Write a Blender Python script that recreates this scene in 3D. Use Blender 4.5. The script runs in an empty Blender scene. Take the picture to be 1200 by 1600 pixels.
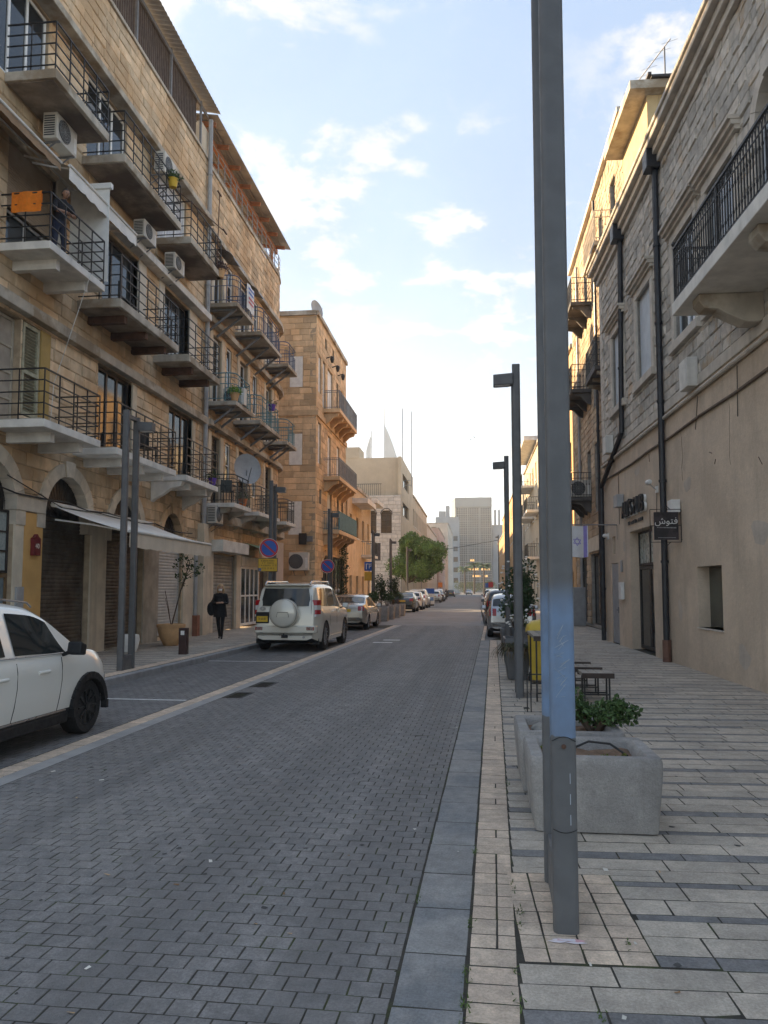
import bpy, bmesh, math, random
import numpy as np
from mathutils import Vector, Matrix
sc = bpy.context.scene
C = sc.collection
RAD = math.radians
rnd = random.Random(11)

# ------------------------------------------------------------------ camera
cd = bpy.data.cameras.new('camera'); cam = bpy.data.objects.new('camera', cd); C.objects.link(cam)
CAM = Vector((0, 0, 1.68)); PITCH = RAD(4.4); YAW = RAD(6.62)
cam.location = CAM; cam.rotation_euler = (math.pi / 2 + PITCH, 0, YAW)
cd.sensor_fit = 'VERTICAL'; cd.sensor_height = 36; cd.sensor_width = 27; cd.lens = 36 * 1220 / 1600
cd.shift_y = 26.1 / 1600; cd.clip_start = .05; cd.clip_end = 4000
sc.camera = cam

# ------------------------------------------------------------------ sun, sky, exposure
SUN_AZ, SUN_EL = RAD(58), RAD(16.5)          # azimuth to the left of the street axis (+Y)
sdir = Vector((-math.sin(SUN_AZ) * math.cos(SUN_EL), math.cos(SUN_AZ) * math.cos(SUN_EL), math.sin(SUN_EL)))
sl = bpy.data.lights.new('sun', 'SUN'); sun = bpy.data.objects.new('sun', sl); C.objects.link(sun)
sl.energy = 2.7; sl.angle = RAD(.6); sl.color = (1, .72, .42)
sun.rotation_euler = sdir.to_track_quat('Z', 'Y').to_euler(); sun.location = sdir * 60
w = bpy.data.worlds.new('World'); sc.world = w; w.use_nodes = True
nt = w.node_tree; nt.nodes.clear(); N = nt.nodes.new; L = nt.links.new
def mth(op, a=None, b=None, nt_=None, clamp=False):
    n = (nt_ or nt).nodes.new('ShaderNodeMath'); n.operation = op; n.use_clamp = clamp
    for i, v in enumerate((a, b)):
        if v is None: continue
        if isinstance(v, (int, float)): n.inputs[i].default_value = v
        else: (nt_ or nt).links.new(v, n.inputs[i])
    return n.outputs[0]
sky = N('ShaderNodeTexSky'); sky.sky_type = 'NISHITA'; sky.sun_disc = False
sky.sun_elevation = SUN_EL; sky.sun_rotation = -SUN_AZ
sky.air_density = 1.0; sky.dust_density = 1.4; sky.ozone_density = 1.6; sky.altitude = 30
tc = N('ShaderNodeTexCoord'); sep = N('ShaderNodeSeparateXYZ'); L(tc.outputs['Generated'], sep.inputs[0])
zc = mth('MAXIMUM', sep.outputs[2], .0); den = mth('ADD', zc, .10)
cx = mth('DIVIDE', sep.outputs[0], den); cy = mth('DIVIDE', sep.outputs[1], den)
cmb = N('ShaderNodeCombineXYZ'); L(cx, cmb.inputs[0]); L(cy, cmb.inputs[1])
def noise(scale, detail, rough, off, dist=0.):
    mp = N('ShaderNodeMapping'); mp.inputs['Location'].default_value = off; L(cmb.outputs[0], mp.inputs[0])
    n = N('ShaderNodeTexNoise'); n.inputs['Scale'].default_value = scale; n.inputs['Detail'].default_value = detail
    n.inputs['Roughness'].default_value = rough; n.inputs['Distortion'].default_value = dist; L(mp.outputs[0], n.inputs[0]); return n.outputs[0]
def ramp(sock, a, b, lo=0., hi=1., nt_=None):
    m = (nt_ or nt).nodes.new('ShaderNodeMapRange'); m.interpolation_type = 'SMOOTHSTEP'
    for k, v in zip(('From Min', 'From Max', 'To Min', 'To Max'), (a, b, lo, hi)): m.inputs[k].default_value = v
    (nt_ or nt).links.new(sock, m.inputs['Value']); return m.outputs[0]
puff = mth('MULTIPLY', ramp(noise(4.2, 10, .62, (3.1, 1.7, 0), .2), .495, .62), ramp(noise(1.1, 3, .5, (5.2, 8.1, 0)), .36, .55))
veil = ramp(noise(1.0, 5, .55, (7.9, 2.3, 0), .4), .3, .75, .80, .96)
mixc = N('ShaderNodeMix'); mixc.data_type = 'RGBA'; L(veil, mixc.inputs['Factor'])
mixp = N('ShaderNodeMix'); mixp.data_type = 'RGBA'; L(mth('MULTIPLY', puff, .85), mixp.inputs['Factor'])
hsv = N('ShaderNodeHueSaturation'); hsv.inputs['Saturation'].default_value = .8; hsv.inputs['Value'].default_value = 1.0; L(sky.outputs[0], hsv.inputs['Color'])
L(hsv.outputs[0], mixc.inputs['A']); 
grd = N('ShaderNodeValToRGB'); cr = grd.color_ramp; cr.interpolation = 'EASE'; L(sep.outputs[2], grd.inputs[0])      # hazy bright horizon, paler blue overhead, the same all round
K_ = ((0., (.50, .49, .45)), (.08, (.255, .27, .272)), (.20, (.112, .140, .163)), (.42, (.078, .109, .157)), (1., (.068, .100, .152)))
cr.elements[0].position, cr.elements[1].position = K_[0][0], K_[-1][0]; cr.elements[0].color, cr.elements[1].color = (*K_[0][1], 1), (*K_[-1][1], 1)
for p_, c_ in K_[1:-1]: e_ = cr.elements.new(p_); e_.color = (*c_, 1)
ten = N('ShaderNodeVectorMath'); ten.operation = 'SCALE'; ten.inputs['Scale'].default_value = 10.; L(grd.outputs[0], ten.inputs[0])
L(ten.outputs[0], mixc.inputs['B']); L(mixc.outputs['Result'], mixp.inputs['A']); mixp.inputs['B'].default_value = (1.95, 1.88, 1.75, 1)
bg = N('ShaderNodeBackground'); bg.inputs['Strength'].default_value = .10; L(mixp.outputs['Result'], bg.inputs['Color'])
wo = N('ShaderNodeOutputWorld'); L(bg.outputs[0], wo.inputs[0])
vs = sc.view_settings; vs.view_transform = 'Standard'; vs.look = 'None'; vs.gamma = 1; vs.exposure = 2.55
sc.cycles.max_bounces = 6; sc.cycles.diffuse_bounces = 5; sc.cycles.glossy_bounces = 3; sc.cycles.transmission_bounces = 4
sc.cycles.volume_bounces = 1; sc.cycles.caustics_reflective = False; sc.cycles.caustics_refractive = False
sc.cycles.use_denoising = True

# ------------------------------------------------------------------ materials
MATS = {}
def M(name, col, rough=.75, var=.14, scale=2.5, bump=0., bscale=40., metal=0., stain=0., rand=0., spec=.4, col2=None, mixscale=.8, mixlo=.45, mixhi=.6, coat=0., emit=None, trans=0., speck=0., track=0., grain=0.):
    """procedural material: mottled base colour, optional second tone, streaks, per-piece variation and fine relief"""
    if name in MATS: return MATS[name]
    m = bpy.data.materials.new(name); m.use_nodes = True; t = m.node_tree; t.nodes.clear(); n = t.nodes.new; l = t.links.new
    out = n('ShaderNodeOutputMaterial'); p = n('ShaderNodeBsdfPrincipled'); l(p.outputs[0], out.inputs[0])
    geo = n('ShaderNodeNewGeometry'); pos = geo.outputs['Position']
    def nz(s, d=4, r=.55, sx=None):
        q = n('ShaderNodeTexNoise'); q.inputs['Scale'].default_value = s; q.inputs['Detail'].default_value = d; q.inputs['Roughness'].default_value = r
        src = pos
        if sx:
            mp = n('ShaderNodeMapping'); mp.inputs['Scale'].default_value = sx; l(pos, mp.inputs[0]); src = mp.outputs[0]
        l(src, q.inputs[0]); return q.outputs[0]
    def mix(f, a, b, mode='MIX'):
        x = n('ShaderNodeMix'); x.data_type = 'RGBA'; x.blend_type = mode
        for s_, v in (('Factor', f), ('A', a), ('B', b)):
            if isinstance(v, (int, float)): x.inputs[s_].default_value = v
            elif isinstance(v, tuple): x.inputs[s_].default_value = (*v[:3], 1)
            else: l(v, x.inputs[s_])
        return x.outputs['Result']
    lo = tuple(c * (1 - var) for c in col); hi = tuple(min(1, c * (1 + var)) for c in col)
    c = mix(ramp(nz(scale), .3, .7, nt_=t), lo, hi)
    if col2: c = mix(ramp(nz(mixscale, 5, .6), mixlo, mixhi, nt_=t), c, col2)
    if rand:
        oi = n('ShaderNodeObjectInfo')
        r_ = mth('FRACT', mth('ADD', oi.outputs['Random'], geo.outputs['Random Per Island'], t), None, t)
        c = mix(1., c, mix(r_, (1 - rand,) * 3, (1 + rand * .9, 1 + rand * .75, 1 + rand * .6)), 'MULTIPLY')
    if grain:
        c = mix(1., c, mix(ramp(nz(70, 3, .7), .3, .7, nt_=t), (1 - grain,) * 3, (1 + grain,) * 3), 'MULTIPLY'); c = mix(1., c, mix(ramp(nz(14, 4, .65), .35, .65, nt_=t), (1 - grain * .6,) * 3, (1 + grain * .5,) * 3), 'MULTIPLY')
    if speck:
        c = mix(ramp(nz(180, 2, .6), .62, .72, 0, speck, nt_=t), c, tuple(x * .35 for x in col))
    if track:
        c = mix(mth('MULTIPLY', ramp(nz(1., 4, .55, (1.5, .045, 1.)), .42, .66, nt_=t), track, t), c, tuple(x * .6 for x in col)); c = mix(mth('MULTIPLY', ramp(nz(2.2, 5, .7), .63, .72, nt_=t), track * .8, t), c, tuple(x * .5 for x in col))
    if stain:
        s_ = mth('MULTIPLY', ramp(nz(1., 5, .6, (2.2, 2.2, .22)), .5, .78, nt_=t), stain, t)
        c = mix(s_, c, tuple(x * .33 for x in col))
    l(c, p.inputs['Base Color'])
    p.inputs['Roughness'].default_value = rough; p.inputs['Metallic'].default_value = metal; p.inputs['Specular IOR Level'].default_value = spec
    if rough > .25:
        l(ramp(nz(scale * 2.3, 3), .25, .75, max(.05, rough - .1), min(1, rough + .1), nt_=t), p.inputs['Roughness'])
    if coat: p.inputs['Coat Weight'].default_value = coat; p.inputs['Coat Roughness'].default_value = .06
    if trans:
        p.inputs['Transmission Weight'].default_value = trans
    if emit: p.inputs['Emission Color'].default_value = (*emit[:3], 1); p.inputs['Emission Strength'].default_value = emit[3]
    if bump:
        b = n('ShaderNodeBump'); b.inputs['Strength'].default_value = min(1, bump); b.inputs['Distance'].default_value = .012 if bump <= 1 else .012 * bump
        l(mth('ADD', nz(bscale, 6, .65), mth('MULTIPLY', nz(bscale * .22, 3), 1.2, t), t), b.inputs['Height']); l(b.outputs[0], p.inputs['Normal'])
    MATS[name] = m; return m

GLASS = M('window_glass', (.018, .022, .026), rough=.06, var=.3, spec=.5)

# ------------------------------------------------------------------ mesh collecting
class G:
    def __init__(s): s.v = []; s.f = []; s.m = []
    def add(s, vs, fs, mi=0):
        o = len(s.v); s.v += [tuple(q) for q in vs]; s.f += [tuple(i + o for i in f) for f in fs]; s.m += [mi] * len(fs); return s
    def box(s, x0, x1, y0, y1, z0, z1, mi=0):
        if x0 > x1: x0, x1 = x1, x0
        if y0 > y1: y0, y1 = y1, y0
        return s.add([(x0, y0, z0), (x1, y0, z0), (x1, y1, z0), (x0, y1, z0), (x0, y0, z1), (x1, y0, z1), (x1, y1, z1), (x0, y1, z1)],
                     [(0, 3, 2, 1), (4, 5, 6, 7), (0, 1, 5, 4), (1, 2, 6, 5), (2, 3, 7, 6), (3, 0, 4, 7)], mi)
    def bar(s, p, q, a=.02, b=None, mi=0, up=(0, 0, 1)):
        """rectangular bar from p to q"""
        p, q = Vector(p), Vector(q); d = (q - p).normalized(); u = Vector(up)
        if abs(d.dot(u)) > .98: u = Vector((1, 0, 0))
        e = d.cross(u).normalized() * (a / 2); g = e.cross(d).normalized() * ((b or a) / 2)
        return s.add([p - e - g, p + e - g, p + e + g, p - e + g, q - e - g, q + e - g, q + e + g, q - e + g],
                     [(0, 3, 2, 1), (4, 5, 6, 7), (0, 1, 5, 4), (1, 2, 6, 5), (2, 3, 7, 6), (3, 0, 4, 7)], mi)
    def tube(s, pts, r, n=6, mi=0, caps=True):
        pts = [Vector(p) for p in pts]; rs = r if isinstance(r, (list, tuple)) else [r] * len(pts); vs = []; ref = None
        for i, p in enumerate(pts):
            d = (pts[min(i + 1, len(pts) - 1)] - pts[max(i - 1, 0)]).normalized()
            if ref is None: ref = Vector((0, 0, 1)) if abs(d.z) < .9 else Vector((1, 0, 0))
            e = d.cross(ref)
            if e.length < 1e-5: e = d.orthogonal()
            e.normalize(); ref = e.cross(d).normalized(); ref, g = ref, ref
            vs += [p + (e * math.cos(2 * math.pi * k / n) + g * math.sin(2 * math.pi * k / n)) * rs[i] for k in range(n)]
        fs = [(i * n + k, i * n + (k + 1) % n, (i + 1) * n + (k + 1) % n, (i + 1) * n + k) for i in range(len(pts) - 1) for k in range(n)]
        if caps: fs += [tuple(range(n))[::-1], tuple(range((len(pts) - 1) * n, len(pts) * n))]
        return s.add(vs, fs, mi)
    def lathe(s, prof, c=(0, 0, 0), n=20, mi=0, axis='Z', sy=1.):
        vs = []
        for r, h in prof:
            for k in range(n):
                a = 2 * math.pi * k / n; x, y = r * math.cos(a), r * math.sin(a) * sy
                vs.append({'Z': (c[0] + x, c[1] + y, c[2] + h), 'X': (c[0] + h, c[1] + x, c[2] + y), 'Y': (c[0] + x, c[1] + h, c[2] + y)}[axis])
        m = len(prof); fs = [(i * n + k, i * n + (k + 1) % n, (i + 1) * n + (k + 1) % n, (i + 1) * n + k) for i in range(m - 1) for k in range(n)]
        if prof[0][0] > 1e-4: fs.append(tuple(range(n))[::-1])
        if prof[-1][0] > 1e-4: fs.append(tuple(range((m - 1) * n, m * n)))
        return s.add(vs, fs, mi)
    def prism(s, poly, ax, a, b, mi=0):
        """polygon extruded along axis ax (0,1,2) from a to b; poly in the other two axes, in order"""
        def put(p, h): q = list(p); q.insert(ax, h); return q
        n = len(poly)
        return s.add([put(p, a) for p in poly] + [put(p, b) for p in poly],
                     [tuple(range(n))[::-1], tuple(range(n, 2 * n))] + [(i, (i + 1) % n, n + (i + 1) % n, n + i) for i in range(n)], mi)
    def grid(s, rows, mi=0, closed=False):
        m = len(rows[0]); vs = [p for r in rows for p in r]
        fs = [(i * m + k, i * m + (k + 1) % m, (i + 1) * m + (k + 1) % m, (i + 1) * m + k) for i in range(len(rows) - 1) for k in range(m if closed else m - 1)]
        return s.add(vs, fs, mi)
    def xf(s, M4):
        s.v = [tuple(M4 @ Vector(v)) for v in s.v]; return s
    def mesh(s, name, mats, smooth=False, fix=False):
        me = bpy.data.meshes.new(name); me.from_pydata(s.v, [], s.f)
        for m in (mats if isinstance(mats, (list, tuple)) else [mats]): me.materials.append(m)
        if any(s.m): me.polygons.foreach_set('material_index', s.m)
        if fix:
            bm = bmesh.new(); bm.from_mesh(me); bmesh.ops.recalc_face_normals(bm, faces=bm.faces); bm.to_mesh(me); bm.free()
        if smooth: me.polygons.foreach_set('use_smooth', [True] * len(me.polygons))
        me.update(); return me
def tag(o, label=None, cat=None, group=None, kind=None):
    for k, v in (('label', label), ('category', cat), ('group', group), ('kind', kind)):
        if v: o[k] = v
    return o
def obj(name, g, mats, parent=None, loc=None, rz=0., smooth=False, bevel=0., fix=False, angle=None, **kw):
    me = g if isinstance(g, bpy.types.Mesh) else g.mesh(name, mats, smooth, fix)
    o = bpy.data.objects.new(name, me); C.objects.link(o)
    if parent: o.parent = parent
    if loc: o.location = loc
    if rz: o.rotation_euler = (0, 0, rz)
    if bevel:
        b = o.modifiers.new('bevel', 'BEVEL'); b.width = bevel; b.segments = 2; b.limit_method = 'ANGLE'; b.angle_limit = RAD(40)
    if smooth and angle is not False:
        try: me.set_sharp_from_angle(angle=RAD(angle or 40))
        except Exception: pass
    return tag(o, **kw)
def empty(name, loc=(0, 0, 0), rz=0., **kw):
    o = bpy.data.objects.new(name, None); C.objects.link(o); o.location = loc; o.rotation_euler = (0, 0, rz); o.empty_display_size = .2
    return tag(o, **kw)
def copy_tree(o, parent=None):
    c = o.copy(); C.objects.link(c); c.parent = parent
    for ch in o.children: copy_tree(ch, c)
    return c
def realize(o):
    """apply the modifiers of o"""
    bpy.context.view_layer.update()
    dg = bpy.context.evaluated_depsgraph_get(); me = bpy.data.meshes.new_from_object(o.evaluated_get(dg)); old = o.data
    o.modifiers.clear(); o.data = me; bpy.data.meshes.remove(old); return o

# ------------------------------------------------------------------ laying stones, slabs and pavers
cy_, sy_, cp_, sp_ = math.cos(YAW), math.sin(YAW), math.cos(PITCH), math.sin(PITCH)
def seen(p):
    """is a world point in the picture's frame (used only to choose which pieces become single objects)"""
    X, Y, Z = p[0], p[1], p[2] - 1.68; xc = X * cy_ + Y * sy_; f = -X * sy_ + Y * cy_; fw = f * cp_ + Z * sp_; up = -f * sp_ + Z * cp_
    return fw > .2 and abs(1220 * xc / fw) < 600 and -774 < 1220 * up / fw < 826
def piece(la, lb, t, ch, r, rough):
    """one stone: plan la x lb, thickness t, chamfer ch; rough > 0 gives a hand-dressed uneven face"""
    if not rough:
        c = ch; d = min(t * .5, ch)
        v = [(0, 0, 0), (la, 0, 0), (la, lb, 0), (0, lb, 0), (0, 0, t - d), (la, 0, t - d), (la, lb, t - d), (0, lb, t - d),
             (c, c, t), (la - c, c, t), (la - c, lb - c, t), (c, lb - c, t)]
        k = min(la, lb) * .012; j4 = [(r.uniform(-k, k), r.uniform(-k, k)) for _ in range(4)]
        v = [(a + j4[i % 4][0], b + j4[i % 4][1], h + (r.uniform(-.0012, .0012) if h else 0)) for i, (a, b, h) in enumerate(v)]
        return v, PF
    A = [0, ch * r.uniform(.7, 1.6), la - ch * r.uniform(.7, 1.6), la]; B = [0, ch * r.uniform(.7, 1.6), lb - ch * r.uniform(.7, 1.6), lb]
    v = []
    for i in range(4):
        for k in range(4):
            edge = i in (0, 3) or k in (0, 3); h = t - r.uniform(.6, 1.2) * ch if edge else t + r.uniform(-.3, 1.) * rough
            v.append((A[i] + (0 if edge else r.uniform(-.1, .1) * la * .5), B[k] + (0 if edge else r.uniform(-.1, .1) * lb * .5), h))
    ring = [0, 1, 2, 3, 7, 11, 15, 14, 13, 12, 8, 4]
    v += [(v[i][0], v[i][1], 0) for i in ring]
    return v, RF
PF = [(8, 9, 10, 11)] + [(i, (i + 1) % 4, 4 + (i + 1) % 4, 4 + i) for i in range(4)] + [(4 + i, 4 + (i + 1) % 4, 8 + (i + 1) % 4, 8 + i) for i in range(4)]
_ring = [0, 1, 2, 3, 7, 11, 15, 14, 13, 12, 8, 4]
RF = [(i * 4 + k, (i + 1) * 4 + k, (i + 1) * 4 + k + 1, i * 4 + k + 1) for i in range(3) for k in range(3)] + \
     [(_ring[i], _ring[(i + 1) % 12], 16 + (i + 1) % 12, 16 + i) for i in range(12)]
def lay(name, rects, o, ea, eb, en, t, mats, parent, Mw, gap=.008, ch=.006, rough=0., nobj=300, jit=0., seed=1):
    """rects (a0,a1,b0,b1[,material index]) in the frame o,ea,eb,en of the parent's space (Mw: parent space to world).
    The nobj that show largest become objects of their own (shared meshes), the rest one joined stuff part."""
    r = random.Random(seed); o, ea, eb, en = map(Vector, (o, ea, eb, en)); mats = mats if isinstance(mats, list) else [mats]
    info = []
    for q in rects:
        a0, a1, b0, b1 = q[:4]; mi = q[4] if len(q) > 4 else 0
        if a1 - a0 < .02 + gap or b1 - b0 < .015 + gap: continue
        cpt = Mw @ (o + ea * ((a0 + a1) / 2) + eb * ((b0 + b1) / 2)); d = (cpt - CAM); nn = (Mw.to_3x3() @ en)
        sz = (a1 - a0) * (b1 - b0) * abs(d.normalized().dot(nn)) / d.length_squared
        info.append((sz if seen(cpt) else 0, a0 + gap / 2, a1 - gap / 2, b0 + gap / 2, b1 - gap / 2, mi))
    info.sort(key=lambda q: -q[0])
    single = [q for q in info[:nobj] if q[0] > 0]; rest = info[len(single):]
    groups = {}
    for q in single: groups.setdefault((round((q[2] - q[1]) / .05), round((q[4] - q[3]) / .03), q[5]), []).append(q)
    for key, qs in groups.items():
        qs2 = [qs[i::4] for i in range(4)]
        for part in qs2:
            if not part: continue
            la = sum(q[2] - q[1] for q in part) / len(part); lb = sum(q[4] - q[3] for q in part) / len(part)
            v, f = piece(la, lb, t, ch, r, rough); g = G(); g.add([ea * a + eb * b + en * h for a, b, h in v], f)
            me = g.mesh(name, mats[key[2]])
            for q in part:
                ob = bpy.data.objects.new(name, me); C.objects.link(ob); ob.parent = parent
                ob.location = o + ea * q[1] + eb * q[3] + en * (r.uniform(-jit, jit))
                # stretch along the two axes of the face to the exact size
                S = Matrix.Identity(3)
                for e, k in ((ea, (q[2] - q[1]) / la), (eb, (q[4] - q[3]) / lb)):
                    S = S @ Matrix.Scale(k, 3, e)
                ob.matrix_local = Matrix.Translation(ob.location) @ S.to_4x4()
    if rest:
        V = []; F = []; MI = []
        for q in rest:
            v, f = piece(q[2] - q[1], q[4] - q[3], t, ch, r, rough); k = len(V); h0 = r.uniform(-jit, jit)
            for a, b, h in v:
                p = o + ea * (q[1] + a) + eb * (q[3] + b) + en * (h + h0); V.append((p.x, p.y, p.z))
            F += [tuple(i + k for i in ff) for ff in f]; MI += [q[5]] * len(f)
        me = bpy.data.meshes.new(name); me.from_pydata(V, [], F)
        for m in mats: me.materials.append(m)
        if any(MI): me.polygons.foreach_set('material_index', MI)
        ob = bpy.data.objects.new(name + '_field', me); C.objects.link(ob); ob.parent = parent; ob['kind'] = 'stuff'
def courses(a0, a1, b0, b1, hb, la, seed=1, hj=0., first=None):
    """running bond: rows of height hb, piece length la=(min,max)"""
    r = random.Random(seed); out = []; b = b0; i = 0
    while b < b1 - .01:
        h = hb * (1 + r.uniform(-hj, hj)); h = min(h, b1 - b)
        if b1 - b - h < .06: h = b1 - b
        a = a0 - r.uniform(0, la[1])
        while a < a1:
            l_ = r.uniform(*la); q0, q1 = max(a, a0), min(a + l_, a1)
            if q1 - q0 > .02: out.append((q0, q1, b, b + h))
            a += l_
        b += h; i += 1
    return out
def cut(rects, holes):
    for h in holes:
        nxt = []
        for q in rects:
            a0, a1, b0, b1 = q[:4]; x = q[4:]
            if h[0] >= a1 or h[1] <= a0 or h[2] >= b1 or h[3] <= b0: nxt.append(q); continue
            if h[2] > b0: nxt.append((a0, a1, b0, h[2], *x))
            if h[3] < b1: nxt.append((a0, a1, h[3], b1, *x))
            m0, m1 = max(b0, h[2]), min(b1, h[3])
            if h[0] > a0: nxt.append((a0, h[0], m0, m1, *x))
            if h[1] < a1: nxt.append((h[1], a1, m0, m1, *x))
        rects = nxt
    return rects
def leaves(g, c, rad, n, size, r, up=.3, flat=False, mi=0, shell=.55):
    """leaf-sized bent blades spread through an ellipsoid, denser towards its outside"""
    for _ in range(n):
        while True:
            d = Vector((r.uniform(-1, 1), r.uniform(-1, 1), r.uniform(-1, 1)))
            if shell < d.length <= 1 or (d.length <= 1 and r.random() < .3): break
        p = Vector((c[0] + d.x * rad[0], c[1] + d.y * rad[1], c[2] + d.z * rad[2]))
        a = Vector((r.gauss(0, 1), r.gauss(0, 1), r.gauss(up, .7))).normalized(); e = a.orthogonal().normalized()
        e = (Matrix.Rotation(r.uniform(0, 6.28), 3, a) @ e); s = size * r.uniform(.6, 1.35); nn = a.cross(e) * s * .18
        g.add([p, p + a * s * .5 + e * s * .28 - nn, p + a * s, p + a * s * .5 - e * s * .28 - nn, p + a * s * .5 + nn * .6], [(0, 1, 4), (1, 2, 4), (2, 3, 4), (3, 0, 4)], mi)
TXT_HOST = None
def text_mesh(body, size, mat, extrude=.004, align='CENTER'):
    cu = bpy.data.curves.new('lettering', 'FONT'); cu.body = body; cu.size = size; cu.extrude = extrude; cu.align_x = align; cu.align_y = 'CENTER'; cu.resolution_u = 3
    o = bpy.data.objects.new('lettering', cu); C.objects.link(o); bpy.context.view_layer.update()
    me = bpy.data.meshes.new_from_object(o.evaluated_get(bpy.context.evaluated_depsgraph_get())); bpy.data.objects.remove(o); bpy.data.curves.remove(cu)
    me.materials.clear(); me.materials.append(mat); return me
def lettering(parent, body, size, mat, M4, extrude=.004, sx=1.):
    me = text_mesh(body, size, mat, extrude); me.transform(M4 @ Matrix.Diagonal((sx, 1, 1, 1)))
    o = bpy.data.objects.new('lettering', me); C.objects.link(o); o.parent = parent; return o
def frame4(o, ex, ey):
    """matrix putting text (x right, y up) on a face at o"""
    ex, ey = Vector(ex).normalized(), Vector(ey).normalized(); ez = ex.cross(ey)
    return Matrix(((ex.x, ey.x, ez.x, o[0]), (ex.y, ey.y, ez.y, o[1]), (ex.z, ey.z, ez.z, o[2]), (0, 0, 0, 1)))
# ================================================================== GROUND
BR = RAD(1.335)                                   # the near carriageway runs slightly askew to the street axis
rea, reb, UP = Vector((math.cos(BR), -math.sin(BR), 0)), Vector((math.sin(BR), math.cos(BR), 0)), Vector((0, 0, 1))
def rp(a, b, z=0.): p = rea * a + reb * b; return (p.x, p.y, z)
I4 = Matrix.Identity(4)
m_mortar = M('joint_dirt', (.045, .040, .032), .95, .3, 8, bump=.5, bscale=90, col2=(.05, .06, .02), mixscale=3, mixlo=.5, mixhi=.65)
m_paver = M('road_paver', (.20, .192, .184), .72, .1, 3.5, bump=.45, bscale=140, rand=.09, col2=(.225, .213, .198), mixscale=.45, mixlo=.47, mixhi=.68, speck=.5, track=.55, grain=.2)
m_bay = M('bay_paver', (.176, .171, .168), .75, .12, 3., bump=.45, bscale=140, rand=.09, col2=(.205, .198, .19), mixscale=.5, mixlo=.47, mixhi=.68, speck=.4, track=.5, grain=.18)
m_gutter = M('gutter_slab', (.255, .25, .238), .72, .1, 5, bump=.4, bscale=160, rand=.08, speck=.45, grain=.16, col2=(.185, .192, .195), mixscale=1.1)
m_cream = M('cream_stone', (.60, .48, .365), .78, .1, 7, bump=.4, bscale=120, rand=.12, speck=.5, grain=.16, col2=(.50, .40, .31), mixscale=2.2)
m_slab = M('pale_slab', (.44, .388, .32), .76, .12, 4, bump=.4, bscale=150, rand=.13, speck=.5, grain=.17, col2=(.365, .324, .27), mixscale=.9)
m_dark = M('dark_slab', (.195, .19, .185), .74, .14, 6, bump=.4, bscale=150, rand=.12, speck=.3, grain=.18)
m_kerb = M('kerb_stone', (.28, .285, .29), .75, .14, 4, bump=.4, bscale=120, rand=.08)
m_conc = M('channel_concrete', (.33, .32, .305), .8, .12, 3, bump=.4, bscale=120)
m_paint = M('road_paint', (.62, .62, .60), .7, .15, 9, bump=.2, bscale=120)
m_earth = M('bare_ground', (.16, .15, .135), .9, .2, .4)
far_road = M('road_far', (.195, .188, .18), .75, .1, .6, bump=.6, bscale=14, col2=(.215, .21, .205), mixscale=.2)
far_pave = M('pavement_far', (.36, .35, .33), .8, .12, 1.2, bump=.4, bscale=20)

obj('ground', G().add([(-900, -300, -.3), (900, -300, -.3), (900, 1500, -.3), (-900, 1500, -.3)], [(0, 1, 2, 3)]), m_earth, kind='structure')
YN, YF = -8., 36.
# carriageway
g = G(); a0, a1 = -4.37, -.43
g.add([rp(a0, YN, -.002), rp(a1, YN, -.002), rp(a1, YF, -.002), rp(a0, YF, -.002)], [(0, 1, 2, 3)], 0)
e0, e1 = rp(-4.37, YF), rp(-.43, YF)
g.add([e0, e1, (.48, 80, 0), (.85, 150, 0), (.9, 420, 0), (-5.2, 420, 0), (-4.6, 150, 0), (-4.15, 80, 0)], [tuple(range(8))], 1)
g.box(-40, 40, 300, 330, -.1, -.006, 1)
road = obj('road', g, [m_mortar, far_road], kind='structure')
rows = []; r = random.Random(3); b = 1.6; i = 0
while b < YF:
    a = -4.19 - (.069 if i % 2 else 0) - .02
    while a < -.43:
        q0, q1 = max(a, -4.19), min(a + .138, -.435)
        if q1 - q0 > .03: rows.append((q0, q1, b, b + .123))
        a += .138
    b += .123; i += 1
drains = [(-4.17, -3.86, 11.75, 12.45), (-4.17, -3.84, 13.1, 13.85)]
rows = cut(rows, drains)
lay('paver', rows, (0, 0, -.05), rea, reb, UP, .05, m_paver, road, I4, gap=.0075, ch=.002, jit=.001, seed=4)
g = G().add([rp(-4.37, YN, .001), rp(-4.19, YN, .001), rp(-4.19, YF, .001), rp(-4.37, YF, .001)], [(0, 1, 2, 3)])
obj('drainage_channel', g, m_conc, kind='structure')
m_grate = M('cast_iron', (.05, .05, .052), .6, .2, 9, metal=.6, bump=.3, bscale=90)
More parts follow.
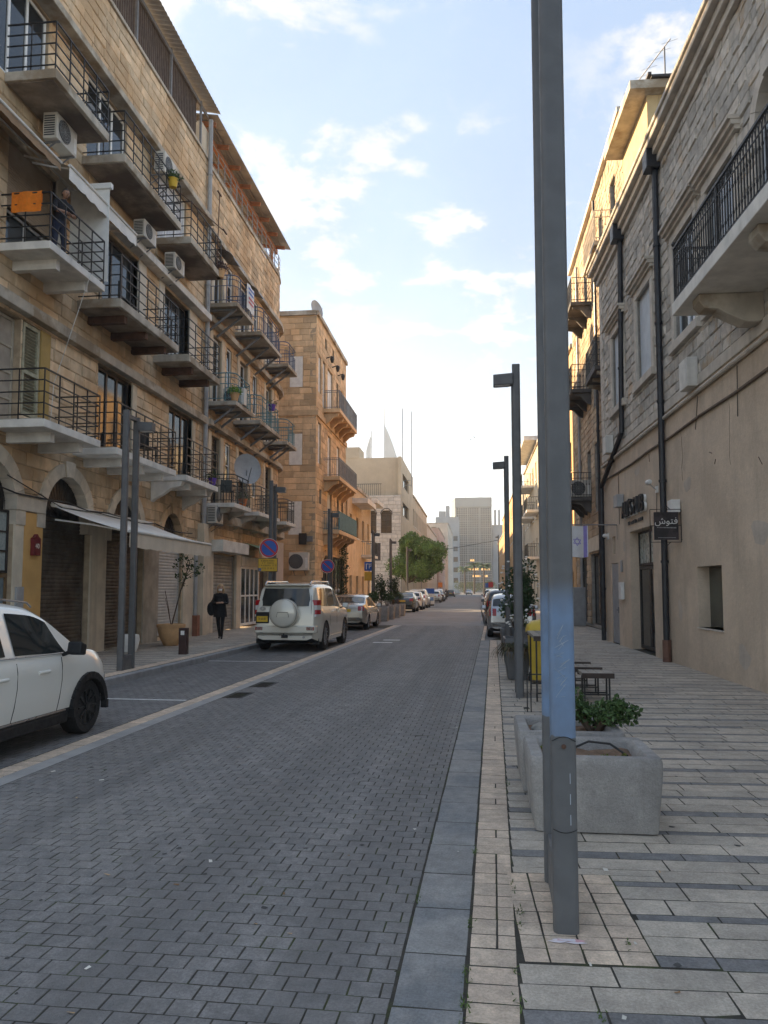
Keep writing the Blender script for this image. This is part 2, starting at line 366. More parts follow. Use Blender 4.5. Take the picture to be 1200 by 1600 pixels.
for k, (q0, q1, b0, b1) in enumerate(drains):
    g = G(); T = lambda x, y, z: rp(x, y, z)
    for x0, x1, y0, y1 in ((q0 + .01, q1 - .01, b0 + .01, b0 + .05), (q0 + .01, q1 - .01, b1 - .05, b1 - .01), (q0 + .01, q0 + .05, b0 + .05, b1 - .05), (q1 - .05, q1 - .01, b0 + .05, b1 - .05)):
        g.add([rp(x0, y0, -.012), rp(x1, y0, -.012), rp(x1, y1, -.012), rp(x0, y1, -.012), rp(x0, y0, 0), rp(x1, y0, 0), rp(x1, y1, 0), rp(x0, y1, 0)], [(4, 5, 6, 7), (0, 1, 5, 4), (1, 2, 6, 5), (2, 3, 7, 6), (3, 0, 4, 7)])
    n = 9
    for j in range(n):
        y0 = b0 + .06 + j * (b1 - b0 - .12) / n; y1 = y0 + .028
        g.add([rp(q0 + .05, y0, -.002), rp(q1 - .05, y0, -.002), rp(q1 - .05, y1, -.002), rp(q0 + .05, y1, -.002), rp(q0 + .05, y0, -.012), rp(q1 - .05, y0, -.012)], [(0, 1, 2, 3), (4, 5, 1, 0)])
    obj('drain_grate', g, m_grate, label=('iron drain grate in the road, the nearer of the two by the cream line' if k == 0 else 'iron drain grate in the road, the farther of the two by the cream line'), cat='drain grate', group='road drains') if False else \
        tag(obj('drain_grate', g, m_grate), ('iron drain grate in the road, the nearer of two beside the pale edging' if k == 0 else 'iron drain grate in the road, the farther of two beside the pale edging'), 'drain grate', 'road drains')
# edging of cream stones on the left, parking bay, kerb, left pavement
r = random.Random(9)
def edging(name, a0, a1, b0, b1, step, mat, base=-.002, t=.05, z=0., seed=5, nobj=300, jit=.0005, gap=.0105, ch=.002, lab=None):
    g = G().add([rp(a0, b0, base), rp(a1, b0, base), rp(a1, b1, base), rp(a0, b1, base)], [(0, 1, 2, 3)])
    s = obj(name, g, m_mortar, kind='structure'); q = []; b = b0; rr = random.Random(seed)
    while b < b1: h = step * rr.uniform(.93, 1.07); q.append((a0, a1, b, min(b + h, b1))); b += h
    lay({'edging': 'stone', 'gutter': 'slab', 'kerb': 'kerbstone'}[name], q, (0, 0, z - t), rea, reb, UP, t, mat, s, I4, gap=gap, ch=ch, jit=jit, nobj=nobj, seed=seed)
    return s
edging('edging', -4.58, -4.372, 3., YF, .20, m_cream, seed=5)
edging('gutter', -.43, -.135, 1.2, 25.9, .51, m_gutter, seed=6, ch=.003, jit=.0008)
edging('gutter', -.43, -.30, 25.9, YF, .51, m_cream, seed=7, ch=.003, jit=.0008, nobj=60)
g = G().add([rp(-6.64, YN, -.002), rp(-4.58, YN, -.002), rp(-4.58, YF, -.002), rp(-6.64, YF, -.002)], [(0, 1, 2, 3)])
g.add([rp(-6.64, YF), rp(-4.37, YF), (-4.15, 80, -.004), (-4.6, 150, -.004), (-6.4, 150, -.004), (-6.2, 80, -.004)], [tuple(range(6))], 1)
bay = obj('parking_bay', g, [m_mortar, far_road], kind='structure')
rows = []; b = 6.; i = 0
while b < 33:
    a = -6.64 - (.069 if i % 2 else 0)
    while a < -4.59:
        q0, q1 = max(a, -6.64), min(a + .138, -4.585)
        if q1 - q0 > .03: rows.append((q0, q1, b, b + .123))
        a += .138
    b += .123; i += 1
lay('paver', rows, (0, 0, -.05), rea, reb, UP, .05, m_bay, bay, I4, gap=.010, ch=.002, jit=.001, seed=14)
for b, k in ((11.35, 0), (17.6, 1), (25.4, 2)):
    g = G(); 
    g.add([rp(-6.6, b, .006), rp(-4.6, b, .006), rp(-4.6, b + .09, .006), rp(-6.6, b + .09, .006)], [(0, 1, 2, 3)])
    tag(obj('painted_line', g, m_paint, parent=bay))
for x0, x1, y in ((-3.75, -3.15, 24.2), (-3.6, -3.05, 25.4)):
    tag(obj('painted_line', G().add([rp(x0, y, .006), rp(x1, y, .006), rp(x1, y + .35, .006), rp(x0, y + .35, .006)], [(0, 1, 2, 3)]), m_paint, parent=road))
edging('kerb', -6.80, -6.64, 8.0, YF + 8, .8, m_kerb, base=-.02, t=.17, z=.12, seed=8, ch=.015, jit=.0008)
g = G().add([(-11, -8, .118), rp(-6.80, -8, .118), rp(-6.80, 44, .118), (-11, 44, .118)], [(0, 1, 2, 3)])
g.add([rp(-6.8, -8, .118), rp(-6.8, 44, .118), rp(-6.8, 44, -.3), rp(-6.8, -8, -.3)], [(0, 1, 2, 3)])
g.add([(-16, 44, .10), (-5.95, 44, .10), (-6.2, 80, .10), (-6.4, 150, .10), (-7, 300, .10), (-16, 300, .10)], [tuple(range(6))], 1)
g.add([(-5.95, 44, .10), (-6.2, 80, .10), (-6.4, 150, .10), (-6.4, 150, -.3), (-6.2, 80, -.3), (-5.95, 44, -.3)], [(0, 1, 4, 5), (1, 2, 3, 4)], 1)
lpave = obj('pavement', g, [m_mortar, far_pave], kind='structure')
def slab_rows(left, right, b0, b1, seed):
    r = random.Random(seed); out = []; b = b0; i = 0
    while b < b1:
        k = i % 3; h = (.075 if r.random() < .7 else .125) if k == 0 else r.uniform(.18, .205); mi = 1 if k == 0 else 0
        x0, x1 = left(b + h / 2), right(b + h / 2); a = x0; first = True
        while a < x1:
            l_ = r.uniform(.3, .42) if mi else r.uniform(.46, .58)
            if first: l_ *= r.uniform(.35, 1.); first = False
            q1 = min(a + l_, x1)
            if x1 - q1 < .12: q1 = x1
            out.append((a, q1, b, b + h, mi if r.random() > .03 else 0)); a = q1 if q1 >= x1 else a + l_
        b += h; i += 1
    return out
kx = lambda Y, a: a * math.cos(BR) + (Y + a * math.sin(BR)) / math.cos(BR) * math.sin(BR)      # X of the line road-a at world Y
q = slab_rows(lambda Y: -9.5, lambda Y: kx(Y, -7.1), 9., 40., 21)
q += [(kx(b_, -7.09), kx(b_, -6.81), b_, b_ + .3, 2) for b_ in np.arange(9, 40, .3)]
lay('slab', q, (0, 0, .07), (1, 0, 0), (0, 1, 0), UP, .05, [m_slab, m_dark, m_cream], lpave, I4, gap=.011, ch=.002, jit=.001, seed=22)
# right-hand pavement, flush with the carriageway
AR = RAD(-1.8); sea, seb = Vector((math.cos(AR), -math.sin(AR), 0)), Vector((math.sin(AR), math.cos(AR), 0)); RO = Vector((5.078, .01, 0))
def sp(a, b, z=0.): p = RO + sea * a + seb * b; return (p.x, p.y, z)
def edge_a(b):
    """a (in the right building's frame) of the pavement's street edge at distance b"""
    lo = rp(.095, 0); d = reb; n_ = Vector((-d.y, d.x, 0)); p = RO + seb * b - Vector(lo); return -(p.dot(n_)) / sea.dot(n_)
g = G().add([rp(-.135, -8, -.002), sp(1.5, -8, -.002), sp(1.5, 46, -.002), rp(-.135, 26, -.002)], [(0, 1, 2, 3)])
g.add([(2.35, 44, .0), (16, 44, .0), (16, 300, .0), (3.2, 300, .0)], [(0, 1, 2, 3)], 1)
rpave = obj('pavement', g, [m_mortar, far_pave], kind='structure')
g = G().add([rp(-.29, 26, -.006), rp(2.0, 26, -.006), (2.45, 46, -.006), (3.2, 300, -.006), (.9, 300, -.006), (.5, 80, -.006), rp(-.29, 36, -.006)], [tuple(range(7))])
obj('parking_bay', g, m_bay, kind='structure')
q = slab_rows(edge_a, lambda b: .02 if b < 26.2 else 1.1, 1.5, 45., 31)
pole_pad = [edge_a(4.3), edge_a(4.3) + .60, 3.86, 4.98]
q = cut(q, [tuple(pole_pad), (-9, -2.75 , 26.2, 46)])
# cream pad round the lamp post
pad = []; r = random.Random(2); b = pole_pad[2]
while b < pole_pad[3] - .02:
    h = min(.14, pole_pad[3] - b); a = pole_pad[0]
    for l_ in (.12, .16, .16, .16): pad.append((a, a + l_, b, b + h, 2)); a += l_
    b += h
lay('slab', q + pad, (RO.x, RO.y, -.05), sea, seb, UP, .05, [m_slab, m_dark, m_cream], rpave, I4, gap=.0095, ch=.002, jit=.001, seed=32)
q = []; b = 1.2; r = random.Random(8)
while b < 26:
    h = .165 * r.uniform(.85, 1.1)
    if 3.9 < b < 5.0 or r.random() < .12: q += [(-.13, .0, b, b + h), (.0, .092, b, b + h)]
    else: q.append((-.13, .092, b, b + h))
    b += h
lay('stone', q, (0, 0, -.05), rea, reb, UP, .05, m_cream, rpave, I4, gap=.0105, ch=.002, jit=.001, seed=33, nobj=150)
# weeds in the joints
m_weed = M('weed', (.07, .11, .025), .8, .3, 20)
g = G(); r = random.Random(5)
for a, b, n in ((-.135, 3.3, 26), (-.135, 3.55, 20), (-.135, 5.2, 14), (-.43, 4.35, 12), (.09, 3.35, 12), (.12, 4.1, 12), (.12, 4.3, 16), (-.13, 3.05, 22), (.085, 3.6, 10), (.1, 7.0, 10), (.62, 3.95, 9), (.095, 4.6, 14), (.4, 3.3, 8), (.45, 3.05, 8), (-.13, 4.1, 12)):
    for _ in range(n):
        p = Vector(rp(a + r.gauss(0, .012), b + r.gauss(0, .045), 0)); d = Vector((r.gauss(0, 1), r.gauss(0, 1), r.uniform(.3, 1.2))).normalized() * r.uniform(.012, .035); e = Vector((-d.y, d.x, 0)).normalized() * .004
        g.add([p - e, p + e, p + d], [(0, 1, 2)])
obj('weeds', g, m_weed, kind='stuff', label='small green weeds growing in the paving joints')
# ================================================================== BUILDINGS
m_stone = M('sandstone', (.69, .54, .365), .85, .14, 3., bump=1., bscale=34, rand=.19, stain=.42, col2=(.57, .40, .235), mixscale=.55)
m_stone2 = M('sandstone_old', (.62, .475, .315), .86, .16, 2.5, bump=1., bscale=34, rand=.28, stain=.5, col2=(.52, .355, .205), mixscale=.5)
m_stone3 = M('sandstone_warm', (.62, .46, .29), .86, .12, 2.5, bump=.9, bscale=40, rand=.26, stain=.35, col2=(.56, .395, .23), mixscale=.4)
m_grey = M('limestone_rough', (.50, .47, .42), .88, .16, 5., bump=1., bscale=26, rand=.24, stain=.15, col2=(.50, .40, .29), mixscale=1.6, mixlo=.55, mixhi=.68)
m_white = M('white_limestone', (.56, .53, .48), .85, .1, 3, bump=.6, bscale=30, rand=.12)
m_lime = M('stone_mortar', (.40, .31, .21), .95, .18, 5, bump=.6, bscale=60, stain=.3)
m_limeg = M('grey_mortar', (.32, .30, .27), .95, .16, 5, bump=.6, bscale=60)
m_cem = M('cream_render', (.62, .54, .42), .85, .12, 2, bump=.35, bscale=60, stain=.4)
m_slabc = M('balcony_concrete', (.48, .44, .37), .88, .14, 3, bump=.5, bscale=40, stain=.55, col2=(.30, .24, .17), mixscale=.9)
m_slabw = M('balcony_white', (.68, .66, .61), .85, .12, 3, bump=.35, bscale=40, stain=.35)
m_darkconc = M('dark_concrete', (.30, .25, .20), .9, .25, 2, bump=.5, bscale=30, stain=.5, col2=(.12, .095, .08), mixscale=.7, mixlo=.4, mixhi=.62)  # darker blotched concrete for the undersides of some balconies
m_rust = M('rusty_beam', (.10, .055, .038), .85, .3, 6, bump=.4, bscale=60)
m_iron = M('black_iron', (.018, .018, .019), .5, .2, 12, spec=.4)
m_grey_metal = M('grey_metal', (.20, .205, .215), .55, .12, 6, metal=.3)
m_zinc = M('zinc_sheet', (.36, .37, .38), .5, .14, 2, metal=.5, stain=.25)
m_shut = M('brown_shutter', (.085, .068, .052), .6, .2, 3, metal=.3, stain=.4, col2=(.15, .125, .10), mixscale=1.1)
m_shutw = M('pale_shutter', (.52, .52, .50), .6, .1, 3, metal=.1, stain=.3)
m_shutg = M('grey_shutter', (.30, .295, .27), .6, .14, 3, metal=.2, stain=.4)
m_frame_w = M('white_frame', (.72, .72, .70), .5, .08, 5)
m_frame_d = M('dark_frame', (.035, .03, .028), .5, .2, 8)
m_orange = M('ochre_paint', (.60, .355, .125), .8, .08, 2, bump=.2, bscale=60, stain=.15)
m_cream = M('cream_stone', (.44, .375, .305))
m_archs = M('arch_stone', (.60, .53, .43), .85, .12, 4, bump=.4, bscale=50, rand=.12, stain=.25)
m_wood = M('pergola_wood', (.30, .125, .055), .7, .2, 6, bump=.3, bscale=60)
m_pvc = M('pvc_pipe', (.34, .345, .35), .5, .1, 4, stain=.2)
m_curtain = M('pale_curtain', (.50, .52, .55), .7, .2, 6)
m_green_wood = M('faded_louvre', (.36, .35, .25), .75, .2, 6, stain=.3)
m_blind = M('tan_blind', (.36, .27, .19), .7, .1, 3)
m_tealiron = M('teal_rail', (.07, .20, .24), .5, .15, 8)
m_navy = M('navy_rail', (.06, .09, .17), .5, .15, 8)
m_darkiron = M('grey_green_rail', (.045, .055, .055), .55, .2, 8)

class Bld:
    def __init__(s, name, loc, rz, side, uo, label, group=None):
        s.s = side; s.uo = uo; s.root = empty(name, loc, rz, label=label, cat='building', group=group)
        s.Mw = Matrix.Translation(loc) @ Matrix.Rotation(rz, 4, 'Z')
    def P(s, w, u, v): return (s.s * w, u - s.uo, v)
    def bx(s, g, w0, w1, u0, u1, v0, v1, mi=0): return g.box(s.s * w0, s.s * w1, u0 - s.uo, u1 - s.uo, v0, v1, mi)
    def part(s, name, g, mats, parent=None, **kw): return obj(name, g, mats, parent=parent or s.root, **kw)
    def wall(s, u0, u1, v0, v1, holes, mat, w0=-.35, w1=-.018, name='wall', parent=None):
        g = G()
        for q in cut([(u0, u1, v0, v1)], holes): s.bx(g, w0, w1, *q)
        return s.part(name, g, mat, parent)
    def stones(s, parent, u0, u1, v0, v1, holes, mat, hb=.29, la=(.34, .72), t=.06, rough=.014, ch=.014, nobj=300, gap=.014, seed=1, name='stone', hj=.05, jit=.004):
        lay(name, cut(courses(u0, u1, v0, v1, hb, la, seed, hj), holes), s.P(-t, 0, 0), (0, 1, 0), (0, 0, 1), (s.s, 0, 0), t, mat, parent, s.Mw, gap=gap, ch=ch, rough=rough, nobj=nobj, jit=jit, seed=seed)
    def body(s, u0, u1, v1, depth, mat, roof=None, ends=(True, True)):
        g = G()
        if ends[0]: s.bx(g, -depth, -.36, u0, u0 + .3, 0, v1)
        if ends[1]: s.bx(g, -depth, -.36, u1 - .3, u1, 0, v1)
        s.bx(g, -depth - .3, -depth - .01, u0, u1, 0, v1)
        s.part('wall', g, mat); g = G(); s.bx(g, -depth, -.352, u0 + .31, u1 - .31, v1 - .45, v1 - .25)
        s.part('roof', g, roof or mat)
    def window(s, u0, u1, v0, v1, w=-.2, nx=2, ny=1, fm=None, pm=None, fw=.055, name='window', panes=True):
        fm = fm or m_frame_w; pm = pm or GLASS; g = G(); d = .05
        s.bx(g, w, w + d, u0, u1, v0, v0 + fw); s.bx(g, w, w + d, u0, u1, v1 - fw, v1)
        s.bx(g, w, w + d, u0, u0 + fw, v0 + fw, v1 - fw); s.bx(g, w, w + d, u1 - fw, u1, v0 + fw, v1 - fw)
        us = [u0 + fw + (u1 - u0 - 2 * fw) * k / nx for k in range(nx + 1)]; vs_ = [v0 + fw + (v1 - v0 - 2 * fw) * k / ny for k in range(ny + 1)]
        for k in us[1:-1]: s.bx(g, w + .002, w + d - .002, k - fw / 2, k + fw / 2, v0 + fw, v1 - fw)
        for k in vs_[1:-1]: s.bx(g, w + .004, w + d - .004, u0 + fw, u1 - fw, k - fw * .35, k + fw * .35)
        f = s.part(name, g, fm)
        if panes:
            for i in range(nx):
                for j in range(ny):
                    g = G(); s.bx(g, w + .014, w + .022, us[i], us[i + 1], vs_[j], vs_[j + 1]); s.part('pane', g, pm, f)
        return f
    def shutter(s, u0, u1, v0, v1, w, mat, pitch=.09, name='roller_shutter', amp=.018):
        rows = []; n = int((v1 - v0) / pitch)
        for k in range(n):
            for q, x in ((0, 0), (.12, amp * .7), (.45, amp), (.8, amp * .7), (.93, 0)):
                v = v0 + (k + q) * (v1 - v0) / n; rows.append([s.P(w + x, u0, v), s.P(w + x, u1, v)])
        rows.append([s.P(w, u0, v1), s.P(w, u1, v1)])
        g = G().grid(rows); s.bx(g, w - .03, w + .03, u0, u0 + .04, v0, v1); s.bx(g, w - .03, w + .03, u1 - .04, u1, v0, v1); s.bx(g, w - .01, w + .035, u0 + .04, u1 - .04, v0 - .0, v0 + .07)
        return s.part(name, g, mat)
    def arch(s, uc, sp_, ri, ro, mat, w=.05, n=9, imp=.3, pointed=0., rseed=1):
        """ring of voussoirs with imposts; returns the opening's steps for cutting"""
        rr = random.Random(rseed); g = G()
        s.bx(g, -.25, w - .004, uc - ri, uc - ro - .02, sp_ - imp, sp_); a = s.part('arch', g, mat)
        g = G(); s.bx(g, -.25, w - .004, uc + ri, uc + ro + .02, sp_ - imp, sp_); s.part('impost', g, mat, a)
        pt = lambda r, t: (uc - r * math.cos(t), sp_ + r * math.sin(t) * (1 + pointed))
        for k in range(n):
            t0, t1 = math.pi * k / n + .006, math.pi * (k + 1) / n - .006; pr = w + rr.uniform(-.006, .008) + (.03 if k == n // 2 else 0); g = G(); m = 3
            ins = [pt(ri, t0 + (t1 - t0) * i / m) for i in range(m + 1)]; outs = [pt(ro + (.06 if k == n // 2 else 0), t0 + (t1 - t0) * i / m) for i in range(m + 1)]
            V = [s.P(ww, *p) for ww in (-.25, pr) for p in ins + outs]; h = 2 * (m + 1); F = []
            for i in range(m):
                for o_ in (0, h): F.append((o_ + i, o_ + i + 1, o_ + m + 1 + i + 1, o_ + m + 1 + i))
                F.append((i, i + 1, h + i + 1, h + i)); F.append((m + 1 + i, m + 2 + i, h + m + 2 + i, h + m + 1 + i))
            F += [(0, m + 1, h + m + 1, h), (m, 2 * m + 1, h + 2 * m + 1, h + m)]
            g.add(V, F); s.part('voussoir', g, mat, a)
        ho = []; rm = (ri + ro) / 2
        for k in range(7):
            z0, z1 = rm * k / 7, rm * (k + 1) / 7; x = math.sqrt(max(0, rm * rm - z1 * z1))
            if x > .05: ho.append((uc - x, uc + x, sp_ + z0 * (1 + pointed), sp_ + z1 * (1 + pointed)))
        ho.append((uc - rm, uc + rm, sp_ - imp, sp_)); return ho
    def fanlight(s, uc, sp_, r, w=-.22, pointed=0.):
        g = G(); n = 16; pts = [(uc - r * math.cos(math.pi * k / n), sp_ + r * math.sin(math.pi * k / n) * (1 + pointed)) for k in range(n + 1)]
        g.add([s.P(w, *p) for p in pts] + [s.P(w, uc, sp_)], [(i, i + 1, n + 1) for i in range(n)])
        f = s.part('fanlight', g, M('dark_fanlight', (.025, .022, .02), .4, .3, 8)); g = G()
        for k in range(1, 16): t = math.pi * k / 16; g.bar(s.P(w + .04, uc, sp_), s.P(w + .04, uc - r * .97 * math.cos(t), sp_ + r * .97 * math.sin(t) * (1 + pointed)), .012)
        for q in (.45, .95): g.tube([s.P(w + .04, uc - r * q * math.cos(math.pi * k / 12), sp_ + r * q * math.sin(math.pi * k / 12) * (1 + pointed)) for k in range(13)], .008, 4)
        s.part('grille', g, m_iron, f)
    def balcony(s, u0, u1, v, d=1.1, th=.17, mat=None, rail=None, brackets=(), bmat=None, under=None):
        g = G(); s.bx(g, 0.0, d, u0, u1, v - th, v)
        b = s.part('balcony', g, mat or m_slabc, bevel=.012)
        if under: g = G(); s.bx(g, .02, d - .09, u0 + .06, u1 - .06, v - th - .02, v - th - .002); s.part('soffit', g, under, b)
        for q in brackets:
            g = G(); s.bx(g, 0, d * .86, q - .08, q + .08, v - th - .2, v - th - .021 if under else v - th); s.part('beam', g, bmat or m_rust, b)
        return b
    def rail_bars(s, b, u0, u1, v, d=1.07, h=1.02, nb=5, step=.5, mat=None, ext=.0, t=.022, first=.09):
        """plain railing of horizontal bars on thin posts round three sides"""
        g = G(); path = [(.02, u0), (d, u0), (d, u1), (.02, u1)]
        for k in range(nb):
            z = v + first + (h - first) * k / (nb - 1); tt = t * (1.25 if k == nb - 1 else 1)
            for i in range(3):
                p, q = path[i], path[i + 1]
                if i == 1: q = (q[0], q[1] + ext)
                g.bar(s.P(p[0], p[1], z), s.P(q[0], q[1], z), tt)
        for i in range(3):
            p, q = path[i], path[i + 1]; n = max(1, round(math.hypot(q[0] - p[0], q[1] - p[1]) / step))
            for k in range(n + (1 if i == 2 else 0)):
                f = k / n; a, c = p[0] + (q[0] - p[0]) * f, p[1] + (q[1] - p[1]) * f
                if a < .05: continue
                g.bar(s.P(a, c, v), s.P(a, c, v + h), t)
        return s.part('railing', g, mat or m_iron, b)
    def rail_round(s, b, u0, u1, v, d=1.05, h=1.0, mat=None, step=.11, hs=(.1, .62, .85, 1.0), rc=.28, bow=0.):
        g = G(); path = [(.02, u0)]
        path += [(d - rc + rc * math.sin(t), u0 + rc - rc * math.cos(t)) for t in np.linspace(0, math.pi / 2, 6)]
        path += [(d - rc + rc * math.cos(t), u1 - rc + rc * math.sin(t)) for t in np.linspace(0, math.pi / 2, 6)] + [(.02, u1)]
        for k in hs: g.tube([s.P(a, c, v + k) for a, c in path], .022 if k == hs[-1] else .014, 5)
        L_ = [0]
        for i in range(1, len(path)): L_.append(L_[-1] + math.dist(path[i], path[i - 1]))
        n = int(L_[-1] / step)
        for k in range(1, n):
            x = L_[-1] * k / n; a = np.interp(x, L_, [p[0] for p in path]); c = np.interp(x, L_, [p[1] for p in path])
            g.bar(s.P(a, c, v + (.0 if k % 6 == 0 else hs[0])), s.P(a, c, v + (hs[-1] if k % 6 == 0 else hs[1])), .026 if k % 6 == 0 else .012)
        return s.part('railing', g, mat or m_navy, b)
    def struts(s, b, us, v, d=.95, drop=.75, mat=None):
        for q in us:
            g = G(); g.bar(s.P(0, q, v - drop), s.P(d, q, v - .04), .07); g.bar(s.P(0, q, v - .04), s.P(d + .03, q, v - .04), .07); s.part('strut', g, mat or m_grey_metal, b)
    def ledge(s, u0, u1, v0, v1, w, mat, name='ledge'):
        g = G(); s.bx(g, -.02, w, u0, u1, v0, v1); return s.part(name, g, mat, bevel=.015)
    def pipe(s, pts, r, mat, n=8, name='drainpipe', clips=True):
        g = G(); g.tube([s.P(*p) for p in pts], r, n)
        if clips:
            for a, b in zip(pts[:-1], pts[1:]):
                k = int(math.dist(a, b) / 2.2)
                for i in range(1, k + 1):
                    f = i / (k + 1); q = [a[j] + (b[j] - a[j]) * f for j in range(3)]; g.tube([s.P(q[0], q[1], q[2] - .03), s.P(q[0], q[1], q[2] + .03)], r * 1.25, n)
        return s.part(name, g, mat, smooth=True)

# ------------------------------------------------------------------ B1: tall stone house with black railings
B = B1 = Bld('stone_apartment_house', (-9.35, 9, 0), 0, 1, 9, 'tall sandstone apartment house with black bar balconies over arched shuttered shops', 'apartment houses on the shaded side')
fan = []
holes = [(13.0, 14.93, .12, 3.3), (15.97, 18.15, .12, 3.3), (18.98, 21.25, .12, 3.22), (22.32, 24.2, .25, 3.05),
         (12.9, 14.95, 4.95, 7.3), (15.0, 15.66, 5.3, 7.3), (18.3, 20.25, 4.95, 7.36), (22.9, 24.85, 4.95, 7.36),
         (14.3, 16.1, 8.5, 10.9), (18.4, 20.45, 8.5, 10.9), (22.3, 24.4, 8.5, 10.9), (13.5, 15.6, 12.1, 14.4), (17.4, 19.55, 12.1, 14.4), (21.7, 24.0, 12.1, 14.4)]
ah = []
for k, (uc, sp_h, ri, ro, pt) in enumerate(((13.98, 3.3, .95, 1.27, 0), (16.98, 3.3, .95, 1.25, 0), (20.1, 3.22, .93, 1.2, 0), (23.3, 3.1, .82, 1.05, .12))):
    ah += B.arch(uc, sp_h, ri, ro, m_archs if k < 3 else m_stone2, pointed=pt, rseed=k, n=9); B.fanlight(uc, sp_h, ri, pointed=pt)
wl = B.wall(9, 26, 0, 16.95, holes + ah, m_lime)
soli = holes + ah + [(15.25, 15.97, .1, 3.3), (18.15, 18.98, .1, 3.3), (21.25, 22.32, .1, 3.2), (14.93, 15.25, .1, 3.3)]
B.stones(wl, 13.2, 26, 4.75, 16.95, soli, m_stone, seed=41, hb=.285, la=(.36, .78))
B.stones(wl, 13.2, 26, .1, 4.75, soli, m_stone2, seed=42, nobj=90, hb=.3)
B.stones(wl, 9, 13.2, .1, 16.95, soli, m_stone, seed=43, nobj=0, name='stone')
B.body(9, 26, 16.95, 11, m_lime)
g = G(); B.bx(g, -.34, .03, 15.26, 15.96, .12, 3.28); B.part('pillar', g, m_orange)
g = G(); B.bx(g, -.34, .025, 14.94, 15.25, .12, 3.28); B.part('pillar', g, m_cem)
g = G(); B.bx(g, -.3, .07, 14.9, 16.0, 3.3, 3.62); B.part('impost', g, m_archs, bevel=.01)
g = G(); B.bx(g, -.34, .02, 18.16, 18.97, .12, 3.28); B.part('pillar', g, m_cem)
g = G(); B.bx(g, -.34, .02, 21.26, 22.31, .12, 3.2); B.part('pillar', g, M('stained_render', (.42, .37, .30), .9, .2, 2, bump=.4, bscale=40, stain=.6))
g = G(); B.bx(g, -.34, .05, 24.22, 25.3, .12, 3.1); B.part('pillar', g, m_cem)
g = G(); B.bx(g, -.02, .24, 25.55, 25.98, .12, 3.9); B.part('pillar', g, m_cem)
B.shutter(15.98, 18.14, .14, 3.28, -.18, m_shut); B.shutter(18.99, 21.24, .14, 3.2, -.18, m_shut); B.shutter(22.34, 24.18, .28, 3.03, -.12, m_shutw)
for u0, u1 in ((15.97, 18.15), (18.98, 21.25), (22.32, 24.2)):
    g = G(); B.bx(g, -.3, .06, u0, u1, .0, .139); B.part('door_step', g, m_slabc)
# near doorway: glazed grid over a panelled door
B.window(13.05, 14.92, 2.0, 3.28, w=-.15, nx=4, ny=3, fm=m_frame_d, pm=M('frosted_block', (.30, .34, .33), .3, .1, 8), fw=.05)
B.window(13.05, 14.92, .14, 1.98, w=-.15, nx=5, ny=1, fm=M('varnished_frame', (.16, .10, .05), .5, .2, 6), pm=M('bluegrey_panel', (.16, .20, .22), .4, .15, 5), fw=.075, name='door')
# first floor
B.window(12.92, 14.93, 4.97, 7.28, w=-.2, nx=2, ny=4, fm=M('worn_beige', (.42, .37, .29), .8, .12, 4, stain=.3), pm=M('worn_panel', (.36, .31, .25), .8, .14, 3, stain=.35), fw=.06)
g = G(); B.bx(g, -.06, .0, 15.02, 15.09, 5.32, 7.28); B.bx(g, -.06, .0, 15.57, 15.64, 5.32, 7.28)
for v in (5.32, 6.2, 7.2): B.bx(g, -.058, -.002, 15.09, 15.57, v, v + .08)
for k in range(26):
    v = 5.42 + k * .069
    if 6.16 < v < 6.3: continue
    g.bar(B.P(-.05, 15.09, v), B.P(-.05, 15.57, v), .012, .055, up=(.8, 0, .6))
B.part('louvred_shutter', g, m_green_wood)
g = G(); B.bx(g, -.3, .02, 15.67, 16.05, 4.9, 7.3); B.part('yellow_panel', g, M('mustard_render', (.42, .29, .10), .85, .15, 2, stain=.5))
for u0, u1 in ((18.3, 20.25), (22.9, 24.85)):
    B.window(u0 + .02, u1 - .02, 4.97, 7.34, w=-.16, nx=3, ny=1, fm=m_frame_d, fw=.09)
    g = G(); B.bx(g, -.3, .025, u1 + .0, u1 + .28, 4.9, 7.3); B.part('jamb', g, m_cem)
B.ledge(9, 26, 7.38, 7.62, .2, m_slabc)
# second floor
B.shutter(14.32, 16.08, 9.5, 10.88, -.1, m_blind, pitch=.055, amp=.01, name='roller_blind'); B.window(14.32, 16.08, 8.5, 9.5, w=-.22, nx=2, fm=m_frame_w)
B.window(18.42, 20.43, 8.52, 10.88, w=-.18, nx=3, fm=m_frame_d, fw=.07); B.window(22.32, 24.38, 8.52, 10.88, w=-.18, nx=3, fm=m_frame_d, fw=.07)
for u0, u1 in ((16.1, 16.5), (20.45, 20.95), (21.9, 22.3), (24.4, 25.1)):
    g = G(); B.bx(g, -.3, .03, u0, u1, 8.5, 10.95); B.part('jamb', g, M('cream_white_render', (.62, .57, .48), .85, .08, 2, stain=.2))
B.ledge(16.2, 25.75, 10.98, 11.2, .32, m_slabw)
# third floor
for u0, u1 in ((13.5, 15.6), (17.4, 19.55), (21.7, 24.0)):
    B.window(u0 + .02, u1 - .02, 12.12, 14.38, w=-.12, nx=3, ny=1, fm=m_frame_w, pm=GLASS if u0 < 20 else m_curtain, fw=.075)
B.ledge(13.3, 25.75, 14.42, 14.6, .38, m_slabc)
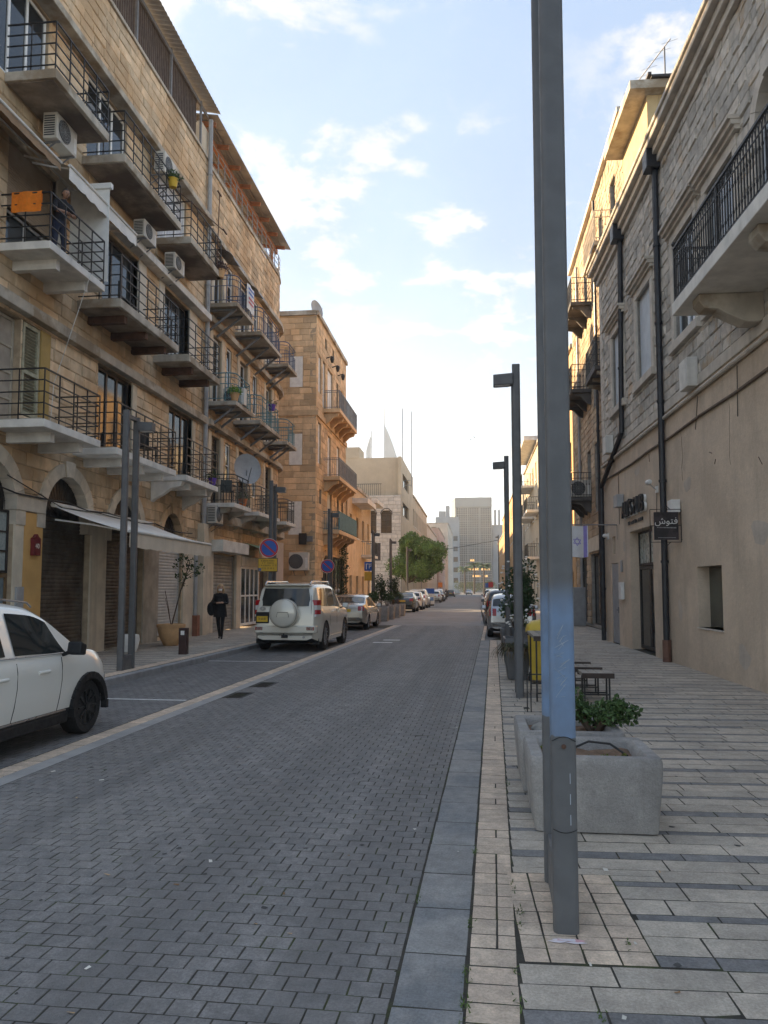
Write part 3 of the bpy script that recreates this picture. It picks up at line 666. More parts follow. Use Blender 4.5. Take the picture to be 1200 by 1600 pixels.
# balconies: three on each of three floors
BAL = {'a': (14.05, 16.35), 'b': (17.15, 20.8), 'c': (21.6, 24.4)}
for fl, v in ((1, 4.97), (2, 8.53), (3, 12.1)):
    for k, (u0, u1) in BAL.items():
        white = fl == 1 or (fl == 2 and k == 'a'); n = 2 if k != 'b' else 3
        bk = [u0 + (u1 - u0) * (i + .5) / n for i in range(n)] if not (fl == 3) else []
        b = B.balcony(u0, u1, v, 1.1, .16 if white else .2, m_slabw if white else m_slabc, brackets=bk, bmat=m_slabw if white else m_rust, under=m_darkconc if fl == 3 or (fl == 2 and k == 'b') else None)
        B.rail_bars(b, u0 + .02, u1 - .03, v, ext=.0, h=1.0 if k == 'a' else 1.08)
        g = G(); B.bx(g, .02, 1.0, u0 + .05, u1 - .05, v, v + .03); B.part('floor_tiles', g, m_slabc, b)
for u in (21.75, 24.2):      # shaped corbels under the last first-floor balcony
    g = G(); g.prism([(0, 4.80), (.95, 4.80), (.9, 4.66), (.6, 4.60), (.35, 4.42), (.12, 4.30), (0, 4.2)], 1, u - 9 - .1, u - 9 + .1); B.part('corbel', g, m_slabw)
# rooftop: slatted screen under a sheet roof
g = G(); B.bx(g, -.3, .06, 9, 26, 16.95, 17.05); B.part('coping', g, m_slabc)
g = G()
for k in range(120):
    u = 9.2 + k * .14
    if u < 25.0: g.bar(B.P(-.1, u, 17.05), B.P(-.1, u, 18.62), .035, .05)
for v in (17.1, 17.9, 18.6): g.bar(B.P(-.14, 9.2, v), B.P(-.14, 25.1, v), .04)
B.part('slat_screen', g, M('dark_brown_slat', (.09, .07, .06), .7, .2, 4))
g = G()
for u in (10, 12.5, 15, 17.5, 20, 22.5, 25.2): g.bar(B.P(-.02, u, 17.05), B.P(-.02, u, 18.7), .07)
g.bar(B.P(-.02, 9, 18.55), B.P(-.02, 25.9, 18.55), .06, .12); B.part('roof_post', g, m_grey_metal)
rows = []
for k in range(170): u = 9 + k * .101; z = .03 * (k % 2); rows.append([B.P(.42, u, 18.70 + z), B.P(-3.2, u, 19.5 + z)])
g = G().grid(rows); B.part('sheet_roof', g, m_zinc)
g = G(); B.bx(g, -.25, .0, 25.2, 25.95, 17.05, 18.0); B.part('parapet', g, m_cem)
B.pipe([(.12, 25.85, 18.4), (.12, 25.85, .2)], .085, m_pvc); B.pipe([(.1, 25.2, 3.0), (.1, 25.2, .14)], .07, m_pvc)
g = G(); B.bx(g, .0, .22, 25.08, 25.34, .12, .8); B.part('pipe_guard', g, M('terracotta_guard', (.24, .10, .06), .7, .15, 6))

# ------------------------------------------------------------------ B2: neighbour with coloured railings and a rounded corner
B = B2 = Bld('stone_apartment_house', (-9.35, 26.02, 0), 0, 1, 26.02, 'sandstone apartment house with teal and navy railings, rounded corner and timber pergola on top', 'apartment houses on the shaded side')
fls = ((4.66, 7.3), (8.26, 11.0), (11.8, 14.2))
holes = [(27.05, 29.8, .12, 2.95), (30.36, 33.1, .12, 3.0), (33.35, 34.7, .12, 2.9)]
for v0, v1 in fls: holes += [(26.75, 27.75, v0 + .02, v1 - .1), (28.4, 29.0, v0 + .9, v1 - .1), (30.0, 31.1, v0 + .02, v1 - .1), (32.0, 32.6, v0 + .9, v1 - .1), (34.0, 35.0, v0 + .02, v1 - .1)]
wl = B.wall(26.02, 36.0, 0, 16.8, holes, m_lime)
B.stones(wl, 26.02, 36.0, 4.4, 16.8, holes, m_stone2, seed=51, hb=.27, la=(.3, .62))
B.stones(wl, 26.02, 36.0, .1, 4.4, holes, m_stone2, seed=52, nobj=20)
# rounded corner in five facets
pts = [(-2.9 + 2.9 * math.cos(t), 36 + 2.9 * math.sin(t)) for t in np.linspace(0, math.pi / 2, 6)]
for i in range(5):
    (w0, u0), (w1, u1) = pts[i], pts[i + 1]; dv = Vector((w1 - w0, u1 - u0, 0)); ln = dv.length; dv.normalize(); en = Vector((dv.y, -dv.x, 0))
    g = G(); a, b_ = Vector(B.P(w0, u0, 0)), Vector(B.P(w1, u1, 0)); back = en * -.3; off = en * -.018
    g.add([a + off, b_ + off, b_ + back, a + back] + [p + Vector((0, 0, 17.2)) for p in (a + off, b_ + off, b_ + back, a + back)], [(4, 5, 6, 7), (0, 1, 5, 4), (1, 2, 6, 5), (2, 3, 7, 6), (3, 0, 4, 7)])
    wf = B.part('corner_wall', g, m_lime)
    hs = [(.25, .95, f0 + .3, f1 - .1) for f0, f1 in fls] if i in (1, 3) else []
    lay('stone', cut(courses(0, ln, .1, 17.2, .27, (.25, .5), 60 + i), hs), a - en * .06, dv, (0, 0, 1), en, .06, m_stone2 if i else m_stone2, wf, B.Mw, gap=.014, ch=.014, rough=.016, nobj=0, jit=.004, seed=70 + i)
    for h in hs:
        g = G(); p = [a + dv * h[0] + en * -.02, a + dv * h[1] + en * -.02]; g.add([(*q.xy, h[2]) for q in p] + [(*q.xy, h[3]) for q in p[::-1]], [(0, 1, 2, 3)]); B.part('window', g, GLASS)
def curved(v0, v1, d, mat, name):
    g = G(); pin = [(0, 26.02)] + pts; out = [(d, 26.02)] + [(-2.9 + (2.9 + d) * math.cos(t), 36 + (2.9 + d) * math.sin(t)) for t in np.linspace(0, math.pi / 2, 6)]
    for i in range(len(pin) - 1):
        q = [pin[i], pin[i + 1], out[i + 1], out[i]]
        g.add([B.P(*p, v0) for p in q] + [B.P(*p, v1) for p in q], [(0, 1, 2, 3), (4, 7, 6, 5), (2, 3, 7, 6), (0, 4, 7, 3)] if i == 0 else [(0, 1, 2, 3), (4, 7, 6, 5), (2, 3, 7, 6)])
    return B.part(name, g, mat)
curved(4.08, 4.38, .35, m_slabc, 'ledge'); curved(7.42, 7.62, .24, m_slabc, 'ledge'); curved(11.12, 11.32, .24, m_slabc, 'ledge'); curved(14.3, 14.48, .22, m_slabc, 'ledge'); curved(16.8, 16.95, .06, m_slabc, 'coping')
B.body(26.02, 36.0, 16.8, 11, m_lime, ends=(True, False))
g = G(); B.bx(g, -11, -2.9, 38.6, 38.9, 0, 16.8); B.bx(g, -11, -2.8, 36, 38.6, 16.3, 16.5); B.part('wall', g, m_lime)
for v0, v1 in fls:
    for u0, u1 in ((26.75, 27.75), (30.0, 31.1), (34.0, 35.0)):
        B.window(u0 + .02, u1 - .02, v0 + .03, v1 - .12, w=-.18, nx=2, fm=m_frame_w if v0 > 8 else m_frame_d, pm=M('dim_room', (.03, .026, .022), .3, .3, 5) if v0 < 5 else GLASS, name='door')
        g = G(); B.bx(g, -.02, .03, u1, u1 + .35, v0, v1); B.bx(g, -.02, .03, u0 - .3, u0, v0, v1); B.part('jamb', g, m_cem)
    for u0, u1 in ((28.4, 29.0), (32.0, 32.6)): B.window(u0 + .01, u1 - .01, v0 + .91, v1 - .11, w=-.1, nx=1, ny=2, fm=m_frame_w)
for fl, (v, rail) in enumerate(((4.66, m_darkiron), (8.26, m_tealiron), (11.8, m_navy))):
    for u0, u1 in ((26.15, 28.2), (29.3, 32.5), (33.7, 35.55)):
        b = B.balcony(u0, u1, v, 1.1, .15, m_slabc if fl else m_slabw); B.rail_round(b, u0 + .02, u1 - .02, v, mat=rail, h=1.0, rc=.3 if fl else .2)
        if fl: B.struts(b, [u0 + .25, (u0 + u1) / 2, u1 - .25][:2 if u1 - u0 < 2.5 else 3], v - .15)
        else:
            for q in (u0 + .3, u1 - .3): g = G(); g.prism([(0, v - .15), (.9, v - .15), (.85, v - .28), (.5, v - .36), (.2, v - .6), (0, v - .7)], 1, q - 26.02 - .12, q - 26.02 + .12); B.part('corbel', g, m_slabc, b)
# shop fronts
B.shutter(27.07, 29.78, .14, 2.93, -.1, m_shutg, pitch=.125, amp=.022)
g = G(); B.bx(g, .0, .52, 26.75, 29.95, 3.0, 3.42); B.part('shutter_box', g, m_slabw, bevel=.02)
g = G(); B.bx(g, .0, .1, 26.1, 26.98, .12, 4.0); B.part('pillar', g, m_cem); g = G(); B.bx(g, -.02, .07, 29.8, 30.35, .12, 3.0); B.part('pillar', g, m_cem)
B.window(30.4, 33.06, .2, 2.6, w=.0, nx=4, ny=2, fm=m_frame_w, fw=.1, name='shop_door'); g = G(); B.bx(g, -.05, .12, 30.37, 33.1, 2.6, 2.98); B.part('lintel', g, m_cem)
g = G(); B.bx(g, .0, .1, 34.75, 37.2, .12, 3.9); B.part('render_panel', g, M('pinkish_render', (.46, .385, .33), .85, .08, 2))
g = G(); B.bx(g, -.3, -.2, 33.36, 34.69, .12, 2.9); B.part('doorway', g, m_frame_d)
g = G().grid([[B.P(.05 + .7 * q, 30.6, 3.55 - .25 * q), B.P(.05 + .7 * q, 33.2, 3.55 - .25 * q)] for q in (0, .5, 1)]); g.grid([[B.P(.75, 30.6 + k * .1, 3.3), B.P(.75, 30.6 + k * .1, 3.12 - .06 * (k % 2))] for k in range(27)]); B.part('small_awning', g, M('green_cloth', (.16, .29, .21), .85, .1, 4))
# canopies over top balcony doors
for u in (27.3, 30.6):
    rows = [[B.P(.05 + .75 * math.sin(t), u - .7, 13.55 + .45 * math.cos(t)), B.P(.05 + .75 * math.sin(t), u + .7, 13.55 + .45 * math.cos(t))] for t in np.linspace(.1, 1.5, 7)]
    B.part('door_canopy', G().grid(rows), M('smoked_sheet', (.11, .09, .075), .35, .2, 4)); 
# pergola
perg = G()
for u in (27.0, 30.2, 33.2, 36.0): perg.bar(B.P(-.35, u, 16.95), B.P(-.35, u, 18.45), .16)
perg.bar(B.P(-.35, 26.1, 18.45), B.P(-.35, 37.0, 18.45), .12, .22); perg.bar(B.P(-3.4, 26.1, 18.9), B.P(-3.4, 37.0, 18.9), .12, .22)
pg = B.part('pergola', perg, m_wood)
for k in range(8): g = G(); u = 26.3 + k * 1.48; g.bar(B.P(.15, u, 18.5), B.P(-3.6, u, 19.05), .09, .16); B.part('rafter', g, m_wood, pg)
for k in range(30): g = G(); w_ = -.1 - k * .115; g.bar(B.P(w_, 26.1, 18.68 - (w_ + .1) * .146), B.P(w_, 36.9, 18.68 - (w_ + .1) * .146), .04, .03); B.part('slat', g, M('pale_slat', (.32, .30, .29), .7, .1, 4), pg)
g = G()
for k in range(12): u = 26.05 + k * .94; g.add([B.P(.3, u, 18.68), B.P(.3, u + .92, 18.68), B.P(-3.6, u + .92, 19.28), B.P(-3.6, u, 19.28), B.P(.3, u, 18.72), B.P(.3, u + .92, 18.72), B.P(-3.6, u + .92, 19.32), B.P(-3.6, u, 19.32)], [(3, 2, 1, 0), (4, 5, 6, 7), (0, 1, 5, 4), (1, 2, 6, 5), (2, 3, 7, 6), (3, 0, 4, 7)])
B.part('sheet_roof', g, m_zinc, pg)
g = G()
for k in range(4): g.tube([B.P(0, 26.2, 17.1 + k * .25), B.P(0, 36, 17.1 + k * .25)] + [B.P(-2.9 + 2.9 * math.cos(t), 36 + 2.9 * math.sin(t), 17.1 + k * .25) for t in np.linspace(.2, math.pi / 2, 6)], .016, 5)
for k in range(14): g.bar(B.P(0, 26.3 + k * .75, 16.95), B.P(0, 26.3 + k * .75, 17.86), .03)
B.part('roof_railing', g, m_grey_metal)

# ------------------------------------------------------------------ B3: plainer stone house across the side lane
B = B3 = Bld('stone_apartment_house', (-8.5, 41.2, 0), 0, 1, 41.2, 'orange sandstone house beyond the lane with three stacked balconies and white shutters', 'apartment houses on the shaded side')
holes = [(41.75, 42.6, 12.6, 14.7), (43.0, 43.8, 12.0, 14.7), (44.5, 46.1, 12.0, 14.7), (47.4, 48.1, 13.0, 14.6), (49.0, 49.7, 13.2, 14.5), (43.6, 44.2, 15.6, 16.2), (46, 46.6, 15.5, 16.3),
         (41.75, 42.6, 8.6, 10.9), (44.6, 45.6, 8.1, 10.7), (47.6, 48.6, 8.1, 10.6), (42.2, 42.8, 6.4, 7.2), (44.6, 46.0, 5.0, 7.4), (47.8, 48.5, 5.6, 7.3), (49.4, 50.1, 5.6, 7.3), (46.4, 50.4, .2, 3.6)]
ah = B.arch(44.1, 2.6, 1.0, 1.25, m_stone3, rseed=9) + [(43.0, 45.2, .12, 2.6)]
wl = B.wall(41.2, 51.1, 0, 16.7, holes + ah, m_lime); B.stones(wl, 41.2, 51.1, .1, 16.7, holes + ah, m_stone3, seed=81, nobj=120, hb=.33, la=(.4, .9), rough=.008)
B.fanlight(44.1, 2.6, 1.0); B.window(43.1, 45.1, .15, 2.6, w=-.2, nx=2, ny=2, fm=m_frame_d, name='door')
g = G(); g.box(-9, -.02, .018, .3, 0, 16.7); sw = B.part('side_wall', g, m_lime)
sh = [(-1.5, -.75, 12.7, 14.4), (-1.5, -.75, 8.4, 10.2), (-1.5, -.75, 4.6, 6.4), (-7.5, -6.5, 8.4, 10.2)]
lay('stone', cut(courses(-7, 0, .1, 16.7, .33, (.4, .95), 82), sh), (0, .06, 0), (1, 0, 0), (0, 0, 1), (0, -1, 0), .06, m_stone3, sw, B.Mw, gap=.014, ch=.014, rough=.01, nobj=300, jit=.004, seed=83)
for a0, a1, b0, b1 in sh[:3]: 
    g = G(); n = int((b1 - b0) / .1)
    for k in range(n): g.box(a0 + .02, a1 - .02, -.01 + (.012 if k % 2 else 0), .05, b0 + k * .1, b0 + k * .1 + .1)
    B.part('shutter', g, m_frame_w)
B.body(41.2, 51.1, 16.7, 9, m_lime, ends=(False, True)); B.ledge(41.15, 51.12, 16.7, 16.95, .12, m_slabc, 'coping'); g = G(); g.box(-9, -.03, -.1, .3, 16.7, 16.95); B.part('coping', g, m_slabc)
B.ledge(41.2, 51.1, 11.1, 11.4, .1, m_stone3); g = G(); g.box(-7, 0, -.06, .0, 11.1, 11.4); B.part('ledge', g, m_stone3)
for q in holes:
    if q[3] - q[2] > 1.8 and q[1] - q[0] < 3: B.shutter(q[0] + .02, q[1] - .02, q[2] + .02, q[3] - .02, -.12, m_frame_w if q[2] > 8 else m_shutw, pitch=.08, amp=.01, name='shutter')
    else: B.window(q[0] + .02, q[1] - .02, q[2] + .02, q[3] - .02, w=-.16, nx=3 if q[1] - q[0] > 3 else 1, fm=m_frame_d)
for v, tin in ((11.95, m_grey_metal), (8.05, m_grey_metal), (5.0, m_tealiron)):
    b = B.balcony(43.3, 49.8, v, .95, .22, m_stone3)
    for q in np.linspace(43.6, 49.5, 5):
        g = G(); g.prism([(0, v - .22), (.85, v - .22), (.8, v - .4), (.5, v - .5), (.2, v - .8), (0, v - .85)], 1, q - 41.2 - .12, q - 41.2 + .12); B.part('corbel', g, m_stone3, b)
    g = G(); n = 60
    for k in range(n + 1): u = 43.33 + (49.77 - 43.33) * k / n; g.bar(B.P(.92, u, v), B.P(.92, u, v + 1.05), .05 if k % 12 == 0 else .014)
    for k in range(8): 
        for u in (43.33, 49.77): g.bar(B.P(.1 + k * .11, u, v), B.P(.1 + k * .11, u, v + 1.05), .014)
    for z in (.08, .95, 1.05):
        g.bar(B.P(.92, 43.33, v + z), B.P(.92, 49.77, v + z), .03)
        for u in (43.33, 49.77): g.bar(B.P(0, u, v + z), B.P(.92, u, v + z), .03)
    B.part('railing', g, m_grey_metal if tin is m_grey_metal else m_tealiron, b)
    if tin is m_tealiron: g = G(); B.bx(g, .935, .945, 43.4, 49.7, v + .1, v + 1.0); B.part('screen', g, M('teal_mesh_screen', (.08, .17, .20), .8, .2, 8), b)
for k in range(3):
    u = 44.0 + k * 1.9; g = G(); g.bar(B.P(0, u, 15.1), B.P(.35, u, 15.2), .05); g.lathe([(.02, .1), (.1, .06), (.13, -.05), (.08, -.25), (.03, -.3)], B.P(.35, u, 15.1), 8); B.part('wall_lantern', g, m_iron)
# ------------------------------------------------------------------ R1: low house, rough stone over render, on the right
m_render = M('tan_render', (.60, .485, .37), .88, .07, 1.2, bump=.5, bscale=55, stain=.25, grain=.07, col2=(.52, .42, .32), mixscale=.7)
m_trim = M('dressed_stone', (.55, .50, .43), .82, .12, 3, bump=.35, bscale=50, stain=.3)
m_blackpipe = M('black_pipe', (.022, .024, .03), .45, .2, 6)
m_bluewhite = M('bluewhite_shutter', (.50, .55, .60), .6, .08, 3, stain=.15)
m_greydoor = M('grey_door', (.30, .31, .33), .5, .1, 3, stain=.2)
B = R1 = Bld('stone_corner_house', (RO.x, RO.y, 0), RAD(1.8), -1, 0, 'low house of rough grey stone above tan render with an iron balcony')
WN = [(13.95, 15.45), (16.25, 17.75), (19.75, 21.25), (22.95, 24.45)]
wh = [(a, b, 7.15, 9.45) for a, b in WN]
ah = B.arch(12.3, 9.2, .62, .85, m_trim, rseed=3, n=7); dh = [(11.62, 12.98, 6.65, 9.2)]
gh = [(20.2, 22.7, 0, 3.28), (15.28, 16.75, .9, 2.13), (24.3, 25.3, .0, 2.47), (24.65, 25.05, 2.75, 3.3), (9.6, 11.2, 0, 3.1)]
wl = B.wall(4, 26.25, 5.8, 12.0, wh + ah + dh, m_limeg)
sur = [(a - .2, b + .2, 6.95, 9.66) for a, b in WN]
B.stones(wl, 12.1, 25.85, 6.04, 11.84, sur + ah + dh, m_grey, hb=.27, la=(.24, .6), rough=.024, ch=.018, t=.06, gap=.016, seed=91, hj=.12, jit=.008)
B.stones(wl, 4, 12.1, 6.04, 11.84, ah + dh, m_grey, hb=.27, la=(.24, .6), rough=.024, ch=.018, t=.06, gap=.016, seed=92, nobj=0, hj=.12)
for k in range(20): g = G(); l_ = .32 if k % 2 else .5; B.bx(g, -.2, .025, 26.25 - l_, 26.27, 6.06 + k * .29, 6.06 + k * .29 + .28); B.part('quoin', g, m_trim, bevel=.01)
lw = B.wall(4, 26.25, 0, 5.8, gh, m_render, w1=.0, name='rendered_wall')
B.ledge(4, 26.28, 5.8, 6.03, .035, m_trim, 'string_course')
g = G(); B.bx(g, -9, -.36, 25.95, 26.25, 0, 12.2); B.bx(g, -9, -.36, 4, 4.3, 0, 12.2); B.bx(g, -9.3, -9, 4, 26.25, 0, 12.2); B.part('wall', g, m_limeg)
g = G(); B.bx(g, -9, -.36, 4.3, 25.95, 12.0, 12.2); B.part('roof', g, m_slabc)
for v0, v1, w_ in ((11.84, 12.02, .10), (12.022, 12.2, .2), (12.202, 12.36, .33), (12.362, 12.46, .38)): B.ledge(4, 26.27 + w_ * .6, v0, v1, w_, m_trim, 'cornice')
for i, (a, b) in enumerate(WN):
    g = G(); B.bx(g, -.2, .04, a - .2, a, 7.15, 9.45); sr = B.part('window_surround', g, m_trim, bevel=.01)
    for w0, q in ((.04, (b, b + .2, 7.15, 9.45)), (.042, (a - .2, b + .2, 9.452, 9.66)), (.11, (a - .27, b + .27, 6.95, 7.148))): g = G(); B.bx(g, -.2, w0, *q); B.part('block', g, m_trim, sr, bevel=.01)
    for v0, v1, w_ in ((9.662, 9.74, .1), (9.742, 9.83, .17), (9.832, 9.9, .23)): g = G(); B.bx(g, -.02, w_, a - .3 - w_ * .3, b + .3 + w_ * .3, v0, v1); B.part('hood', g, m_trim, sr)
    if i > 1:
        g = G(); B.bx(g, -.12, -.08, a + .01, (a + b) / 2 - .005, 7.16, 9.44); sh = B.part('window_shutter', g, m_bluewhite); g = G(); B.bx(g, -.12, -.08, (a + b) / 2 + .005, b - .01, 7.16, 9.44); B.part('shutter_leaf', g, m_bluewhite, sh)
        g = G()
        for z in (7.5, 8.3, 9.1): B.bx(g, -.08, -.06, a + .06, a + .1, z, z + .05)
        B.part('hinge', g, m_iron, sh)
    else: B.window(a + .01, b - .01, 7.16, 9.44, w=-.14, nx=2, ny=2, fm=m_bluewhite)
B.window(11.64, 12.96, 6.68, 9.2, w=-.15, nx=2, fm=m_bluewhite, name='balcony_door'); B.fanlight(12.3, 9.2, .62)
# balcony with wrought-iron railing
b = B.balcony(7.2, 13.95, 6.68, 1.15, .22, m_slabw)
for q in (8.2, 10.6, 13.05):
    g = G(); g.prism([(0, 6.459), (-1.02, 6.459), (-1.02, 6.33), (-.93, 6.22), (-.72, 6.2), (-.55, 6.1), (-.3, 5.98), (-.12, 5.97), (0, 6.0)], 1, q - .17, q + .17); B.part('corbel', g, m_slabc, b, bevel=.015)
g = G(); v = 6.68
def iron_run(p, q):
    n = max(2, int(math.dist(p, q) / .105)); d = (Vector(q) - Vector(p)) / n
    for k in range(n + 1):
        c = Vector(p) + d * k; g.bar(B.P(*c[:2], v + .06), B.P(*c[:2], v + .78), .018)
        for z in (.24, .62): B.bx(g, c[0] - .014, c[0] + .014, c[1] - .014, c[1] + .014, v + z - .02, v + z + .02)
        if k < n:
            m_ = c + d; t = [c + d * (.5 - .5 * math.cos(x)) for x in np.linspace(0, math.pi, 6)]
            g.tube([B.P(p_[0], p_[1], v + .78 + .17 * math.sin(x)) for p_, x in zip(t, np.linspace(0, math.pi, 6))], .009, 4, caps=False)
            g.tube([B.P(p_[0], p_[1], v + .16 - .08 * math.sin(x)) for p_, x in zip(t, np.linspace(0, math.pi, 6))], .008, 4, caps=False)
    for z, tt in ((.05, .025), (.8, .018), (.985, .04)): g.bar(B.P(*p, v + z), B.P(*q, v + z), tt)
iron_run((1.1, 7.25), (1.1, 13.9)); iron_run((.05, 13.9), (1.1, 13.9)); iron_run((.05, 7.25), (1.1, 7.25))
for u in (7.25, 9.5, 11.7, 13.9): g.bar(B.P(1.1, u, v), B.P(1.1, u, v + 1.02), .035)
g.lathe([(.0, -.045), (.032, -.03), (.045, 0), (.032, .03), (0, .045)], B.P(1.1, 13.9, v + 1.06), 8)
B.part('railing', g, m_iron, b)
# ground floor openings
B.window(20.25, 21.5, .05, 2.3, w=-.28, nx=1, fm=m_frame_d, fw=.09, name='door'); B.window(21.5, 22.65, .05, 2.3, w=-.28, nx=1, fm=m_frame_d, fw=.09, name='door'); B.window(20.22, 22.68, 2.32, 3.26, w=-.28, nx=2, fm=m_frame_d, pm=M('papered_glass', (.36, .40, .37), .3, .12, 3), fw=.06)
g = G(); B.bx(g, -.28, -.24, 15.29, 16.74, .91, 2.12); wf = B.part('window', g, M('murky_glass', (.035, .045, .035), .15, .5, 1.2, spec=.5)); g = G(); B.bx(g, -.34, .02, 15.24, 16.79, .87, .9); B.part('sill', g, m_trim, wf)
g = G(); B.bx(g, -.1, -.02, 24.31, 25.29, .03, 2.46); dr = B.part('door', g, m_greydoor); g = G(); B.bx(g, -.02, .04, 24.42, 24.56, 1.02, 1.06); B.bx(g, -.02, .0, 24.4, 24.47, .95, 1.13); B.part('handle', g, m_grey_metal, dr)
g = G(); B.bx(g, -.25, -.2, 24.6, 25.1, 2.7, 3.35); B.part('niche_grille', g, m_iron)
B.window(9.62, 11.18, .05, 3.08, w=-.2, nx=2, fm=m_frame_d, name='door')
# pipes and cables
for pts_ in ([(.1, 18.72, 11.75), (.1, 18.8, .42)], [(.1, 22.6, 11.75), (.1, 22.95, 6.2), (.1, 26.1, 5.0), (.12, 26.12, .02)]): B.pipe(pts_, .075, m_blackpipe, clips=True)
for u in (18.72, 22.6): g = G(); B.bx(g, .02, .34, u - .2, u + .2, 11.72, 12.19); B.part('rain_hopper', g, m_blackpipe, bevel=.02)
g = G(); g.tube([B.P(.1, 18.8, .5), B.P(.1, 18.8, .0)], .1, 8); B.part('pipe_guard', g, M('rusty_guard', (.16, .085, .06), .7, .2, 8))
B.pipe([(.05, 4.2, 5.67), (.05, 26.2, 5.68)], .045, m_trim, name='conduit', clips=False)
B.pipe([(.03, 4.2, 5.17)] + [(.03, 4.2 + k * 2, 5.17 - .03 * (k % 2)) for k in range(1, 11)] + [(.03, 26.2, 5.2)], .028, M('dusty_cable', (.16, .12, .09), .8, .2, 5), name='cable', clips=False)
for a, c in (((.02, 14.1, 5.6), (.02, 14.15, 4.7)), ((.02, 23.9, 5.1), (.02, 23.9, 3.6)), ((.02, 19.6, 4.2), (.02, 19.7, 3.4)), ((.02, 16.3, 5.6), (.02, 16.5, 4.95))): B.pipe([a, c], .008, m_iron, n=4, name='cable', clips=False)
# rooftop room
g = G(); m_yel = M('yellow_render', (.52, .40, .22), .85, .08, 2, bump=.2, bscale=50)
for q in cut([(22.95, 26.2, 12.46, 16.35)], [(24.5, 25.2, 12.8, 15.2)]): B.bx(g, -1.2, -.86, *q)
B.bx(g, -5, -1.21, 22.95, 23.2, 12.201, 16.35); B.bx(g, -5, -1.21, 25.95, 26.2, 12.201, 16.35); rr_ = B.part('rooftop_room', g, m_yel)
g = G(); B.bx(g, -5.3, -.3, 22.6, 26.5, 16.36, 16.62); B.part('eave', g, m_slabc, rr_); B.window(24.5, 25.2, 12.8, 15.2, w=-1.05, nx=1, fm=m_frame_w, pm=m_curtain)
g = G(); B.bx(g, -5.2, -.9, 22.5, 26.4, 16.63, 16.7)
for k in range(5): B.bx(g, -.9 - k * .9, -.8 - k * .9, 22.5, 26.4, 16.7, 16.78)
B.part('roof_sheet', g, m_frame_d, rr_)
g = G(); g.tube([B.P(-1.6, 23.6, 16.7), B.P(-1.6, 23.6, 18.3)], .025, 6); g.tube([B.P(-1.7, 23.3, 18.33), B.P(-1.0, 25.7, 18.22)], .018, 5)
for k in range(7): c = Vector(B.P(-1.7 + k * .11, 23.4 + k * .37, 18.32 - k * .017)); g.tube([c + Vector((-.22, .1, 0)), c + Vector((.22, -.1, 0))], .006, 4)
obj('tv_antenna', g, m_grey_metal, label='thin television aerial on a mast above the rooftop room', cat='aerial').matrix_world = B.Mw

# ------------------------------------------------------------------ R2: tall old stone house with deep balconies
m_sun = M('old_limestone', (.47, .37, .255), .86, .14, 3, bump=.8, bscale=34, rand=.22, stain=.25, col2=(.36, .26, .17), mixscale=.7)
m_iron_sub = M('dark_balcony', (.10, .095, .09), .85, .25, 3, bump=.4, bscale=40)  # darker tone for most balconies of the tall old house
B = R2 = Bld('stone_apartment_house', (5.2, 26.6, 0), 0, -1, 26.6, 'tall old stone house whose upper wall catches the low sun, dark stacked balconies', 'stone houses on the sunny side')
holes = []
for v in (4.9, 9.4, 13.9):
    holes += [(u, u + 1.1, v + .9 if k % 2 else v + .1, v + 3.0) for k, u in enumerate((28.2, 30.9, 33.2, 35.4, 38.4))]
holes += [(28.5, 31.5, .1, 3.2), (33, 36, .1, 3.2), (37.3, 39.8, .1, 3.2)]
wl = B.wall(26.6, 41, 0, 18.15, holes, m_limeg); B.stones(wl, 26.6, 41, .1, 18.15, holes, m_sun, hb=.3, la=(.3, .7), rough=.022, ch=.02, seed=101, nobj=300)
g = G(); g.box(.05, 9, .0, .3, 0, 18.15); g.box(.36, 9, 14.1, 14.4, 0, 18.15); g.box(9, 9.3, 0, 14.4, 0, 18.15); g.box(.36, 9, .3, 14.1, 17.6, 17.8); B.part('wall', g, m_limeg)
B.ledge(26.6, 41, 18.152, 18.35, .18, m_trim, 'cornice')
for q in holes: B.window(q[0] + .02, q[1] - .02, q[2] + .02, q[3] - .02, w=-.2, nx=2, fm=M('faded_green_frame', (.12, .13, .11), .6, .2, 5) if q[2] > 1 else m_frame_d)
for u0, u1, v in ((27.5, 30.4, 14.0), (34.3, 37.6, 14.3), (34.7, 37.8, 10.5), (35.3, 38.2, 5.75), (27.9, 30.3, 9.6)):
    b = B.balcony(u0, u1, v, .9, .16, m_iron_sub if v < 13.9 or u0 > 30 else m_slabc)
    g = G(); d = .86
    for k in range(int((u1 - u0) / .13) + 1): u = u0 + .02 + k * .13; g.bar(B.P(d, u, v), B.P(d, u, v + 1.1), .014); B.bx(g, d - .02, d + .02, u - .02, u + .02, v + .55, v + .59)
    for k in range(7):
        for u in (u0 + .02, u1 - .02): g.bar(B.P(.1 + k * .125, u, v), B.P(.1 + k * .125, u, v + 1.1), .016); B.bx(g, .1 + k * .125 - .025, .1 + k * .125 + .025, u - .01, u + .01, v + .55, v + .6)
    for z in (.1, .85, 1.1):
        g.bar(B.P(d, u0, v + z), B.P(d, u1, v + z), .025)
        for u in (u0 + .02, u1 - .02): g.bar(B.P(0, u, v + z), B.P(d, u, v + z), .025)
    B.part('railing', g, m_trim if v == 14.0 else m_iron, b)
    for u in np.linspace(u0 + .2, u1 - .2, 3):
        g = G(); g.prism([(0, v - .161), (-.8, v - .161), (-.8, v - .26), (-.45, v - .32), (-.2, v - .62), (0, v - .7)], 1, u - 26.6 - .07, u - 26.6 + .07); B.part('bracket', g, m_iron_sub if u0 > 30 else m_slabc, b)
B.pipe([(.1, 38.3, 17.5), (.1, 38.3, .3)], .06, m_pvc); B.pipe([(.1, 32.6, 18), (.1, 32.6, .3)], .06, m_blackpipe)
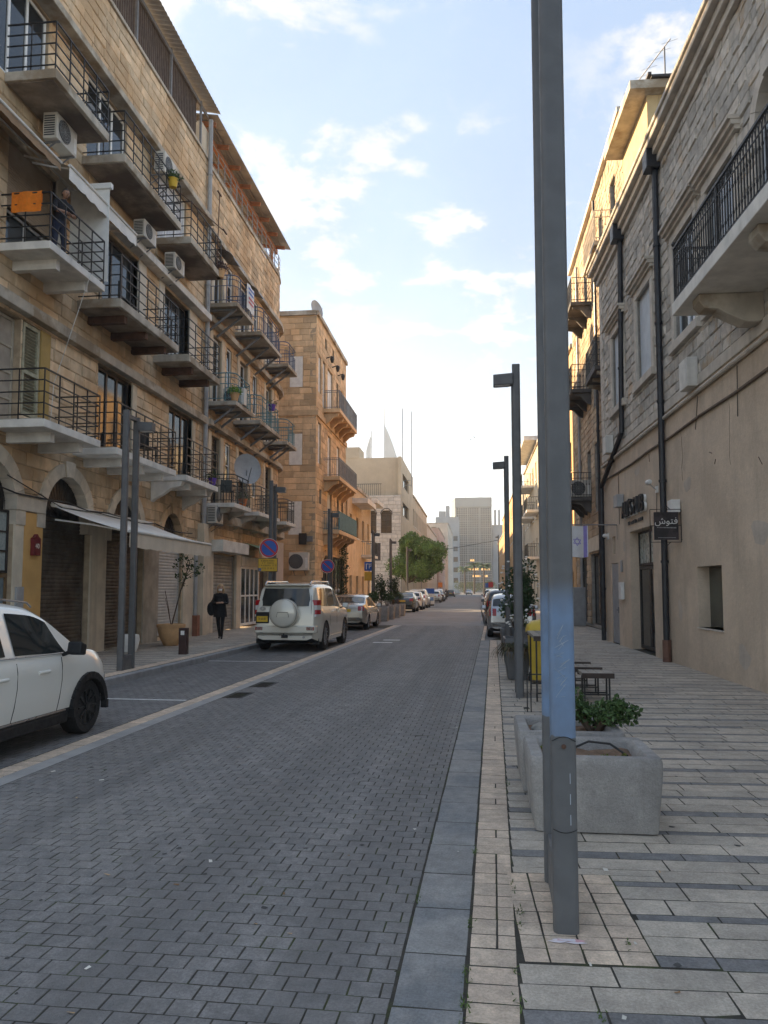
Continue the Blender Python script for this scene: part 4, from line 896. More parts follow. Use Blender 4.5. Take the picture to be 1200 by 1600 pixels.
g = G(); B.bx(g, -.02, .08, 26.6, 41, 3.3, 3.9); B.part('fascia', g, m_cem)

# ------------------------------------------------------------------ plainer blocks farther down the street
def block(name, label, x0, x1, y0, y1, h, mat, rows, cols, side, group, wm=None, win=(1.1, 1.5), parapet=.4, balc=(), near=True, roofslab=None, v00=1.2, face_win=True):
    """box-shaped house: street wall and near wall with recessed, framed windows"""
    X = x1 if side > 0 else x0
    b = Bld(name, (X, y0, 0), 0, side, y0, label, group); dep = x1 - x0; hs = []
    fh = (h - .6) / rows; cw = (y1 - y0) / cols
    for i in range(rows):
        for j in range(cols):
            c = y0 + (j + .5) * cw; z = i * fh + (v00 if i else .3); hs.append((c - win[0] / 2, c + win[0] / 2, z, z + (win[1] if i else 2.3)))
    b.wall(y0, y1, 0, h, hs, mat, w1=0.)
    g = G(); b.bx(g, -dep, -.36, y0, y0 + .3, 0, h); b.bx(g, -dep, -.36, y1 - .3, y1, 0, h); b.bx(g, -dep - .3, -dep, y0, y1, 0, h); b.part('wall', g, mat); g = G(); b.bx(g, -dep, -.36, y0 + .3, y1 - .3, h - .5, h - .3); b.part('roof', g, m_slabc)
    b.ledge(y0 - .05, y1 + .05, h, h + .22, .12, m_slabc, 'coping'); g = G(); b.bx(g, -dep, -.03, y0 - .06, y0 + .3, h, h + .22); b.part('coping', g, m_slabc)
    for q in hs:
        g = G(); b.bx(g, -.22, -.2, *q); p = b.part('window', g, GLASS); g = G(); c = (q[0] + q[1]) / 2
        b.bx(g, -.198, -.16, c - .03, c + .03, q[2] + .06, q[3] - .06); b.bx(g, -.198, -.15, q[0], q[1], q[2], q[2] + .06); b.bx(g, -.198, -.15, q[0], q[1], q[3] - .06, q[3]); b.part('frame', g, m_frame_w, p)
        if q[2] > 2: g = G(); b.bx(g, -.02, .07, q[0] - .1, q[1] + .1, q[2] - .1, q[2] - .002); b.part('sill', g, m_slabw, p)
    for u0, u1, v, d, mt in balc:
        s_ = b.balcony(u0, u1, v, d, .2, mt); g = G()
        for k in range(int((u1 - u0) / .25) + 1): g.bar(b.P(d - .04, u0 + k * .25, v), b.P(d - .04, u0 + k * .25, v + 1), .02)
        for u in (u0 + .03, u1 - .03):
            for k in range(6): g.bar(b.P(.1 + k * (d - .15) / 5, u, v), b.P(.1 + k * (d - .15) / 5, u, v + 1), .02)
            g.bar(b.P(0, u, v + 1), b.P(d - .03, u, v + 1), .035)
        g.bar(b.P(d - .04, u0, v + 1), b.P(d - .04, u1, v + 1), .035); g.bar(b.P(d - .04, u0, v + .1), b.P(d - .04, u1, v + .1), .03); b.part('railing', g, m_darkiron, s_)
    if roofslab: u0, u1, v, d = roofslab; g = G(); b.bx(g, -.5, d, u0, u1, v, v + .35); b.part('roof_slab', g, m_slabw)
    return b
m_or = M('orange_render', (.52, .33, .155), .85, .08, .8, bump=.2, bscale=20, stain=.15); m_beige = M('beige_render', (.50, .43, .32), .85, .08, .8, stain=.2); m_pale = M('pale_render', (.52, .47, .39), .85, .08, .8, stain=.15)
GL_, GR_ = 'houses farther along the shaded side', 'stone houses on the sunny side'
block('stone_house', 'orange stone house just past the dark balconies, seen as a sliver beside the lamp post', 5.3, 14, 42, 58, 14.6, m_or, 4, 5, -1, GR_, balc=((45, 49, 7.6, .9, m_slabc), (51, 55, 7.6, .9, m_slabc)))
block('apartment_block', 'block with a jutting flat roof slab and pale balconies behind the second lamp post', 5.1, 14, 60, 80, 13.2, m_beige, 4, 6, -1, GR_, balc=((62, 66, 4.2, 1., m_slabw), (62, 66, 7.9, 1., m_slabw), (68, 73, 10.6, 1., m_slabw), (68, 73, 7.9, 1., m_slabw), (74, 78, 4.2, 1., m_slabw)), roofslab=(63, 76, 13.6, 1.1))
block('pale_house', 'pale plain house between the jutting-slab block and the ochre one', 5.0, 14, 82, 93, 12.2, m_pale, 4, 3, -1, GR_)
block('ochre_house', 'ochre house with a cornice near the far tower, lit from the side', 4.7, 14, 95, 132, 13., m_or, 4, 10, -1, GR_)
block('ochre_house', 'last low ochre house before the crossing, sunny side', 5.2, 14, 134, 176, 11.5, m_or, 3, 10, -1, GR_)
b4 = block('low_house', 'low beige house with two flat concrete canopies after the orange house', -17, -8.4, 51.2, 63, 8.8, m_stone3, 2, 4, 1, GL_, balc=((57.5, 60.5, 4.2, .9, m_slabw),), roofslab=(53.2, 57.8, 7.6, 1.1))
g = G(); b4.bx(g, -.2, 1.1, 58.6, 63, 8.2, 8.5); b4.part('roof_slab', g, m_slabw)
# white stone house with arched windows, taller blank wall behind its terrace
B = B5 = Bld('white_stone_house', (-7.05, 75, 0), 0, 1, 75, 'white stone house with arched windows facing the viewer and a blank taller wall', GL_)
g = G(); g.box(-9, 0, 0, .3, 0, 9.9)
sh = [(-1.95, -.9, 7.05, 8.9), (-3.45, -2.4, 7.05, 8.9), (-2.8, -2.0, 4.4, 6.1)]; ahs = [(q[0] + .07 * k, q[1] - .07 * k, 8.9 + .12 * k, 9.02 + .12 * k) for q in sh[:2] for k in range(3)]
g = G()
for q in cut([(-9, 0, 0, 10.75)], sh + ahs): g.box(q[0], q[1], .02, .3, q[2], q[3])
fw_ = B.part('wall', g, m_limeg)
lay('stone', cut(courses(-9, 0, .1, 10.75, .36, (.5, 1.0), 7), sh + ahs), (0, .06, 0), (1, 0, 0), (0, 0, 1), (0, -1, 0), .06, m_white, fw_, B.Mw, gap=.03, ch=.02, rough=.012, nobj=150, jit=.004, seed=8)
for q in sh[:2]:
    c = (q[0] + q[1]) / 2; r_ = (q[1] - q[0]) / 2; g = G(); n = 12
    g.add([(c - r_ * math.cos(math.pi * k / n), .12, 8.9 + r_ * math.sin(math.pi * k / n)) for k in range(n + 1)] + [(c, .12, 8.9)], [(i, i + 1, n + 1) for i in range(n)]); g.box(q[0], q[1], .12, .14, 7.05, 8.9); p = B.part('arched_window', g, GLASS)
    g = G(); g.add([(c - r_ * k2 * math.cos(math.pi * k / n), -.02, 8.9 + r_ * k2 * math.sin(math.pi * k / n)) for k in range(n + 1) for k2 in (1.0,)] + [(c - r_ * 1.14 * math.cos(math.pi * k / n), -.02, 8.9 + r_ * 1.14 * math.sin(math.pi * k / n)) for k in range(n + 1)], [(i, i + 1, n + 2 + i, n + 1 + i) for i in range(n)])
    for x in (q[0] + .03, c, q[1] - .03): g.box(x - .03, x + .03, .06, .11, 7.05, 8.9)
    for z in (7.08, 7.7, 8.3, 8.87): g.box(q[0], q[1], .065, .105, z - .03, z + .03)
    B.part('frame', g, m_frame_d, p)
q = sh[2]; g = G(); g.box(q[0], q[1], .1, .14, q[2], q[3]); p = B.part('window', g, M('dark_shutters', (.03, .03, .04), .5, .2, 4)); g = G(); g.box(-2.43, -2.37, .05, .099, q[2], q[3]); B.part('frame', g, m_frame_d, p)
g = G(); hs = [(77, 84, 11.9, 13.2), (77, 84, 9.0, 10.3), (78, 86, 5.2, 7.0)]
for r_ in cut([(75.3, 90, 0, 14.6)], hs): B.bx(g, -.3, 0, *r_)
g.box(-12, -.35, .9, 1.2, 10.5, 14.6); g.box(-12, -.35, 14.7, 15, 0, 14.6); g.box(-12.3, -12, .9, 15, 0, 14.6); g.box(-12, -.35, 1.2, 14.7, 14.1, 14.3); g.box(-9, -.3, .3, .9, 10.4, 10.6); B.part('upper_block', g, m_beige)
for q in hs: B.window(q[0], q[1], q[2], q[3], w=-.25, nx=5, fm=m_frame_d)
g = G(); g.box(-9.5, -6.3, .85, 4.5, 14.61, 16.9); g.box(-6.2, -4.2, .87, 4, 14.61, 15.7); B.part('roof_room', g, m_beige)
g = G()
for k in range(24): g.bar((-6.6 + k * .2, .15, 10.75), (-6.6 + k * .2, .15, 11.9), .03)
g.bar((-6.7, .15, 11.9), (-1.9, .15, 11.9), .05); B.part('terrace_railing', g, m_darkiron)
for x, y, lab in ((-7.15, 78, 'bare flagpole on the roof edge, the one nearer the sail tower'), (-6.38, 79.5, 'bare flagpole on the roof edge, the one nearer the open sky')):
    z0 = 14.6 if x < -7.06 else 12.1; g = G(); g.tube([(x, y, z0), (x, y, 19.9)], .045, 6); g.lathe([(0, .0), (.07, .05), (0, .12)], (x, y, 19.9), 6)
    for z in (z0 + .2, z0 + .7): g.bar((x, y, z), (-7.06 if x > -7.06 else x - .1, y, z), .05)
    obj('flagpole', g, m_pvc, label=lab, cat='flagpole', group='flagpoles on the white stone house')
block('ribbed_block', 'long orange-beige block with ribbed upper wall behind the round tree', -17, -7.1, 90.2, 117, 12.4, m_beige, 3, 12, 1, GL_, win=(1., 2.))
block('beige_house', 'beige house glimpsed past the round tree', -17, -7.2, 119, 150, 11.4, m_pale, 3, 7, 1, GL_)
block('pinkish_house', 'narrow pinkish house next to the pale one before the crossing', -17, -7.0, 152, 186, 13.5, M('pink_render', (.48, .33, .26), .85, .08, 1), 4, 7, 1, GL_)
block('cream_corner_house', 'cream corner house with square windows at the far crossing', -15, -6.4, 190, 230, 17.5, m_pale, 4, 7, 1, GL_)
# stepped grey block and the tall office tower closing the view
B = Bld('stepped_grey_block', (-20, 300, 0), 0, 1, 300, 'stepped grey block rising behind the low houses beside the tower', 'towers in the haze')
m_gt = M('grey_tower', (.26, .29, .31), .8, .1, .3)
g = G(); g.box(-2, 14, 0, 20, 0, 25); B.part('wall', g, m_gt); g = G(); g.box(5, 14, 3, 18, 25, 29.5); B.part('upper_block', g, m_gt); g = G(); g.box(9, 10.4, 4, 8, 29.5, 34); g.box(6.2, 8.8, 5, 8, 29.5, 32); B.part('rooftop_tower', g, m_gt)
for z in range(4, 23, 4):
    for x in range(0, 13, 3): g = G(); g.box(x, x + 1.6, -.1, -.02, z, z + 1.8); B.part('window', g, GLASS)
B = TW = Bld('office_tower', (0, 350, 0), 0, 1, 350, 'tall grey office tower with a window grid closing the street', 'towers in the haze')
m_tw = M('tower_cladding', (.24, .262, .262), .7, .06, .2); m_tg = M('tower_glass', (.05, .06, .065), .15, .2, .3)
g = G(); g.box(-8.5, 7.7, .0, 20, 0, 42.3); g.add([(-8.5, 0, 0), (-10.5, 12, 0), (-10.5, 12, 42.3), (-8.5, 0, 42.3), (-8.5, 20, 0), (-8.5, 20, 42.3)], [(0, 1, 2, 3), (1, 4, 5, 2), (2, 5, 3)]); B.part('shaft', g, m_tw)
g = G(); g.box(-8.6, 7.8, -.5, -.01, 38.2, 42.4); B.part('crown_band', g, m_tw)
for x in (-8.4, -3.1, 2.2, 7.4): g = G(); g.box(x, x + .35, -.7, -.02, 0, 38.2); B.part('rib', g, m_tw)
m_orange_pane = M('orange_window', (.8, .5, .2), .5, .2, .3, emit=(1., .5, .14, .22)); lt = random.Random(4)  # orange panes with weak emission on the tower front
for k in range(12):
    z = 2.0 + k * 3.0; g = G(); g.box(-8.0, 7.4, -.12, -.03, z, z + 2.75); rw = B.part('window_row', g, m_tg)
    g = G()
    for j in range(16): x = -8.0 + j * .98; g.box(x, x + .16, -.3, -.13, z, z + 2.75)
    for q in (.9, 1.8): g.box(-8, 7.4, -.24, -.14, z + q - .06, z + q + .06)
    B.part('mullions', g, m_tw, rw)
for z, xs in ((9.9, range(4, 15)), (6.9, range(7, 14)), (13.9, range(6, 8))):
    for j in xs:
        if lt.random() < .85: x = -8.0 + j * .98; g = G(); g.box(x + .18, x + .94, -.16, -.125, z, z + .82); B.part('orange_window', g, m_orange_pane)
g = G(); g.tube([(-4, 8, 42.3), (-4, 8, 44)], .1, 5); g.tube([(-4, 8, 44), (5, 8, 43.6)], .05, 4); g.box(2, 4, 6, 8, 42.3, 43.2); B.part('roof_plant', g, m_gt)
block('grey_side_tower', 'lower grey slab with two stacks to one side of the office tower', 8.0, 15, 352, 366, 30, m_gt, 8, 4, -1, 'towers in the haze')
for x, lab in ((9.4, 'thin grey chimney stack nearer the office tower'), (11.2, 'thin grey chimney stack farther from the office tower')):
    g = G(); g.lathe([(.5, 30.2), (.45, 37.5)], (x, 356, 0), 10); obj('chimney_stack', g, m_gt, label=lab, cat='chimney', group='stacks beside the office tower')
# distant sail-shaped tower and its small twin fin
m_sail = M('sail_glass', (.26, .33, .38), .35, .05, .1)
def sail(x0, x1, z0, z1, zs, y, lab, flip=1):
    n = 10; prof = [(x0 + (x1 - x0) * (k / n) ** .82, z1 + (z0 - z1) * (k / n)) for k in range(n + 1)]
    poly = [(x0, 0), (x0, z1)] + prof[1:] + [(x1, 0)]
    g = G().prism(poly, 1, y - 4, y + 4); t = empty('sail_tower', ((x0 + x1) / 2, y, 0), label=lab, cat='tower', group='towers in the haze')
    g.xf(Matrix.Translation((-(x0 + x1) / 2, -y, 0))); obj('shaft', g, m_sail, t)
    g = G(); g.tube([(x0 - (x0 + x1) / 2, 0, z1 - 2), (x0 - (x0 + x1) / 2, 0, zs)], .35, 5); obj('spire', g, m_sail, t)
sail(-59.9, -50.8, 88, 112.2, 124, 520, 'pale sail-shaped glass tower with a thin spire above the roofs')
sail(-69.5, -72.6, 95, 105.2, 109.5, 524, 'small pale fin with a thin spire, left of the sail tower')
# repairs and small marks on the tan wall
r = random.Random(55); m_patch = M('repair_render', (.50, .43, .36), .9, .1, 3, bump=.5, bscale=60, stain=.2)
for u, v, a, b_ in ((17.2, 3.9, .5, .35), (13.4, 2.6, .7, .5), (21.6, 4.85, .6, .25), (14.3, .5, .55, .4), (18.0, 1.2, .3, .5), (23.4, 2.9, .3, .3)):
    n = 14; g = G(); off = r.uniform(0, 6); g.add([(-.0035, u + a * .5 * (1 + .25 * math.sin(3 * t_ + off)) * math.cos(t_), v + b_ * .5 * (1 + .25 * math.cos(2 * t_ + off)) * math.sin(t_)) for t_ in np.linspace(0, 6.283, n + 1)[:-1]], [tuple(range(n))]); obj('repair_patch', g, m_patch, R1.root)
for u, v, ang, l_ in ((15.6, 4.3, .3, .16), (15.4, 4.15, -1., .1), (19.4, 4.95, 1.5, .3), (20.3, 4.9, 1.4, .2), (13.2, 3.7, .8, .2)):
    g = G().tube([(-.004, u, v), (-.004, u + l_ * math.cos(ang), v + l_ * math.sin(ang))], .009, 4); obj('scar', g, M('scar_dark', (.10, .06, .05), .9), R1.root)
for u0, v0 in ((14.6, 5.05), (17.6, 5.1), (21.2, 3.3), (12.9, 2.9)):
    p = Vector((u0, v0)); pts_ = []
    for k in range(9): pts_.append((-.0025, p.x, p.y)); p = p + Vector((r.uniform(-.07, .07), -r.uniform(.08, .2)))
    obj('crack', G().tube(pts_, .0035, 3), M('crack_dark', (.16, .12, .09), .95), R1.root)
# ================================================================== STREET FURNITURE
m_lamp = M('lamp_paint', (.105, .107, .110), .5, .1, 6, bump=.15, bscale=200, spec=.4, stain=.3)
m_cplant = M('planter_concrete', (.335, .318, .297), .9, .12, 5, bump=.8, bscale=110, speck=.7, grain=.1, stain=.5, col2=(.29, .275, .26), mixscale=1.6)
m_soil = M('soil', (.20, .13, .085), .95, .25, 9, bump=1., bscale=60)
def rrect(hx, hy, r, n=4):
    out = []
    for cx_, cy2, a0 in ((hx - r, hy - r, 0), (-hx + r, hy - r, 90), (-hx + r, -hy + r, 180), (hx - r, -hy + r, 270)):
        out += [(cx_ + r * math.cos(RAD(a0 + 90 * k / n)), cy2 + r * math.sin(RAD(a0 + 90 * k / n))) for k in range(n + 1)]
    return out
def lamp(x, y, z0, to, lab, mat=None, gapy=.66, h=5.15, grp='twin-post street lamps'):
    """two slim posts one behind the other, tied at foot and top; the head reaches over the road (to = +1 or -1 in x)"""
    t = empty('street_lamp', (x, y, z0), RAD(-1.3), label=lab, cat='street lamp', group=grp); m = mat or m_lamp
    for k in (0, 1):
        p = rrect(.062, .05, .03); g = G().prism([(a, b + k * gapy) for a, b in p], 2, 0, h if k == 0 else h - .06); obj('post', g, m, t, smooth=True, angle=35)
    g = G().prism([(-.045, .052), (.045, .052), (.045, gapy - .052), (-.045, gapy - .052)], 2, 0, .28); obj('foot_plate', g, m_lamp, t, bevel=.01)
    g = G().box(-.04, .04, .052, gapy - .052, h - .14, h - .07); obj('top_tie', g, m_lamp, t)
    g = G().prism([(to * .05, h - .33), (to * .36, h - .34), (to * .36, h - .17), (to * .05, h - .15)], 1, gapy - .09 if to > 0 else -.09, gapy + .09 if to > 0 else .09); hd = obj('lamp_head', g, m_lamp, t, bevel=.01)
    g = G().prism([(to * .1, h - .34), (to * .34, h - .348), (to * .34, h - .341), (to * .1, h - .334)], 1, (gapy if to > 0 else 0) - .07, (gapy if to > 0 else 0) + .07); obj('lens', g, M('lamp_lens', (.55, .55, .53), .3, .05, 5), hd)
    return t
m_lampb = M('lamp_paint_blue', (.105, .107, .110), .5, .1, 6, bump=.15, bscale=200, stain=.3)
nt2 = m_lampb.node_tree; pn = [n for n in nt2.nodes if n.type == 'BSDF_PRINCIPLED'][0]; src = pn.inputs['Base Color'].links[0].from_socket
gn = nt2.nodes.new('ShaderNodeNewGeometry'); sx = nt2.nodes.new('ShaderNodeSeparateXYZ'); nt2.links.new(gn.outputs['Position'], sx.inputs[0])
nn_ = nt2.nodes.new('ShaderNodeTexNoise'); nn_.inputs['Scale'].default_value = 7.; nn_.inputs['Detail'].default_value = 6; nt2.links.new(gn.outputs['Position'], nn_.inputs[0])
zz = mth('ADD', sx.outputs[2], mth('MULTIPLY', mth('SUBTRACT', nn_.outputs[0], .5, nt2), .10, nt2), nt2)
mask = mth('MULTIPLY', ramp(zz, 1.56, 1.74, 1, 0, nt_=nt2), ramp(zz, .932, .938, 0, 1, nt_=nt2), nt2)
mask = mth('MULTIPLY', mask, ramp(nn_.outputs[0], .25, .75, .55, 1, nt_=nt2), nt2)
mx = nt2.nodes.new('ShaderNodeMix'); mx.data_type = 'RGBA'; nt2.links.new(mask, mx.inputs['Factor']); nt2.links.new(src, mx.inputs['A']); mx.inputs['B'].default_value = (.15, .235, .37, 1); nt2.links.new(mx.outputs['Result'], pn.inputs['Base Color'])
t = lamp(.432, 4.07, 0, -1, 'big grey lamp post in front with a blue sprayed band and scratches', m_lampb, h=5.6)
g = G(); n = 10                                   # access panel seams, bolt and scratched tag
for z, c in ((.925, .022), (.50, -.018)): g.tube([(-.058 + .116 * k / n, -.0515, z + c * math.sin(math.pi * k / n)) for k in range(n + 1)], .0022, 4)
obj('panel_seam', g, M('dark_seam', (.02, .02, .02), .8), t)
g = G().lathe([(.012, 0), (.012, -.008), (.0, -.01)], (0, -.05, .90), 10, axis='Y'); obj('bolt', g, m_rust, t)
g = G(); r = random.Random(12)
for k in range(9):
    z = 1.16 + k * .036; x0 = -.02 + r.uniform(-.012, .012); g.tube([(x0, -.0512, z), (x0 + r.uniform(.015, .045), -.0512, z + r.uniform(.02, .06)), (x0 + r.uniform(-.02, .02), -.0512, z + r.uniform(-.02, .02)), (x0 + r.uniform(.02, .05), -.0512, z + r.uniform(-.04, .05))], .0011, 3)
for k in range(3): g.tube([(.028, -.0512, .52 + k * .1), (.028, -.0512, .57 + k * .1)], .002, 3)
obj('scratches', g, M('bare_scratch', (.38, .42, .46), .6, .1, 9), t)
lamp(.68, 12.4, 0, -1, 'grey twin-post lamp beside the yellow bin', h=5.25); lamp(.86, 20.8, 0, -1, 'grey twin-post lamp standing among the flowering shrubs', h=5.2)
for y, lab in ((14.4, 'grey twin-post lamp in front of the white shop awning'), (24.5, 'grey twin-post lamp carrying the big no-stopping sign'), (33.5, 'grey twin-post lamp carrying the smaller no-stopping sign'), (46, 'grey twin-post lamp near the parking sign'), (54, 'grey lamp post just before the concrete planters end'), (64.6, 'grey lamp post against the round tree')):
    lamp(kx(y, -7.08), y, .12, 1, lab, h=5.05, gapy=.45)
for y, lab in ((96, 'thin lamp post far down the sunny side'),): lamp(2.9, y, 0, -1, lab, h=8.2)

def planter(x0, x1, y0, y1, h, lab, rz=0., grp='concrete planters', mat=None, th=.075, flare=.03, soil=.08):
    cx_, cy2 = (x0 + x1) / 2, (y0 + y1) / 2; a, b = (x1 - x0) / 2, (y1 - y0) / 2
    t = empty('concrete_planter', (cx_, cy2, 0), rz, label=lab, cat='planter', group=grp); g = G(); rows = []
    for s_, z in ((-flare * 1.2, 0.01), (-flare, .04), (0, h * .8), (0, h - .03), (-.012, h), (-th, h), (-th - .02, h - .03), (-th - .03, h - soil - .1)):
        rows.append([(p[0], p[1], z) for p in rrect(a + s_, b + s_, max(.02, .045 + s_ * .3), 3)])
    g.grid(rows, closed=True); obj('box', g, mat or m_cplant, t, smooth=True, angle=50)
    g = G(); n = 10; r = random.Random(int(x0 * 100)); rows = [[(-a + th + .01 + (2 * a - 2 * th - .02) * i / n, -b + th + .01 + (2 * b - 2 * th - .02) * j / n, h - soil + r.uniform(-.015, .02)) for i in range(n + 1)] for j in range(n + 1)]
    obj('soil', g.grid(rows), m_soil, t); return t
planter(.37, 1.27, 5.6, 6.42, .52, 'grey concrete planter of bare soil behind the big lamp post', th=.09)
planter(.35, 1.22, 6.66, 7.55, .5, 'grey concrete planter holding the leafy rose bush and a rock', th=.09)
m_leaf = M('leaf_green', (.052, .095, .028), .6, .35, 9, spec=.4); m_leaf2 = M('leaf_dark', (.032, .062, .022), .6, .35, 9); m_leafy = M('leaf_yellow', (.13, .15, .03), .65, .3, 9); m_twig = M('twig', (.085, .06, .042), .85, .2, 12)
def bush(name, c, rad, n, size, lab, seed, mat=None, cat='shrub', grp=None, stems=7, lobes=7, z0=None, flowers=None):
    r = random.Random(seed); z0 = c[2] - rad[2] if z0 is None else z0; t = empty(name, (c[0], c[1], z0), label=lab, cat=cat, group=grp); g = G(); cc = (0, 0, c[2] - z0)
    tips = []
    for k in range(lobes):
        d = Vector((r.uniform(-1, 1), r.uniform(-1, 1), r.uniform(-.7, .9))); d = d.normalized() * r.uniform(.3, .85); p = (cc[0] + d.x * rad[0] * .75, cc[1] + d.y * rad[1] * .75, cc[2] + d.z * rad[2] * .75); tips.append(p)
        leaves(g, p, [q * r.uniform(.32, .5) for q in rad], n // lobes, size, r, shell=.3)
    obj('foliage', g, mat or m_leaf, t); g = G()
    for k in range(stems): p = tips[k % len(tips)]; g.tube([(p[0] * .15, p[1] * .15, 0), (p[0] * .55, p[1] * .55, p[2] * .55), p], [.018, .012, .005], 5)
    obj('stem', g, m_twig, t)
    if flowers:
        g = G()
        for k in range(flowers): d = Vector((r.gauss(0, 1), r.gauss(0, 1), r.gauss(0, 1))).normalized(); g.lathe([(.0, -.02), (.035, 0), (.02, .02), (0, .015)], (d.x * rad[0] * .9, d.y * rad[1] * .9, cc[2] + d.z * rad[2] * .9), 6)
        obj('flowers', g, M('white_petals', (.75, .74, .70), .7, .06, 9), t)
    return t
bush('rose_bush', (1.02, 7.12, .62), (.40, .38, .27), 1300, .05, 'leafy rose bush in the second concrete planter', 3, stems=9, z0=.42, lobes=9)
g = G(); r = random.Random(3); n = 7; rows = [[(.1 * math.sin(math.pi * i / n) * (1 + r.uniform(-.2, .2)) * math.cos(a), .13 * math.sin(math.pi * i / n) * (1 + r.uniform(-.2, .2)) * math.sin(a), .07 * math.cos(math.pi * i / n)) for a in np.linspace(0, 2 * math.pi, 9)[:-1]] for i in range(n + 1)]
obj('rock', g.grid(rows, closed=True), M('rock_grey', (.17, .165, .15), .85, .25, 9, bump=.6, bscale=40), loc=(.58, 6.98, .46), label='dark grey rock lying in the second concrete planter', cat='rock')
g = G(); r = random.Random(8)
leaves(g, (.55, 6.0, .46), (.09, .2, .05), 90, .045, r, up=.9); leaves(g, (.95, 5.85, .45), (.2, .1, .035), 80, .035, r, up=.9)
obj('weeds', g, m_leafy, kind='stuff', label='sparse yellow-green weeds in the bare planter')
g = G().tube([(.75, 6.22, .47), (.85, 6.2, .52), (1.0, 6.15, .515), (1.1, 6.0, .46)], .009, 6); obj('irrigation_hose', g, m_iron, label='black irrigation hose arched over the soil of the bare planter', cat='hose')
planter(.55, 1.0, 14.75, 15.4, .52, 'grey planter overflowing with drooping dark grass beside the yellow bin', mat=m_lamp, th=.03, flare=.04)
t = empty('grass_plant', (.78, 15.05, .42), label='drooping dark grass clump in the grey planter by the yellow bin', cat='plant'); g = G(); r = random.Random(5)
for k in range(320):
    a = r.uniform(0, 6.28); l_ = r.uniform(.2, .42); p = Vector((r.uniform(-.2, .2), r.uniform(-.25, .25), .02)); d = Vector((math.cos(a), math.sin(a), 0)); e = Vector((-d.y, d.x, 0)) * .008
    q = [p, p + d * l_ * .4 + Vector((0, 0, l_ * .55)), p + d * l_ * .9 + Vector((0, 0, l_ * .15)), p + d * l_ * 1.1 - Vector((0, 0, l_ * .3))]; g.add([q[0] - e, q[0] + e, q[1] - e, q[1] + e, q[2] - e * .7, q[2] + e * .7, q[3]], [(0, 1, 3, 2), (2, 3, 5, 4), (4, 5, 6)])
obj('blades', g, M('dry_dark_grass', (.055, .065, .03), .75, .4, 12, col2=(.12, .075, .04), mixscale=6), t)
# yellow recycling bin
t = empty('recycling_bin', (1.2, 14.45, 0), label='yellow plastic recycling bin with rounded lid behind the wooden table', cat='bin'); m_ybin = M('yellow_plastic', (.56, .40, .05), .45, .08, 4, stain=.2)
g = G(); rows = [[(p[0], p[1], z) for p in rrect(a, a, .07, 3)] for a, z in ((.2, .06), (.205, .12), (.215, .22), (.22, .24), (.25, .86), (.265, .9))]; g.grid(rows, closed=True); g.f.append(tuple(range(16))); g.m.append(0); obj('body', g, m_ybin, t, smooth=True)
g = G(); rows = [[(p[0], p[1], z) for p in rrect(a, a, .08, 3)] for a, z in ((.285, .9), (.285, .95), (.26, 1.03), (.18, 1.1), (.08, 1.125), (.001, 1.13))]; g.grid(rows, closed=True); obj('lid', g, m_ybin, t, smooth=True)
for x in (-.21, .21): g = G().lathe([(.08, -.025), (.08, .025)], (x, .2, .08), 12, axis='X'); obj('wheel', g, m_iron, t)
# wooden tables and benches with metal frames
m_plank = M('weathered_plank', (.30, .27, .23), .8, .18, 5, bump=.4, bscale=50); m_plank_d = M('dark_plank_edge', (.05, .035, .028), .7, .2, 6)
def slat_table(name, x, y, L_, W_, h, lab, cat, n=4, rz=0.):
    t = empty(name, (x, y, 0), rz, label=lab, cat=cat, group='slatted wooden street seats')
    for k in range(n): w_ = W_ / n; g = G().box(-W_ / 2 + k * w_ + .006, -W_ / 2 + (k + 1) * w_ - .006, -L_ / 2, L_ / 2, h - .05, h); obj('plank', g, m_plank, t, bevel=.005)
    for yy in (-L_ / 2 - .02, L_ / 2 + .02): g = G().box(-W_ / 2, W_ / 2, yy - .02, yy + .02, h - .075, h - .003); obj('end_board', g, m_plank_d, t)
    for a in (-W_ / 2 + .05, W_ / 2 - .05):
        for b in (-L_ / 2 + .12, L_ / 2 - .12): g = G().bar((a, b, 0), (a, b, h - .05), .025); obj('leg', g, m_iron, t)
    for b in (-L_ / 2 + .12, L_ / 2 - .12): g = G().bar((-W_ / 2 + .05, b, h - .065), (W_ / 2 - .05, b, h - .065), .025); g.bar((-W_ / 2 + .05, b, .12), (W_ / 2 - .05, b, .12), .02); obj('cross_rail', g, m_iron, t)
slat_table('wooden_table', 1.12, 12.65, 1.5, .52, .98, 'slatted wooden high table half hidden by the big lamp post', 'table')
slat_table('wooden_bench', 1.78, 12.1, .5, .46, .45, 'slatted wooden stool nearest the rose bush', 'bench', 4); slat_table('wooden_bench', 1.75, 13.0, .5, .46, .45, 'slatted wooden stool in the middle of the three', 'bench', 4); slat_table('wooden_bench', 1.7, 13.9, .5, .46, .45, 'slatted wooden stool farthest from the rose bush', 'bench', 4)
g = G().box(-.15, .15, -.1, .1, 0, .09); g.box(-.1, .12, -.08, .06, .091, .16); obj('cardboard_tray', g, M('cardboard', (.24, .15, .09), .85, .2, 6), loc=(1.3, 13.55, 0), rz=.3, label='flattened brown cardboard on the ground by the yellow bin', cat='cardboard')
g = G()
for k in range(2): g.bar((.70 + k * .05, 11.0, 0), (.70 + k * .05, 11.0, .52), .016)
g.bar((.70, 11.0, .51), (1.25, 11.0, .51), .016); g.bar((1.25, 11.0, 0), (1.25, 11.0, .52), .016); obj('metal_rail', g, m_iron, label='thin black metal hoop standing in the paving before the high table', cat='rail')
